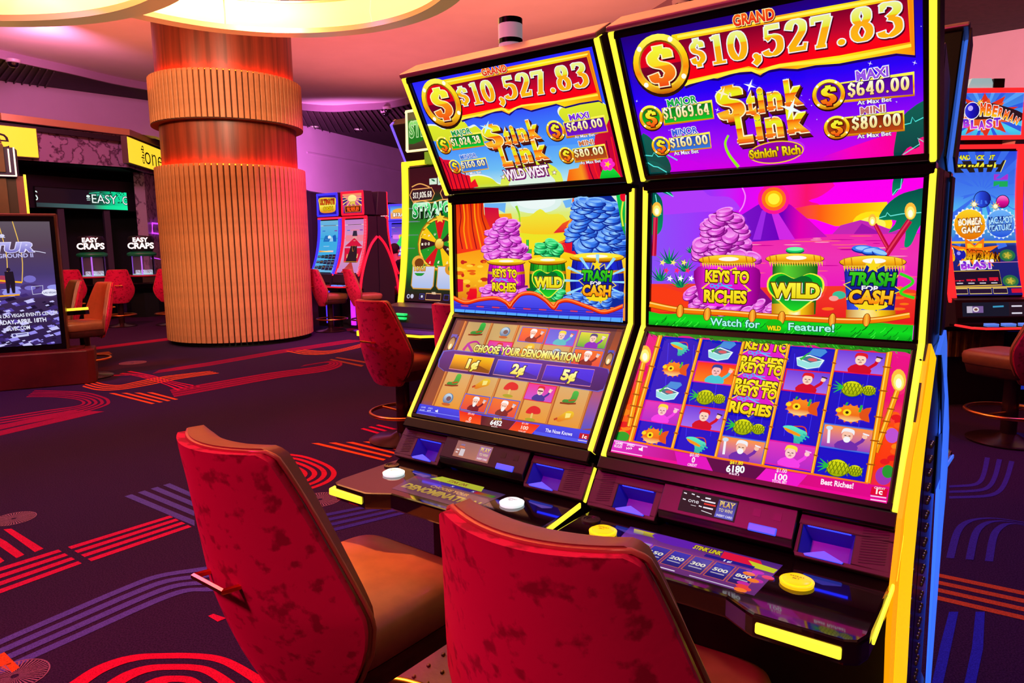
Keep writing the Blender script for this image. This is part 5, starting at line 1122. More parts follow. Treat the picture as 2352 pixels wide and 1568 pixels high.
    A.poly([(262, 846), (274, 848), (290, 836), (288, 868), (272, 862), (262, 860)], (255, 240, 250)); A.line([(80, 860), (285, 898)], 7, (250, 190, 240))
    A.poly([(1825, 1112), (1935, 1130), (1922, 1182), (1812, 1162)], (225, 0, 50)); A.text('1c', (1850, 1158), (1895, 1166), 34, (255, 240, 240), .05); A.text('CREDIT', (1840, 1124), (1915, 1136), 14, (255, 220, 230), .03)
    for y in (1172, 1196): A.line([(1815, y), (1922, y+16)], 8, (250, 210, 240))
    return A
def art_l_low():
    A = Art(SW, SH, ((1041, 731), (1432, 757), (1351, 1022), (959, 951)), (920, 720, 4.2))
    A.full([(0, (96, 52, 60)), (.5, (120, 60, 50)), (.85, (150, 74, 48)), (1, (70, 50, 150))])
    A.poly([(560, 60), (620, 66), (520, 420), (460, 420)], (110, 50, 44)); A.poly([(2080, 150), (2160, 150), (1880, 1100), (1720, 1110)], [(0, (120, 60, 50)), (.5, (200, 84, 34)), (1, (70, 80, 200))])
    A.poly([(630, 84), (2000, 180), (1725, 1108), (330, 888)], [(0, (196, 160, 104)), (.6, (214, 170, 110)), (1, (230, 150, 50))])
    for a_, b_ in (((862, 98), (575, 925)), ((1122, 118), (835, 968)), ((1408, 138), (1120, 1016)), ((1692, 158), (1412, 1060)), ((605, 80), (318, 885)), ((2005, 178), (1728, 1110))): A.line([a_, b_], 26, (176, 94, 40)); A.line([(a_[0]-5, a_[1]), (b_[0]-5, b_[1])], 8, (226, 140, 70))
    for f, x, y, k in ((s_boot, 722, 165, 1.05), (s_ball, 985, 188, 1.1), (p_old2, 1255, 212, .88), (p_blonde, 1535, 235, .98), (p_green, 1842, 262, .98), (s_chili, 665, 322, 1.1), (p_shade, 930, 345, .85), (s_bottle, 1205, 345, 1.), (s_ball, 1490, 395, 1.1), (p_old2, 1790, 432, 1.),
                       (s_boot, 512, 655, 1.), (s_bottle, 785, 682, 1.05), (s_mush, 1055, 735, 1.2), (p_shade, 1345, 768, .98), (s_boot, 1640, 822, 1.15), (s_ball, 462, 828, 1.15), (p_old2, 722, 868, .9), (p_old2, 998, 910, .98), (s_mush, 1278, 962, 1.2), (s_bottle, 1592, 992, 1.15)): place(A, f, x, y, k)
    for x, y in ((478, 290), (2010, 435)):
        A.at(x, y); A.line([(-30, -60), (30, -60)], 30, (60, 80, 190)); A.ell(0, 10, 36, 66, (50, 40, 50)); A.ell(0, 10, 28, 54, [(0, (150, 120, 90)), (1, (240, 190, 110))]); A.ell(0, 34, 12, 24, (255, 246, 200)); A.line([(44, -60), (40, 70)], 12, (50, 80, 190)); A.end()
    P = [(410, 378), (500, 368), (1910, 524), (1996, 545), (2012, 610), (1955, 735), (1900, 752), (1500, 694), (420, 562), (365, 522), (370, 460)]
    A.poly([(1.012*(x-1190)+1190, 1.05*(y-560)+560) for x, y in P], (80, 90, 200)); A.poly(P, [(0, (70, 24, 140)), (1, (44, 12, 96))])
    for Qd, c in (([(512, 402), (898, 440), (848, 590), (462, 540)], [(0, (250, 200, 30)), (.5, (230, 150, 20)), (1, (130, 70, 20))]), ([(935, 454), (1362, 496), (1312, 648), (888, 594)], [(0, (80, 70, 240)), (.6, (40, 30, 220)), (1, (20, 16, 120))]), ([(1405, 504), (1872, 550), (1830, 710), (1355, 655)], [(0, (50, 40, 230)), (.6, (36, 30, 220)), (1, (16, 12, 110))])):
        A.poly(Qd, c); A.frame(Qd, 6, (236, 150, 170))
    A.poly([(730, 500), (850, 560), (846, 588), (690, 566)], (150, 80, 20)); A.poly([(1180, 560), (1320, 620), (1312, 645), (1140, 624)], (24, 16, 150)); A.poly([(1650, 606), (1840, 680), (1830, 706), (1600, 684)], (20, 14, 140))
    YC = [(0, (255, 255, 200)), (.5, (250, 240, 120)), (1, (230, 210, 60))]
    A.text('CHOOSE YOUR DENOMINATION!', (684, 376), (1718, 472), 72, YC, .04, ((60, 20, 30), .06))
    A.text('1\u00a2', (622, 530), (732, 545), 84, YC, .05, ((90, 50, 20), .06)); A.text('2\u00a2', (1055, 582), (1182, 598), 90, YC, .05, ((30, 10, 90), .06)); A.text('5\u00a2', (1540, 640), (1680, 658), 96, YC, .05, ((30, 10, 90), .06))
    A.poly([(200, 874), (580, 936), (1110, 1030), (1730, 1112), (1850, 1130), (1810, 1290), (150, 985)], [(0, (50, 70, 236)), (1, (36, 40, 200))])
    A.line([(190, 935), (580, 1000)], 6, (120, 140, 255)); A.line([(1300, 1150), (1810, 1240)], 40, (60, 84, 240))
    A.poly([(578, 938), (792, 985), (786, 1088), (588, 1042)], [(0, (235, 30, 20)), (1, (250, 90, 30))]); A.poly([(792, 985), (1125, 1040), (1045, 1132), (786, 1090)], (96, 12, 40)); A.poly([(1128, 1040), (1358, 1076), (1266, 1172), (1045, 1132)], [(0, (235, 30, 20)), (1, (250, 80, 30))])
    A.text('$64.52', (908, 1022), (985, 1030), 20, (250, 214, 40), .03); A.text('6452', (875, 1070), (986, 1082), 44, (246, 248, 250), .04); A.text('PAID', (888, 1100), (945, 1108), 20, (246, 220, 220), .03)
    A.text('0', (668, 1030), (692, 1034), 34, (255, 220, 200), .03); A.text('CREDIT', (640, 1045), (692, 1054), 15, (255, 200, 190), .03); A.text('$0.00', (662, 972), (722, 984), 18, (255, 200, 190), .02)
    A.text('100', (1172, 1112), (1240, 1122), 34, (255, 220, 200), .03); A.text('$1.00', (1182, 1064), (1242, 1074), 18, (255, 200, 190), .02); A.text('TOTAL BET', (1148, 1136), (1222, 1148), 14, (255, 200, 190), .03)
    A.text('The Nose Knows', (1405, 1138), (1665, 1178), 34, (236, 236, 255), .02)
    A.text('GAME', (210, 912), (255, 918), 15, (170, 180, 250), .02); A.text('RULES', (200, 938), (245, 944), 15, (190, 196, 250), .02); A.text('SPEED', (278, 922), (322, 928), 15, (170, 180, 250), .02)
    for k in range(3): A.poly([(272+k*13, 932), (272+k*13, 948), (283+k*13, 942)], (220, 226, 255))
    A.poly([(350, 936), (362, 938), (376, 928), (374, 958), (360, 952), (350, 950)], (236, 240, 255)); A.line([(175, 965), (360, 998)], 5, (150, 150, 240))
    A.poly([(1742, 1150), (1835, 1162), (1820, 1214), (1730, 1200)], (190, 0, 40)); A.text('1c', (1762, 1196), (1806, 1204), 32, (250, 240, 240), .05); A.line([(1725, 1216), (1812, 1230)], 7, (240, 210, 220)); A.line([(1722, 1244), (1808, 1258)], 7, (170, 150, 246))
    return A
def art_card(dark):
    A = Art(.126, .047, ((0, 0), (126, 0), (126, 47), (0, 47)), step=1e-5)
    A.full((34, 22, 36) if dark else [(0, (150, 100, 100)), (1, (176, 110, 96))])
    c = (235, 230, 240) if dark else (236, 220, 226)
    if dark:
        A.text('one', (18, 24), (42, 24), 9, c, .0); A.line([(26, 30), (38, 30)], 1, c)
        for k, (x, y) in enumerate(((4, 6), (22, 5), (34, 8), (5, 20), (44, 28), (46, 14))): A.line([(x, y), (x+7, y+1)], 2.4, c)
    else:
        A.text('one', (16, 12), (30, 12), 6, (90, 130, 220), .0); A.line([(14, 17), (32, 17)], 3, (240, 110, 60)); A.line([(6, 26), (16, 26)], 4, c); A.line([(6, 34), (14, 34)], 3, c); A.rect(20, 22, 36, 42, (214, 200, 206))
    if dark:
        for k, (y, w) in enumerate(((8, 12), (15, 24), (21, 26), (29, 22))): A.line([(54, y), (54+w, y)], 3.2, ((235, 60, 50) if k == 2 else c))
        A.line([(52, 37), (76, 40)], 1.5, c)
    A.poly([(84, 4), (124, 4), (122, 44), (82, 44)], [(0, (50, 40, 110)), (1, (90, 96, 200))] if dark else [(0, (140, 96, 170)), (1, (190, 120, 130))])
    A.text('PLAY', (88, 19), (120, 19), 11, [(0, (250, 220, 120)), (1, (190, 140, 70))], .03); A.text('TO WIN!', (88, 30), (118, 30), 7, (226, 206, 160), .02); A.text('INSERT CARD', (86, 41), (120, 41), 4.5, (236, 230, 240), .02); A.line([(86, 7), (121, 7)], .8, (240, 220, 170))
    return A
def art_deck_l():
    A = Art(.65, .30, ((0, 0), (650, 0), (650, 300), (0, 300)))
    A.poly([(150, 96), (452, 96), (446, 232), (178, 232)], [(0, (60, 40, 90)), (.3, (96, 60, 76)), (1, (104, 56, 78))])
    A.poly([(222, 84), (372, 84), (388, 116), (206, 116)], (176, 180, 50)); A.text('STINK LINK', (262, 108), (330, 108), 16, (120, 80, 30), .03, ((200, 180, 60), .05))
    A.rect(160, 120, 440, 136, ('h', [(0, (130, 44, 40)), (.4, (50, 40, 160)), (.75, (30, 24, 110)), (.8, (170, 30, 30)), (1, (40, 120, 40))]))
    for x in (296, 366): A.text('X', (x, 132), (x+9, 132), 8, (220, 226, 255), .02)
    A.text('CHOOSE YOUR', (250, 164), (380, 164), 15, (190, 140, 70), .03); A.text('DENOMINATION', (186, 206), (440, 206), 30, [(0, (196, 160, 70)), (1, (170, 130, 60))], .05)
    return A
def art_deck_r():
    A = Art(.65, .30, ((0, 0), (650, 0), (650, 300), (0, 300)))
    A.poly([(128, 78), (462, 78), (456, 232), (150, 232)], [(0, (70, 30, 120)), (.4, (120, 50, 130)), (1, (96, 40, 110))])
    A.poly([(140, 84), (240, 82), (230, 104), (150, 106)], [(0, (210, 190, 40)), (1, (110, 100, 40))]); A.poly([(190, 84), (290, 80), (300, 110), (220, 116)], (96, 30, 170), 3)
    A.text('STINK LINK', (286, 106), (346, 106), 18, (216, 196, 40), .04, ((60, 40, 10), .06)); A.poly([(346, 84), (420, 84), (440, 120), (350, 116)], (220, 20, 60)); A.poly([(400, 96), (460, 104), (458, 124), (420, 122)], (196, 200, 40))
    A.rect(320, 116, 420, 130, (30, 24, 130)); A.text('1\u00a2', (360, 128), (376, 128), 9, (220, 220, 250), .02)
    for k, (n_, c) in enumerate((('100', (150, 140, 40)), ('150', (60, 50, 170)), ('200', (60, 50, 180)), ('300', (80, 60, 170)), ('500', (50, 40, 170)), ('800', (60, 40, 160)))):
        x = 170+k*45; A.rect(x, 138, x+41, 210, (190, 90, 70)); A.rect(x+2, 140, x+39, 208, [(0, c), (1, tuple(int(v*.6) for v in c))]); A.text(n_, (x+6, 178), (x+35, 178), 14, (226, 220, 200), .03); A.line([(x+7, 188), (x+34, 188)], 4, (180, 170, 190))
    A.line([(160, 226), (300, 226)], 3, (240, 230, 250)); A.line([(330, 226), (440, 226)], 3, (200, 190, 220))
    rd = random.Random(8)
    for k in range(12): A.ell(rd.uniform(420, 455), rd.uniform(128, 228), 12, 8, ((230, 60, 60), (190, 40, 160), (240, 120, 40))[k % 3], n=10)
    return A
WLED = mat('white_button', (240, 250, 250), .3, emit=(225, 245, 245), es=.9)
YBUT = mat('yellow_button', (250, 220, 20), .3, emit=(250, 214, 14), es=.85)
slot_machine(*ML_, YAW, 'left near slot machine with a red canyon on its topper and white deck buttons', dict(topper=art_l_top(), feature_screen=art_l_main(), reel_screen=art_l_low(), card=art_card(False), deck=art_deck_l()), YLED, WLED)
slot_machine(*MR_, YAW, 'right near slot machine with a purple volcano picture and yellow deck buttons', dict(topper=art_r_top(), feature_screen=art_r_main(), reel_screen=art_r_low(), card=art_card(True), deck=art_deck_r()), YLED, YBUT, beacon=False, side=1)
bx_, by_, _z = mloc(*MR_, 0, .30)
slot_machine(bx_, by_, YAW+PI, 'blue-lit slot machine standing back to back with the right near one', None, CLED, WLED, beacon=False, side=-1)
# ================================================================ OTHER SLOT MACHINES
def build_bent(A, name, m, parent, fn, bands=10):
    out = []
    for p0, p1, p2, c0, c1, c2, z in A.tri:
        tri = [np.concatenate([p, c]) for p, c in ((p0, c0), (p1, c1), (p2, c2))]
        lo = min(t[1] for t in tri); hi = max(t[1] for t in tri)
        for b in range(int(lo/A.h*bands), min(bands-1, int(hi/A.h*bands))+1):
            q = Art._clip(Art._clip(tri, 1, A.h*b/bands, 1), 1, A.h*(b+1)/bands, -1)
            for i in range(1, len(q)-1): out.append((q[0], q[i], q[i+1], z))
    V = []; C = []
    for a, b, c, z in out:
        pts = [fn(p[0]-A.w/2, p[1]/A.h, z) for p in (a, b, c)]
        n = (Vector(pts[1])-Vector(pts[0])).cross(Vector(pts[2])-Vector(pts[0]))
        k = (0, 1, 2) if n.y < 0 else (0, 2, 1)
        for i in k: V.append(pts[i]); C.append((*(a, b, c)[i][2:], 1))
    me = bpy.data.meshes.new(name); me.from_pydata(V, [], [(i, i+1, i+2) for i in range(0, len(V), 3)])
    at = me.color_attributes.new('col', 'FLOAT_COLOR', 'POINT'); at.data.foreach_set('color', np.array(C).ravel())
    me.materials.append(m); o = bpy.data.objects.new(name, me); COL.objects.link(o); o.parent = parent; return o
LEDS = {}
def ledm(c, es=1.1):
    return mat('tube_light_%d' % LEDS.setdefault(c, len(LEDS)), c, .4, emit=c, es=es, sample=False)
CHAR = mat('charcoal_panel', (44, 32, 44), .4)
def jslot(loc, yaw, label, w, z0, z1, t0, t1, led, main=None, top=None, d=.22, toplean=.0, trim=None, side=None, deckz=None, group='curved-screen slot machines', ribs=False, topw=None, panel=None, pillar=None, back=.30, topc=None, tf=.035, buttons=True):
    t = thing('slot_machine', label, 'slot machine', loc, yaw, group)
    topw = topw or w; dz = deckz or z0-.2; L1 = ledm(led); L2 = ledm(trim or led)
    f = lambda k: -d*(1-k)**2.2
    K = [i/10 for i in range(11)]
    body = [(f(k)+.012, z0+(z1-z0)*k) for k in K]
    pr = [(back, .0), (-.10, .0), (-.12, dz-.06), (-.30, dz), (-.26, z0-.02)]+body+[(.06, z1+.04), (back, z1+.04)]
    MB().prism(pr[::-1], -w/2-.02, w/2+.02).build('cabinet', CHAR, t)
    def ribbon(x0, x1, off, th): return MB().prism([(f(k)-off, z0-.03+(z1-z0+.06)*k) for k in K]+[(f(k)-off+th, z0-.03+(z1-z0+.06)*k) for k in K[::-1]], x0, x1)
    for sx in (-1, 1):
        xa, xb = sorted((sx*(w/2-.028), sx*(w/2+.03))); o = ribbon(xa, xb, .018, .03).build('light_tube', L1, t, smooth=40)
        if ribs and sx > 0:
            r_ = MB()
            for k in range(36):
                q = k/36; z = z0+(z1-z0)*q; r_.box(xa+.012, xb+.002, f(q)-.0205, f(q)-.016, z, z+.010)
            g = r_.build('light_ridge', ledm((255, 130, 150) if led[0] > led[2] else (90, 110, 255), 1.), o); g['kind'] = 'stuff'
    for zz, k in ((z1+.012, 1), (z0-.045, 0)):
        MB().box(-w/2-.03, w/2+.03, f(k)-.02, f(k)+.012, zz, zz+.034).build('light_tube', L2, t, bev=.006)
    sc = MB().prism([(f(k)-.002, z0+(z1-z0)*k) for k in K]+[(f(k)+.012, z0+(z1-z0)*k) for k in K[::-1]], -w/2+.026, w/2-.026).build('curved_screen', BLKG, t, smooth=40)
    if main: build_bent(main, 'display', SCREEN, sc, lambda x, v, z: (x, f(1-v)-.003-z, z1-.01-(z1-z0-.02)*v))
    if t1:
        yt = -toplean
        top_o = MB().prism([(-.03, t0), (-.03+yt, t1), (.16+yt, t1), (.22, t0)][::-1], -topw/2, topw/2).build('topper', CHAR, t, bev=.012)
        un = Vector((0, yt, t1-t0)); Ln = un.length; un.normalize(); nn = Vector((0, -un.z, un.y))
        mx = Matrix.Identity(4)
        for i in range(3): mx[i][0] = (1, 0, 0)[i]; mx[i][1] = un[i]; mx[i][2] = nn[i]
        c = Vector((0, -.03, t0))+un*Ln/2+nn*.002
        for i in range(3): mx[i][3] = c[i]
        fr = rim(MB(), -topw/2, topw/2, -Ln/2, Ln/2, -topw/2+tf, topw/2-tf, -Ln/2+tf, Ln/2-tf, .0, .014).build('light_frame', ledm(topc) if topc else L1, top_o, bev=.005); fr.matrix_local = mx
        if top: top.build('display', SCREEN, top_o, mx @ Matrix.Translation((0, 0, .003)))
        MB().box(-.16, .16, .02, .16, z1+.03, t0+.01).build('topper_neck', BLK, t)
    # deck and button panel
    MB().prism([(-.26, z0-.05), (-.30, dz+.01), (-.12, dz), (-.1, z0-.05)], -w/2-.01, w/2+.01).build('button_panel', BLK, t)
    if panel: panel.build('card_screen', SCREEN, t, frame_mx(-.283, (z0-.05+dz)/2+.006-ZM, .17))
    dk = MB().prism([(-w/2-.02, -.2), (-w/2-.02, -.5), (-w/2+.05, -.56), (w/2-.05, -.56), (w/2+.02, -.5), (w/2+.02, -.2)], dz-.035, dz, 'z').build('deck', MATS['deck_glass'], t, bev=.008)
    MB().tube([(-w/2-.03, -.3, dz-.01), (-w/2-.03, -.5, dz-.01), (-w/2+.05, -.57, dz-.01), (w/2-.05, -.57, dz-.01), (w/2+.03, -.5, dz-.01), (w/2+.03, -.3, dz-.01)], .009, 6).build('deck_light', L2, t, smooth=50)
    for x in (-.16, -.02, .12) if buttons else ():
        MB().box(x, x+.09, -.44, -.38, dz, dz+.012).build('deck_button', mat('blue_button', (90, 130, 240), .3, emit=(90, 140, 250), es=.8, sample=False), dk, bev=.004)
    if side:
        for sx in (1,):
            xx = sx*(w/2+.028); P = spline([(xx, -.24, .45), (xx, -.17, .86), (xx, -.06, 1.18), (xx, .07, 1.42), (xx, back-.01, 1.56)], 5)
            MB().tube(P, .022, 6).build('light_arch', ledm(side), t, smooth=50)
    if pillar: MB().box(-.05, .05, -.13, -.10, .06, dz-.12).build('glow_pillar', ledm(pillar, 1.4), t)
    return t
# pictures for the distant machines, in plain local units
def art_far(bg, mid, amount, colr, kind, seed):
    A = Art(.54, .94, ((0, 0), (100, 0), (100, 180), (0, 180))); A.full([(0, bg), (.35, mid), (.7, mid), (1, bg)])
    rd = random.Random(seed)
    A.rect(4, 4, 96, 28, (240, 214, 190)); A.rect(18, 6, 82, 18, (40, 10, 10)); A.text(amount, (24, 16), (76, 16), 8, (240, 50, 20), .05)
    A.rect(18, 20, 48, 29, (225, 160, 10)); A.rect(54, 20, 84, 29, (10, 150, 40)); A.rect(14, 34, 28, 40, (30, 100, 200)); A.rect(74, 34, 88, 40, (130, 30, 160))
    if kind == 'sea':
        A.ell(45, 75, 26, 17, (150, 200, 236), -.5); A.ell(38, 66, 15, 22, (30, 110, 190), .5); A.ell(76, 62, 8, 22, (20, 90, 190), -.3); A.poly([(66, 46), (76, 44), (84, 58)], (30, 90, 170)); A.ell(50, 58, 8, 6, (220, 236, 246))
        A.rect(6, 100, 78, 112, ('h', [(0, (225, 120, 40)), (.5, (250, 220, 120)), (1, (240, 190, 200))]))
        for i in range(5):
            for j in range(3): A.rect(5+i*18.4, 118+j*19, 22+i*18.4, 135+j*19, (40, 30, 60)); A.ell(13+i*18.4, 126+j*19, 6.5, 6, rd.choice([(210, 230, 250), (240, 190, 90), (40, 160, 90), (230, 230, 210), (120, 170, 230)]), n=9)
    elif kind == 'robe':
        A.ell(52, 62, 44, 30, (236, 130, 150)); A.poly([(8, 92), (50, 62), (94, 92), (84, 150), (20, 150)], (214, 20, 60)); A.poly([(26, 150), (40, 78), (64, 78), (80, 150)], (44, 26, 34)); A.poly([(40, 78), (52, 116), (66, 78), (60, 76), (52, 96), (46, 76)], (225, 130, 40))
        A.ell(52, 62, 9, 12, (226, 170, 150)); A.poly([(44, 38), (40, 56), (64, 56), (60, 38)], (50, 40, 60)); A.rect(20, 132, 84, 144, (230, 150, 30)); A.poly([(20, 180), (48, 146), (58, 146), (84, 180)], (190, 60, 60))
        for x in (28, 76): A.line([(x, 110), (x, 140)], 4, (240, 190, 120))
    else:
        for k in range(3): A.ell(24+k*27, 62, 15, 18, ((225, 120, 240), (250, 220, 90), (240, 130, 200))[k])
        A.poly([(50, 52), (78, 112), (22, 112)], (30, 220, 110)); A.ell(50, 58, 10, 10, (250, 190, 30)); A.text('3X', (42, 100), (58, 100), 11, (10, 110, 70), .05)
        for i in range(5):
            for j in range(2): A.rect(6+i*18, 122+j*17, 22+i*18, 137+j*17, (225, 225, 250)); A.ell(14+i*18, 129+j*17, 5, 5, rd.choice([(90, 60, 200), (225, 90, 60), (40, 140, 220)]), n=8)
        A.rect(6, 158, 94, 168, ('h', [(0, (250, 190, 60)), (.5, (225, 60, 60)), (1, (250, 190, 60))]))
    return A
def art_far_top(kind, words):
    A = Art(.50, .32, ((0, 0), (100, 0), (100, 64), (0, 64)))
    if kind == 'gold':
        A.full((40, 20, 150)); A.poly([(4, 10), (30, 6), (70, 8), (97, 12), (94, 36), (88, 56), (40, 60), (10, 54), (6, 30)], [(0, (250, 190, 30)), (.5, (250, 235, 80)), (1, (225, 120, 20))], 3)
        A.text(words[0], (10, 30), (90, 30), 17, [(0, (160, 30, 20)), (1, (225, 90, 20))], .05, ((90, 10, 20), .05)); A.text(words[1], (26, 51), (80, 50), 12, (225, 190, 10), .05, ((120, 50, 0), .06))
    elif kind == 'sun':
        A.full([(0, (250, 150, 90)), (.35, (225, 90, 160)), (1, (60, 20, 120))]); A.ell(50, 16, 22, 12, (255, 240, 150)); A.poly([(0, 4), (26, 20), (18, 36), (0, 38)], (50, 40, 120)); A.poly([(100, 8), (80, 22), (84, 38), (100, 38)], (60, 40, 130))
        for k in range(9): A.poly([(50, 14), (50+70*math.cos(k*.4), 14+36*math.sin(k*.4)), (50+70*math.cos(k*.4+.12), 14+36*math.sin(k*.4+.12))], (255, 200, 120))
        A.text(words[1], (36, 36), (66, 36), 9, (250, 220, 90), .05, ((120, 40, 10), .06)); A.rect(10, 40, 92, 62, (200, 100, 20)); A.rect(14, 43, 88, 60, (40, 14, 14)); A.text(words[0], (20, 58), (82, 58), 13, (250, 90, 20), .05)
    else:
        A.full([(0, (30, 60, 210)), (.4, (120, 190, 246)), (.6, (246, 170, 90)), (1, (250, 140, 90))]); A.ell(50, 28, 40, 12, (250, 180, 60)); A.text(words[0], (12, 48), (90, 48), 13, (255, 250, 250), .05, ((20, 10, 60), .06))
    return A
P_r = Vector((-2.64, 12.15, 0)); bdir = Vector((math.cos(-.65), math.sin(-.65), 0)); ddir = Vector((math.sin(.65), math.cos(.65), 0))
jslot(P_r, -.65, 'far red slot machine with a robed figure on its curved screen', .56, .95, 1.86, 1.92, 2.32, (255, 24, 50), art_far((190, 130, 200), (214, 150, 190), '88,888.88', 0, 'robe', 1), art_far_top('sun', ('98,989.89', 'GAFFER')), side=(255, 20, 50), back=.22, ribs=True, pillar=(190, 40, 255))
jslot(P_r-bdir*.66, -.65, 'far blue slot machine with whales on its curved screen, beside the ribbed column', .56, .95, 1.86, 1.92, 2.32, (50, 50, 245), art_far((110, 180, 220), (60, 170, 226), '88,828.75', 0, 'sea', 2), art_far_top('gold', ('ULTIMATE', 'CASH')), trim=(255, 40, 70), back=.22, ribs=True, pillar=(80, 50, 255))
jslot(P_r+ddir*.46, -.65+PI, 'red-lit slot machine seen from the back behind the far red one', .56, .95, 1.86, 1.92, 2.32, (255, 24, 50), None, None, side=None, back=.22, ribs=True)
o_ = MB().tube(spline([(-.308, -.24, .45), (-.308, -.17, .86), (-.308, -.06, 1.18), (-.308, .07, 1.42), (-.308, .21, 1.56)], 5), .022, 6).build('light_arch', ledm((255, 20, 50)), [o for o in bpy.data.objects if o.get('label', '').startswith('red-lit slot machine seen')][0], smooth=50)
fb = at_y(925, 560, 15.0); fb.z = 0
jslot(fb, -.35, 'far blue-framed slot machine showing a green prize cone', .56, 1.08, 1.86, 1.92, 2.26, (70, 60, 240), art_far((60, 50, 190), (150, 90, 220), '13,600.10', 0, 'cone', 3), art_far_top('sky', ('$13,600.', '')))
fb2 = at_y(890, 560, 15.25); fb2.z = 0
jslot(fb2, -.35, 'far blue-framed slot machine mostly hidden behind the red-lit bank', .56, 1.08, 1.86, 1.92, 2.26, (60, 80, 240), art_far((60, 60, 190), (80, 120, 230), '18,201.07', 0, 'sea', 4), art_far_top('sky', ('$201.07', '')))
# mid distance yellow-framed machine with the wheel
def art_straight():
    A = Art(.62, 1.13, ((0, 0), (560, 0), (560, 1020), (0, 1020)))
    A.full([(0, (60, 16, 26)), (.16, (70, 16, 26)), (.22, (30, 50, 26)), (.5, (40, 150, 40)), (.75, (30, 120, 36)), (.86, (24, 60, 30)), (.95, (40, 30, 26)), (1, (50, 20, 30))])
    A.poly([(0, 250), (70, 270), (110, 420), (60, 640), (0, 660)], (110, 130, 140), 4)
    A.line([(20, 34), (90, 30)], 6, (190, 170, 180))
    for k in range(3): A.rect(200+k*78, 60, 270+k*78, 140, (214, 236, 214)); A.text('SBO'[k], (214+k*78, 128), (256+k*78, 128), 54, (40, 110, 70), .03)
    for x0 in (10, 300):
        P = [(x0, 200), (x0+26, 160), (x0+210, 156), (x0+236, 200), (x0+210, 246), (x0+26, 250)]; A.poly(P, (56, 24, 34)); A.frame(P, 8, (236, 160, 90))
    A.nib('$17,026.68', (40, 228), (222, 224), 44, (250, 240, 226), .2, .09); A.text('GRAND', (336, 222), (490, 220), 36, (250, 230, 190), .03)
    for P in ([(30, 140), (110, 120), (200, 150)], [(40, 262), (130, 250), (220, 268), (330, 250), (520, 262)]): A.line(P, 9, (240, 170, 90), 5)
    A.text('STRAIGHT', (40, 372), (540, 366), 100, [(0, (120, 250, 160)), (.5, (10, 190, 70)), (1, (0, 110, 40))], .03, ((214, 246, 220), .05), sh=(10, 40, 20))
    A.text('CASH', (180, 430), (400, 428), 44, (190, 240, 160), .03)
    A.ell(300, 580, 206, 206, (180, 110, 10)); A.ell(300, 580, 196, 196, (250, 210, 60)); A.ell(300, 580, 182, 182, (20, 60, 20), n=30)
    wc = [(30, 150, 40), (250, 200, 20), (60, 24, 30), (214, 20, 30)]; num = ['150', '1000', '20', 'MAJOR', '200', '70', '100', '50', 'GRAND', '100', '80', '300']
    for k in range(12):
        a, b = k*PI/6-PI/12, k*PI/6+PI/12; A.poly([(300, 580)]+[(300+178*math.cos(a+(b-a)*j/4), 580+178*math.sin(a+(b-a)*j/4)) for j in range(5)], wc[[0, 2, 1, 0, 3, 0, 2, 1, 0, 3, 0, 2][k]])
        w = k*PI/6; s_ = num[k]
        for j, ch_ in enumerate(s_):
            r_ = 160-j*(92/len(s_)); x, y = 300+r_*math.cos(w), 580+r_*math.sin(w); A.text(ch_, (x-9, y+10), (x+9, y+10), 22, (255, 240, 214), .03)
    A.ell(300, 580, 44, 44, (150, 90, 0)); A.ell(300, 580, 38, 38, [(0, (255, 236, 110)), (1, (225, 140, 10))]); A.star(300, 386, 20, 44, 5, (250, 210, 60), -.3)
    for x0 in (60, 300):
        P = [(x0, 750), (x0+210, 750), (x0+210, 900), (x0+190, 922), (x0+20, 922), (x0, 900)]; A.poly(P, [(0, (214, 214, 236)), (1, (170, 190, 236))]); A.frame(P, 9, (214, 150, 50))
    A.ell(130, 772, 60, 56, (30, 150, 50)); A.ell(110, 720, 60, 52, (236, 170, 60)); A.ell(120, 726, 44, 36, (120, 60, 20)); A.text('BONUS', (76, 788), (186, 784), 34, [(0, (250, 226, 120)), (1, (225, 140, 20))], .05, ((110, 60, 0), .06)); A.ell(420, 770, 54, 46, (226, 150, 40)); A.ell(430, 764, 34, 30, (20, 130, 50))
    A.rect(210, 956, 350, 1004, (50, 24, 40)); A.frame([(210, 956), (350, 956), (350, 1004), (210, 1004)], 6, (236, 170, 110)); A.text('WIN', (262, 962), (300, 962), 18, (250, 220, 180), .04)
    for x in (150, 380): A.frame([(x, 962), (x+44, 962), (x+44, 1000), (x, 1000)], 5, (70, 60, 170))
    A.rect(164, 972, 182, 990, (214, 214, 236)); A.ell(42, 984, 15, 17, (200, 200, 226)); A.ell(78, 982, 15, 17, (200, 200, 226)); A.ell(44, 984, 9, 11, (40, 40, 60))
    return A
def art_straight_top():
    A = Art(.56, .30, ((0, 0), (280, 0), (280, 160), (0, 160))); A.full([(0, (60, 60, 40)), (.4, (90, 90, 60)), (1, (70, 44, 30))]); A.poly([(0, 40), (90, 50), (110, 110), (0, 130)], (30, 120, 30), 3)
    A.text('STRAIGHT', (14, 104), (266, 100), 60, [(0, (150, 230, 120)), (1, (40, 130, 40))], .02, ((190, 230, 160), .05)); return A
m_ = at_y(1010, 540, 5.57); m_.z = 0
YF = (255, 236, 40)
jslot(m_, -.62, 'yellow-framed slot machine with a prize wheel, half hidden by the left near machine', .68, .96, 2.02, 2.13, 2.45, YF, art_straight(), art_straight_top(), d=.10, deckz=.78, topw=.57, topc=(255, 244, 190), tf=.016, buttons=False, group='yellow-framed slot machines')
mid = [o for o in bpy.data.objects if o.get('label', '').startswith('yellow-framed slot machine with a prize')][0]
GLED = mat('green_ticket_light', (40, 220, 110), .4, emit=(30, 225, 110), es=1., sample=False)
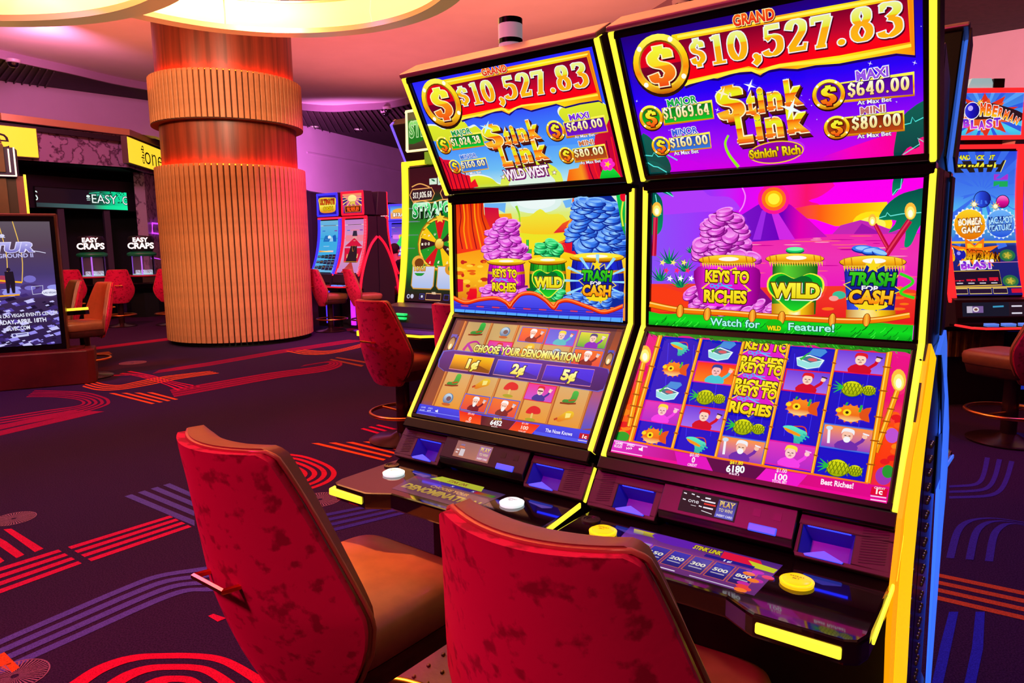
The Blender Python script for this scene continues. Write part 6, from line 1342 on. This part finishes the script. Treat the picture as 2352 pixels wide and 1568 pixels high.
for z in (.845, .875): MB().box(-.22, -.11, -.312, -.27, z, z+.016).build('ticket_light', GLED, mid, bev=.004)
MB().box(-.36, -.10, -.572, -.55, .735, .775).build('deck_light', ledm(YF), mid, bev=.004)
MB().box(-.10, .10, -.04, .02, 2.03, 2.12).build('plaque', mat('green_plaque', (40, 150, 50), .4, emit=(150, 170, 30), es=.6, sample=False), mid)
# leaning purple topper machine behind it
pt = thing('slot_machine', 'slot machine with a leaning violet-edged topper behind the yellow-framed one', 'slot machine', (*at_y(950, 560, 6.9).xy, 0), -.62)
VIO = ledm((120, 90, 250))
MB().prism([(-.26, 2.50), (-.20, 2.56), (.12, 2.08), (.02, 1.98)], .02, .66).build('topper', CHAR, pt, bev=.01)
MB().prism([(-.268, 2.50), (-.235, 2.53), (.05, 2.02), (.018, 1.99)], .0, .02).build('light_strip', VIO, pt)
MB().prism([(-.20, 2.56), (-.225, 2.54), (.055, 2.02), (.12, 2.08)], -.005, .02).build('topper_edge', mat('grey_trim', (130, 110, 140), .4), pt)
MB().prism([(.3, 0), (-.05, 0), (-.05, .8), (-.0, 1.0), (.05, 2.1), (.3, 2.1)], .04, .66).build('cabinet', CHAR, pt)
# right hand machine with the explosive logo (its cartoon hero is left out)
def art_blast():
    A = Art(.60, 1.16, ((0, 0), (300, 0), (300, 620), (0, 620)))
    A.full([(0, (40, 70, 220)), (.3, (70, 130, 240)), (.45, (90, 200, 240)), (.62, (60, 110, 210)), (.66, (30, 40, 120)), (1, (30, 24, 110))])
    rd = random.Random(11)
    for k in range(16):
        w = k*PI/8; A.poly([(150, 170), (150+260*math.cos(w), 170+260*math.sin(w)), (150+260*math.cos(w+.16), 170+260*math.sin(w+.16))], (60, 110, 236))
    A.text('GRAND JACKPOT', (14, 34), (196, 34), 18, (240, 236, 40), .05, ((20, 10, 60), .06), .2); A.poly([(0, 40), (240, 38), (222, 92), (0, 96)], (40, 30, 30)); A.line([(0, 96), (222, 92), (242, 38)], 4, (250, 240, 120))
    A.text('522,044.81', (4, 88), (206, 84), 38, [(0, (250, 246, 60)), (1, (240, 190, 10))], .05, None, .2)
    for y, c, s_ in ((98, (170, 50, 210), '550'), (128, (30, 170, 90), '56')): A.rect(196, y, 256, y+24, c); A.rect(200, y+3, 252, y+21, (40, 16, 60)); A.text(s_, (212, y+19), (240, y+19), 12, c, .04)
    for x, y, r_ in ((150, 205, 34), (236, 216, 26)): A.ell(x, y, r_+3, r_+3, (20, 20, 80)); A.ell(x, y, r_, r_, ('h', [(0, (70, 130, 250)), (.4, (40, 70, 220)), (1, (20, 20, 120))]) if x == 150 else [(0, (255, 120, 210)), (.5, (226, 20, 150)), (1, (150, 0, 110))])
    for x, y in ((116, 226), (206, 236)): A.star(x, y, 8, 22, 9, (250, 200, 30)); A.ell(x, y, 9, 9, (255, 250, 210))
    A.star(96, 314, 66, 74, 22, (246, 246, 250)); A.ell(96, 314, 66, 66, [(0, (250, 214, 40)), (.5, (250, 160, 10)), (1, (225, 110, 10))]); A.star(226, 312, 60, 68, 22, (214, 236, 250)); A.ell(226, 312, 60, 60, [(0, (110, 180, 250)), (1, (30, 80, 220))])
    A.text('BOMBER', (48, 318), (150, 312), 28, (255, 246, 220), .05, ((150, 70, 10), .06)); A.text('GAME', (60, 352), (140, 346), 26, (255, 246, 220), .05, ((150, 70, 10), .06)); A.text('JACKPOT', (174, 312), (280, 306), 26, (170, 220, 255), .05, ((20, 50, 140), .06)); A.text('FEATURE', (178, 344), (272, 338), 24, (170, 220, 255), .05, ((20, 50, 140), .06))
    A.rect(0, 386, 300, 396, (240, 190, 40)); A.star(110, 440, 60, 120, 9, (250, 120, 20), .2, .6); A.star(110, 440, 46, 100, 9, (250, 200, 30), .2, .6)
    A.text('B', (2, 470), (26, 468), 56, [(0, (225, 20, 20)), (1, (250, 200, 20))], .06, ((250, 246, 250), .05)); A.ell(48, 444, 24, 24, (30, 30, 170)); A.ell(42, 438, 8, 8, (150, 150, 250)); A.text('MBERMAN', (74, 460), (212, 476), 36, [(0, (226, 40, 10)), (1, (250, 210, 20))], .05, ((60, 20, 10), .06))
    A.text('BLAST', (46, 506), (184, 502), 32, [(0, (50, 20, 200)), (1, (190, 60, 230))], .06, ((246, 240, 250), .06))
    A.poly([(0, 516), (204, 514), (208, 576), (0, 580)], (30, 16, 40)); A.frame([(-4, 516), (204, 514), (208, 576), (-4, 580)], 4, (240, 190, 60)); A.text('Select Your Denomination', (44, 532), (162, 530), 9, (240, 240, 246), .02)
    for k, s_ in enumerate(('1\u00a2', '2\u00a2', '5\u00a2', '10\u00a2')): A.rect(14+k*48, 538, 52+k*48, 558, (214, 20, 50)); A.text(s_, (22+k*48, 554), (44+k*48, 554), 12, (250, 240, 240), .05); A.line([(20+k*48, 567), (46+k*48, 567)], 4, (226, 220, 230))
    for x, y in ((246, 450), (246, 560)): A.ell(x, y, 34, 26, (40, 110, 70)); A.ell(x, y, 22, 16, (110, 140, 50)); A.star(x, y, 8, 18, 5, (200, 180, 60))
    A.line([(0, 586), (290, 584)], 5, (240, 190, 60))
    for x0, x1, s_ in ((4, 60, '0'), (68, 160, '0'), (168, 226, '80')): A.rect(x0, 590, x1, 612, (40, 20, 50)); A.frame([(x0, 590), (x1, 590), (x1, 612), (x0, 612)], 3, (236, 210, 120)); A.text(s_, ((x0+x1)/2-6, 608), ((x0+x1)/2+6, 608), 13, (250, 246, 250), .05)
    A.rect(244, 592, 288, 610, (214, 20, 50)); A.text('1c', (258, 607), (274, 607), 11, (250, 240, 246), .05); A.line([(120, 480), (300, 478)], 2, (250, 140, 190))
    return A
def art_blast_top():
    A = Art(.58, .38, ((0, 0), (300, 0), (300, 196), (0, 196))); A.full([(0, (60, 110, 225)), (.5, (70, 150, 236)), (.8, (80, 210, 236)), (1, (60, 170, 226))])
    for k in range(18):
        w = k*PI/9; A.poly([(130, 100), (130+260*math.cos(w), 100+220*math.sin(w)), (130+260*math.cos(w+.14), 100+220*math.sin(w+.14))], ((90, 160, 246), (50, 90, 226))[k % 2])
    A.star(130, 104, 80, 150, 10, (225, 50, 30), .25, .62); A.star(130, 104, 66, 120, 10, (236, 90, 40), .4, .6)
    A.poly([(30, 60), (110, 50), (190, 62), (290, 96), (280, 130), (180, 118), (60, 116)], (50, 20, 30), 3)
    F_ = [(0, (226, 20, 20)), (.5, (250, 110, 20)), (1, (250, 214, 30))]
    A.text('B', (6, 148), (46, 142), 100, F_, .07, ((250, 246, 250), .04)); A.ell(72, 84, 34, 36, (250, 246, 250)); A.ell(72, 84, 31, 33, ('h', [(0, (60, 60, 230)), (.4, (30, 20, 190)), (1, (20, 10, 120))])); A.ell(64, 74, 11, 11, (190, 170, 255)); A.star(104, 52, 7, 18, 8, (250, 200, 40))
    for k, ch_ in enumerate('MBERMAN'):
        x = 106+k*26-(k*k*.3); y = 102+k*k*.9; h_ = 48-k*3.4; A.text(ch_, (x, y), (x+24-k, y+k*1.4), h_, F_, .05, ((250, 240, 240), .05))
    for k, ch_ in enumerate('BLAST'): A.text(ch_, (38+k*33, 152+(0, 4, 8, 2, -4)[k]), (66+k*33, 150+(0, 4, 8, 2, -4)[k]), 32, [(0, (50, 30, 210)), (1, (225, 70, 225))], .05, ((250, 240, 250), .06))
    return A
def art_blast_panel():
    A = Art(.54, .17, ((0, 0), (300, 0), (300, 100), (0, 100))); A.full((24, 24, 40)); A.rect(214, 0, 300, 100, (40, 22, 34)); A.rect(20, 18, 46, 50, (190, 180, 200)); A.rect(46, 18, 96, 50, (120, 90, 150)); A.ell(62, 34, 14, 12, (226, 214, 220)); A.ell(62, 34, 8, 6, (120, 70, 60)); A.line([(140, 22), (190, 20)], 8, (60, 150, 190))
    for y in (20, 54, 82): A.line([(226, y), (274, y)], 7, (225, 220, 236))
    return A
bl = jslot((3.94, 6.02, 0), 0.02, 'slot machine with an explosive comic logo, right of the near machines', .61, .93, 2.13, 2.21, 2.62, (255, 40, 44), art_blast(), art_blast_top(), d=.20, deckz=.72, panel=art_blast_panel(), group='comic-logo slot machines')
MB().prism([(-.17, 2.625), (-.14, 2.70), (.02, 2.70), (.05, 2.625)], -.08, .08, 'y').build('beacon', mat('pale_beacon', (190, 226, 230), .3, emit=(170, 214, 220), es=.6, sample=False), bl, loc=(-.02, .06, 0))
MB().box(.035, .125, -.09, .09, 2.625, 2.695).build('beacon', MATS['dark_bronze_metal'], bl, loc=(-.02, .06, 0))
MB().box(-.30, .20, -.135, -.105, .42, .64).build('ribbed_apron', mat('amber_apron', (150, 90, 40), .5, noise=.4, nscale=12.), bl)
for k in range(7): MB().box(-.28+k*.068, -.25+k*.068, -.15, -.13, .42, .64).build('apron_rib', MATS['amber_apron'], bl, bev=.006)
b2 = jslot((4.63, 6.05, 0), 0.0, 'violet-lit slot machine cut by the right edge of the photo', .56, .93, 2.05, 2.14, 2.5, (150, 40, 240), art_far((180, 40, 40), (250, 150, 60), '22,104.10', 0, 'cone', 6), None, d=.20, deckz=.72, group='comic-logo slot machines')
MB().box(.0, .46, -.012, .02, .12, .5).build('glass_panel', mat('blue_backlit_panel', (40, 60, 190), .1, emit=(30, 50, 190), es=.6, sample=False), b2, loc=(-.42, -.1, 0))
# ================================================================ MORE STOOLS
def mdup(label, x, y, rz): return dup(stool0, label, (x, y, 0), rz)
mdup('crimson stool before the yellow-framed machine, back towards the viewer', -.80, 5.04, -.66)
mdup('crimson stool half hidden behind the left edge of the left near slot machine', -.22, 4.66, -.66)
mdup('dark red stool in front of the far red slot machine', -2.42, 11.62, -1.05)
mdup('dark red stool beside the ribbed column, in front of the far blue machine', -3.02, 11.74, -.95)
mdup('crimson stool in front of the comic-logo machine at the right edge', 3.46, 4.80, .40)
mdup('crimson stool in front of the left craps terminal', -7.15, 12.9, .5)
mdup('crimson stool behind the leather chairs, left of the left craps terminal', -8.2, 13.2, .5)
mdup('crimson stool half hidden behind the left side of the ribbed column', -6.35, 13.1, .5)
mdup('stool turned to show its smooth leather seat and back, right of the poster kiosk', -4.72, 7.75, 2.5)
mdup('stool turned sideways with a lit leather back, half hidden by the poster kiosk', -5.42, 8.35, 2.4)
# ================================================================ SEATED PERSON
def skin_figure(joints, edges, name, m, parent):
    me = bpy.data.meshes.new(name); me.from_pydata([j[:3] for j in joints], edges, []); o = bpy.data.objects.new(name, me); COL.objects.link(o); o.parent = parent
    sk = o.modifiers.new('skin', 'SKIN'); sk.use_smooth_shade = True
    for v, j in zip(me.skin_vertices[0].data, joints): v.radius = (j[3], j[4] if len(j) > 4 else j[3])
    me.skin_vertices[0].data[0].use_root = True
    ss = o.modifiers.new('sub', 'SUBSURF'); ss.levels = 1; ss.render_levels = 1
    me.materials.append(m); return o
pp = thing('person', 'seated person with short dark hair and a black top playing at the far slots', 'person', (-2.22, 13.45, 0), -.65)
J = [(0, 0, .68, .14, .11), (0, .0, .85, .14, .10), (0, .02, 1.02, .16, .11), (0, .03, 1.14, .10, .08), (0, .04, 1.21, .05, .05), (0, .06, 1.30, .075, .085), (0, .06, 1.38, .06, .07),
     (-.17, .03, 1.11, .055), (-.22, .10, .90, .045), (-.15, .30, .84, .035), (-.12, .38, .85, .03), (.17, .03, 1.11, .055), (.22, .10, .90, .045), (.15, .30, .84, .035), (.12, .38, .85, .03),
     (-.09, .06, .66, .085), (-.11, .40, .64, .065), (-.11, .42, .30, .045), (-.11, .50, .22, .04), (.09, .06, .66, .085), (.11, .40, .64, .065), (.11, .42, .30, .045), (.11, .50, .22, .04)]
E_ = [(0, 1), (1, 2), (2, 3), (3, 4), (4, 5), (5, 6), (3, 7), (7, 8), (8, 9), (9, 10), (3, 11), (11, 12), (12, 13), (13, 14), (0, 15), (15, 16), (16, 17), (17, 18), (0, 19), (19, 20), (20, 21), (21, 22)]
skin_figure(J, E_, 'body', mat('person_skin', (214, 150, 120), .6), pp)
skin_figure([(0, 0, .70, .155, .125), (0, 0, .86, .155, .115), (0, .02, 1.02, .175, .125), (0, .03, 1.13, .115, .09), (-.17, .03, 1.11, .07), (-.215, .09, .93, .06), (.17, .03, 1.11, .07), (.215, .09, .93, .06)], [(0, 1), (1, 2), (2, 3), (3, 4), (4, 5), (3, 6), (6, 7)], 'black_top', mat('black_cloth', (24, 16, 24), .9), pp)
MB().sphere((0, .035, 1.345), .092, .105, .105, 16, 10).build('hair', mat('dark_hair', (40, 22, 24), .8), pp, smooth=60)
for sx in (-1, 1): MB().sphere((sx*.085, .06, 1.30), .014, .022, .032, 8, 6).build('ear', MATS['person_skin'], pp, smooth=60)
mdup('red stool under the seated person', -2.22, 13.45, -.65)
# ================================================================ CRAPS TERMINALS
GLASS = mat('clear_tube', (226, 214, 240), .05)
GLASS.node_tree.nodes['Principled BSDF'].inputs['Transmission Weight'].default_value = .92; GLASS.node_tree.nodes['Principled BSDF'].inputs['IOR'].default_value = 1.12
DICE = mat('white_dice', (240, 246, 246), .4, emit=(200, 226, 226), es=.7, sample=False); PIP = mat('dice_pip', (20, 20, 24), .5)
GRN = mat('green_enamel', (20, 130, 80), .35); GRND = mat('green_glow', (20, 220, 90), .4, emit=(20, 225, 90), es=1., sample=False)
SIGNW = mat('white_sign_light', (250, 250, 246), .4, emit=(250, 250, 244), es=1.3)
def craps(loc, rz, label):
    t = thing('craps_terminal', label, 'gaming table', loc, rz, 'bubble craps terminals')
    MB().lathe([(0, 0), (.36, 0), (.36, .5), (.50, .62), (.50, .70), (.0, .72)], 8).build('console', mat('dark_green_console', (16, 30, 26), .35), t)
    MB().lathe([(.40, .70), (.36, .84), (.28, .86), (0, .86)], 8).build('dome_base', BLKG, t)
    MB().lathe([(.37, .835), (.385, .85), (.37, .865), (.30, .865)], 32).build('base_ring', mat('red_enamel', (170, 20, 40), .35, emit=(170, 10, 40), es=.3, sample=False), t, smooth=40)
    MB().lathe([(.225, .865), (.225, 1.26), (.215, 1.26), (.215, .865), (.225, .865)], 32).build('glass_drum', GLASS, t, smooth=40)
    MB().lathe([(0, .866), (.21, .866), (.21, .885), (0, .885)], 24).build('light_floor', mat('pale_floor_light', (190, 236, 226), .4, emit=(170, 226, 214), es=.7, sample=False), t)
    for k in range(6): a = PI/6+k*PI/3; MB().cyl((.232*math.cos(a), .232*math.sin(a)), .013, .865, 1.26, 8).build('post', BLKG if k % 2 else ledm((170, 110, 250), .8), t)  # every second post glows violet, imitating purple light on the drum edges
    for k, (x, y, r_) in enumerate(((-.09, -.11, .3), (.08, -.12, .8), (.0, .05, .1), (.13, .02, .5))):
        dd = MB().box(-.04, .04, -.04, .04, 0, .08).build('die', DICE, t, bev=.012, loc=(x, y, .886), rot=(0, 0, r_))
        pm = MB()
        for px, pz in ((-.018, .058), (.018, .022), (0, .04)): pm.sphere((px, -.0405, pz), .007, .003, .007, 6, 4)
        pm.build('pip', PIP, dd)
    MB().lathe([(.21, 1.25), (.27, 1.26), (.285, 1.29), (.27, 1.32), (.20, 1.345), (.18, 1.35)], 32).build('green_cap', GRN, t, smooth=40)
    MB().lathe([(0, 1.34), (.20, 1.34), (.24, 1.42), (.25, 1.60), (.22, 1.66), (0, 1.68)], 24).build('sign_drum', mat('sign_drum_black', (22, 20, 26), .4), t, smooth=40)
    for wd, x0, x1, z, h in (('EASY', -.13, .15, 1.545, .085), ('CRAPS', -.23, .25, 1.41, .115)):
        tris, bb = text_tris(wd, .035); sc = (x1-x0)/(bb[1]-bb[0])
        for dep, ex, m2 in ((-.262, 0, SIGNW),):
            mb = MB()
            for q in tris: mb.add([(x0+(p[0]-bb[0])*sc, dep, z+p[1]/CAP*h) for p in q], [(0, 1, 2)])
            mb.build('sign_lettering', m2, t, fix=False)
    for x in (-.33, -.26, .28): MB().sphere((x, -.45, .735), .026, .026, .018, 10, 6).build('green_button', GRND, t, smooth=60)
    MB().prism([(-.50, .60), (-.56, .70), (-.48, .72), (-.4, .60)], -.34, .34).build('player_deck', BLKG, t, bev=.006)
    return t
craps((*at_y(213, 600, 14.4).xy, 0), .45, 'left bubble craps terminal under glowing white lettering')
craps((*at_y(327, 600, 14.9).xy, 0), .42, 'right bubble craps terminal next to the ribbed column')
# ================================================================ POSTER KIOSK, PYLON
def art_poster():
    A = Art(.92, 1.50, ((-137, 0), (554, 0), (554, 1035), (-137, 1035)))
    A.full([(0, (96, 84, 96)), (.2, (84, 64, 84)), (.42, (70, 56, 110)), (.56, (90, 70, 150)), (.62, (60, 40, 80)), (1, (40, 26, 70))])
    rd = random.Random(12)
    for k in range(22): A.ell(rd.uniform(0, 560), rd.uniform(470, 590), rd.uniform(30, 90), rd.uniform(14, 34), ((150, 150, 236), (120, 110, 200), (70, 50, 110), (170, 60, 90))[k % 4], n=12)
    for k in range(150):
        x, y = rd.uniform(0, 560), rd.uniform(600, 1030); s_ = rd.uniform(8, 34); A.poly([(x, y), (x+s_*1.6, y-s_*.5), (x+s_*2.2, y+s_*.3), (x+s_*.6, y+s_*.7)], ((150, 140, 236), (90, 70, 170), (30, 18, 50), (200, 196, 250), (60, 40, 110))[k % 5])
    for P in ([(170, 0), (190, 300), (140, 470)], [(230, 0), (260, 260), (250, 480)], [(320, 0), (356, 280), (340, 500)]): A.line(P, 6, (236, 190, 90), 4)
    A.line([(140, 474), (340, 502)], 14, (250, 180, 20)); A.line([(0, 620), (316, 604)], 12, (250, 170, 20)); A.line([(0, 660), (100, 612)], 5, (236, 190, 90))
    A.ell(262, 394, 13, 16, (40, 26, 40)); A.poly([(236, 410), (290, 410), (296, 500), (290, 590), (272, 590), (264, 510), (254, 590), (238, 590)], (30, 20, 34))
    A.text('RVLTN', (134, 126), (220, 128), 15, (226, 226, 250), .02); A.ell(246, 116, 16, 13, (214, 214, 246)); A.rect(228, 128, 264, 133, (214, 214, 246))
    A.text('STUR', (100, 252), (436, 246), 74, [(0, (190, 186, 246)), (1, (110, 100, 190))], .05, ((226, 220, 255), .04), .2); A.line([(420, 240), (470, 250), (510, 262)], 5, (226, 226, 255)); A.text('TO PLAYGROUND II', (30, 300), (428, 294), 32, (196, 194, 250), .02); A.text('in', (96, 236), (126, 234), 26, (90, 60, 200), .02)
    A.frame([(396, 540), (470, 534), (466, 600), (400, 606)], 4, (226, 226, 250)); A.ell(512, 594, 54, 30, (230, 230, 252)); A.text('LAS VEGAS', (470, 602), (552, 602), 15, (60, 60, 120), .02)
    A.text('DOWNTOWN LAS VEGAS EVENTS CENTER', (2, 800), (552, 780), 28, (232, 232, 252), .02); A.text('SATURDAY, APRIL 18TH', (80, 852), (470, 838), 34, (232, 232, 252), .03); A.text('DLVEC.COM', (212, 902), (360, 896), 32, (232, 232, 252), .03)
    A.poly([(236, 928), (346, 920), (348, 952), (240, 964)], (200, 200, 246)); A.ell(256, 942, 11, 11, (60, 50, 120)); A.line([(274, 938), (336, 932)], 7, (80, 70, 150))
    return A
k1 = at_y(150, 800, 7.35); ky = math.radians(27)
kk = thing('poster_kiosk', 'digital poster kiosk advertising an outdoor event, at the left edge', 'kiosk', (k1.x, k1.y, 0), ky)
WAL = mat('bronze_frame', (96, 52, 40), .35, .5)
KH0, KH1 = .40, 1.735
MB().box(-1.0, .035, -.02, .14, KH0-.04, KH1+.04).build('screen_case', WAL, kk, bev=.008)
ob = MB().box(-.985, .015, -.028, -.018, KH0-.02, KH1+.015).build('screen_bezel', BLKG, kk)
art_poster().build('display', SCREEN, kk, Matrix.Translation((-.485, -.029, (KH0+KH1)/2)) @ Matrix.Rotation(PI/2, 4, 'X') @ Matrix.Diagonal((1, (KH1-KH0-.08)/1.5, 1, 1)))
PLN = mat('mahogany_plinth', (96, 24, 26), .4, noise=.35, nscale=4.)
MB().prism([(-1.05, -.10), (.20, -.10), (.26, -.04), (.26, .30), (-1.05, .30)], .0, .36, 'z').build('plinth', PLN, kk, bev=.012)
MB().prism([(-.95, -.03), (.10, -.03), (.16, .04), (.16, .22), (-.95, .22)], .36, .38, 'z').build('plinth_cap', PLN, kk)
pyl = thing('light_pylon', 'brown pylon with a white-edged lantern box behind the poster kiosk', 'lamp post', (*at_y(28, 560, 9.0).xy, 0), .5)
MB().box(-.22, .02, -.1, .1, 0, 2.35).build('post', mat('umber_wood', (104, 66, 52), .5, noise=.2, nscale=5.), pyl)
MB().box(.02, .14, -.08, .1, 0, 2.32).build('post_panel', mat('dark_umber', (50, 28, 34), .5), pyl)
MB().box(.20, .225, -.10, -.07, 0, 2.34).build('yellow_edge', ledm((250, 226, 60)), pyl)
MB().box(.12, .20, -.09, .1, 0, 2.32).build('rose_edge', mat('rose_metal', (130, 70, 80), .4, .3), pyl)
lb_ = MB().box(-.20, .14, -.14, .12, 2.30, 2.66).build('lantern_box', mat('indigo_box', (48, 30, 90), .35), pyl, bev=.006)
WE = ledm((250, 236, 226), .9)
for x0, x1, z0, z1 in ((.125, .142, 2.32, 2.66), (-.19, .14, 2.31, 2.325), (-.20, -.185, 2.34, 2.62), (.07, .085, 2.36, 2.64)): MB().box(x0, x1, -.147, -.139, z0, z1).build('edge_light', WE, lb_)
MB().box(-.07, .03, -.16, -.13, 2.36, 2.68).build('lantern_post', MATS['umber_wood'], lb_)
for k in range(4): MB().lathe([(.0, 2.665+k*.03), (.06-k*.006, 2.665+k*.03), (.055-k*.006, 2.685+k*.03), (0, 2.685+k*.03)], 16, (-.04, -.02)).build('collar_ring', mat('rose_collar', (190, 140, 150), .4, .3), lb_, smooth=40)
# lit deck edge sticking out behind the kiosk
dk2 = thing('slot_machine', 'machine hidden behind the poster kiosk, only its yellow-lit deck showing', 'slot machine', (-5.62, 7.95, 0), -1.1)
MB().box(-.3, .3, -.2, .3, 0, 1.5).build('cabinet', CHAR, dk2)
MB().box(-.3, .3, -.55, -.2, .70, .73).build('deck', MATS['deck_glass'], dk2)
y0, y1 = at_y(146, 712, 7.75), at_y(200, 708, 7.55)
iv = Matrix.Translation((-5.62, 7.95, 0)) @ Matrix.Rotation(-1.1, 4, 'Z'); iv.invert()
MB().tube([iv @ y0, iv @ y1], .02, 4).build('deck_light', ledm((255, 236, 60)), dk2)
MB().tube([iv @ y0-Vector((0, 0, .04)), iv @ y1-Vector((0, 0, .04))], .03, 4).build('deck_arm', MATS['deck_glass'], dk2)
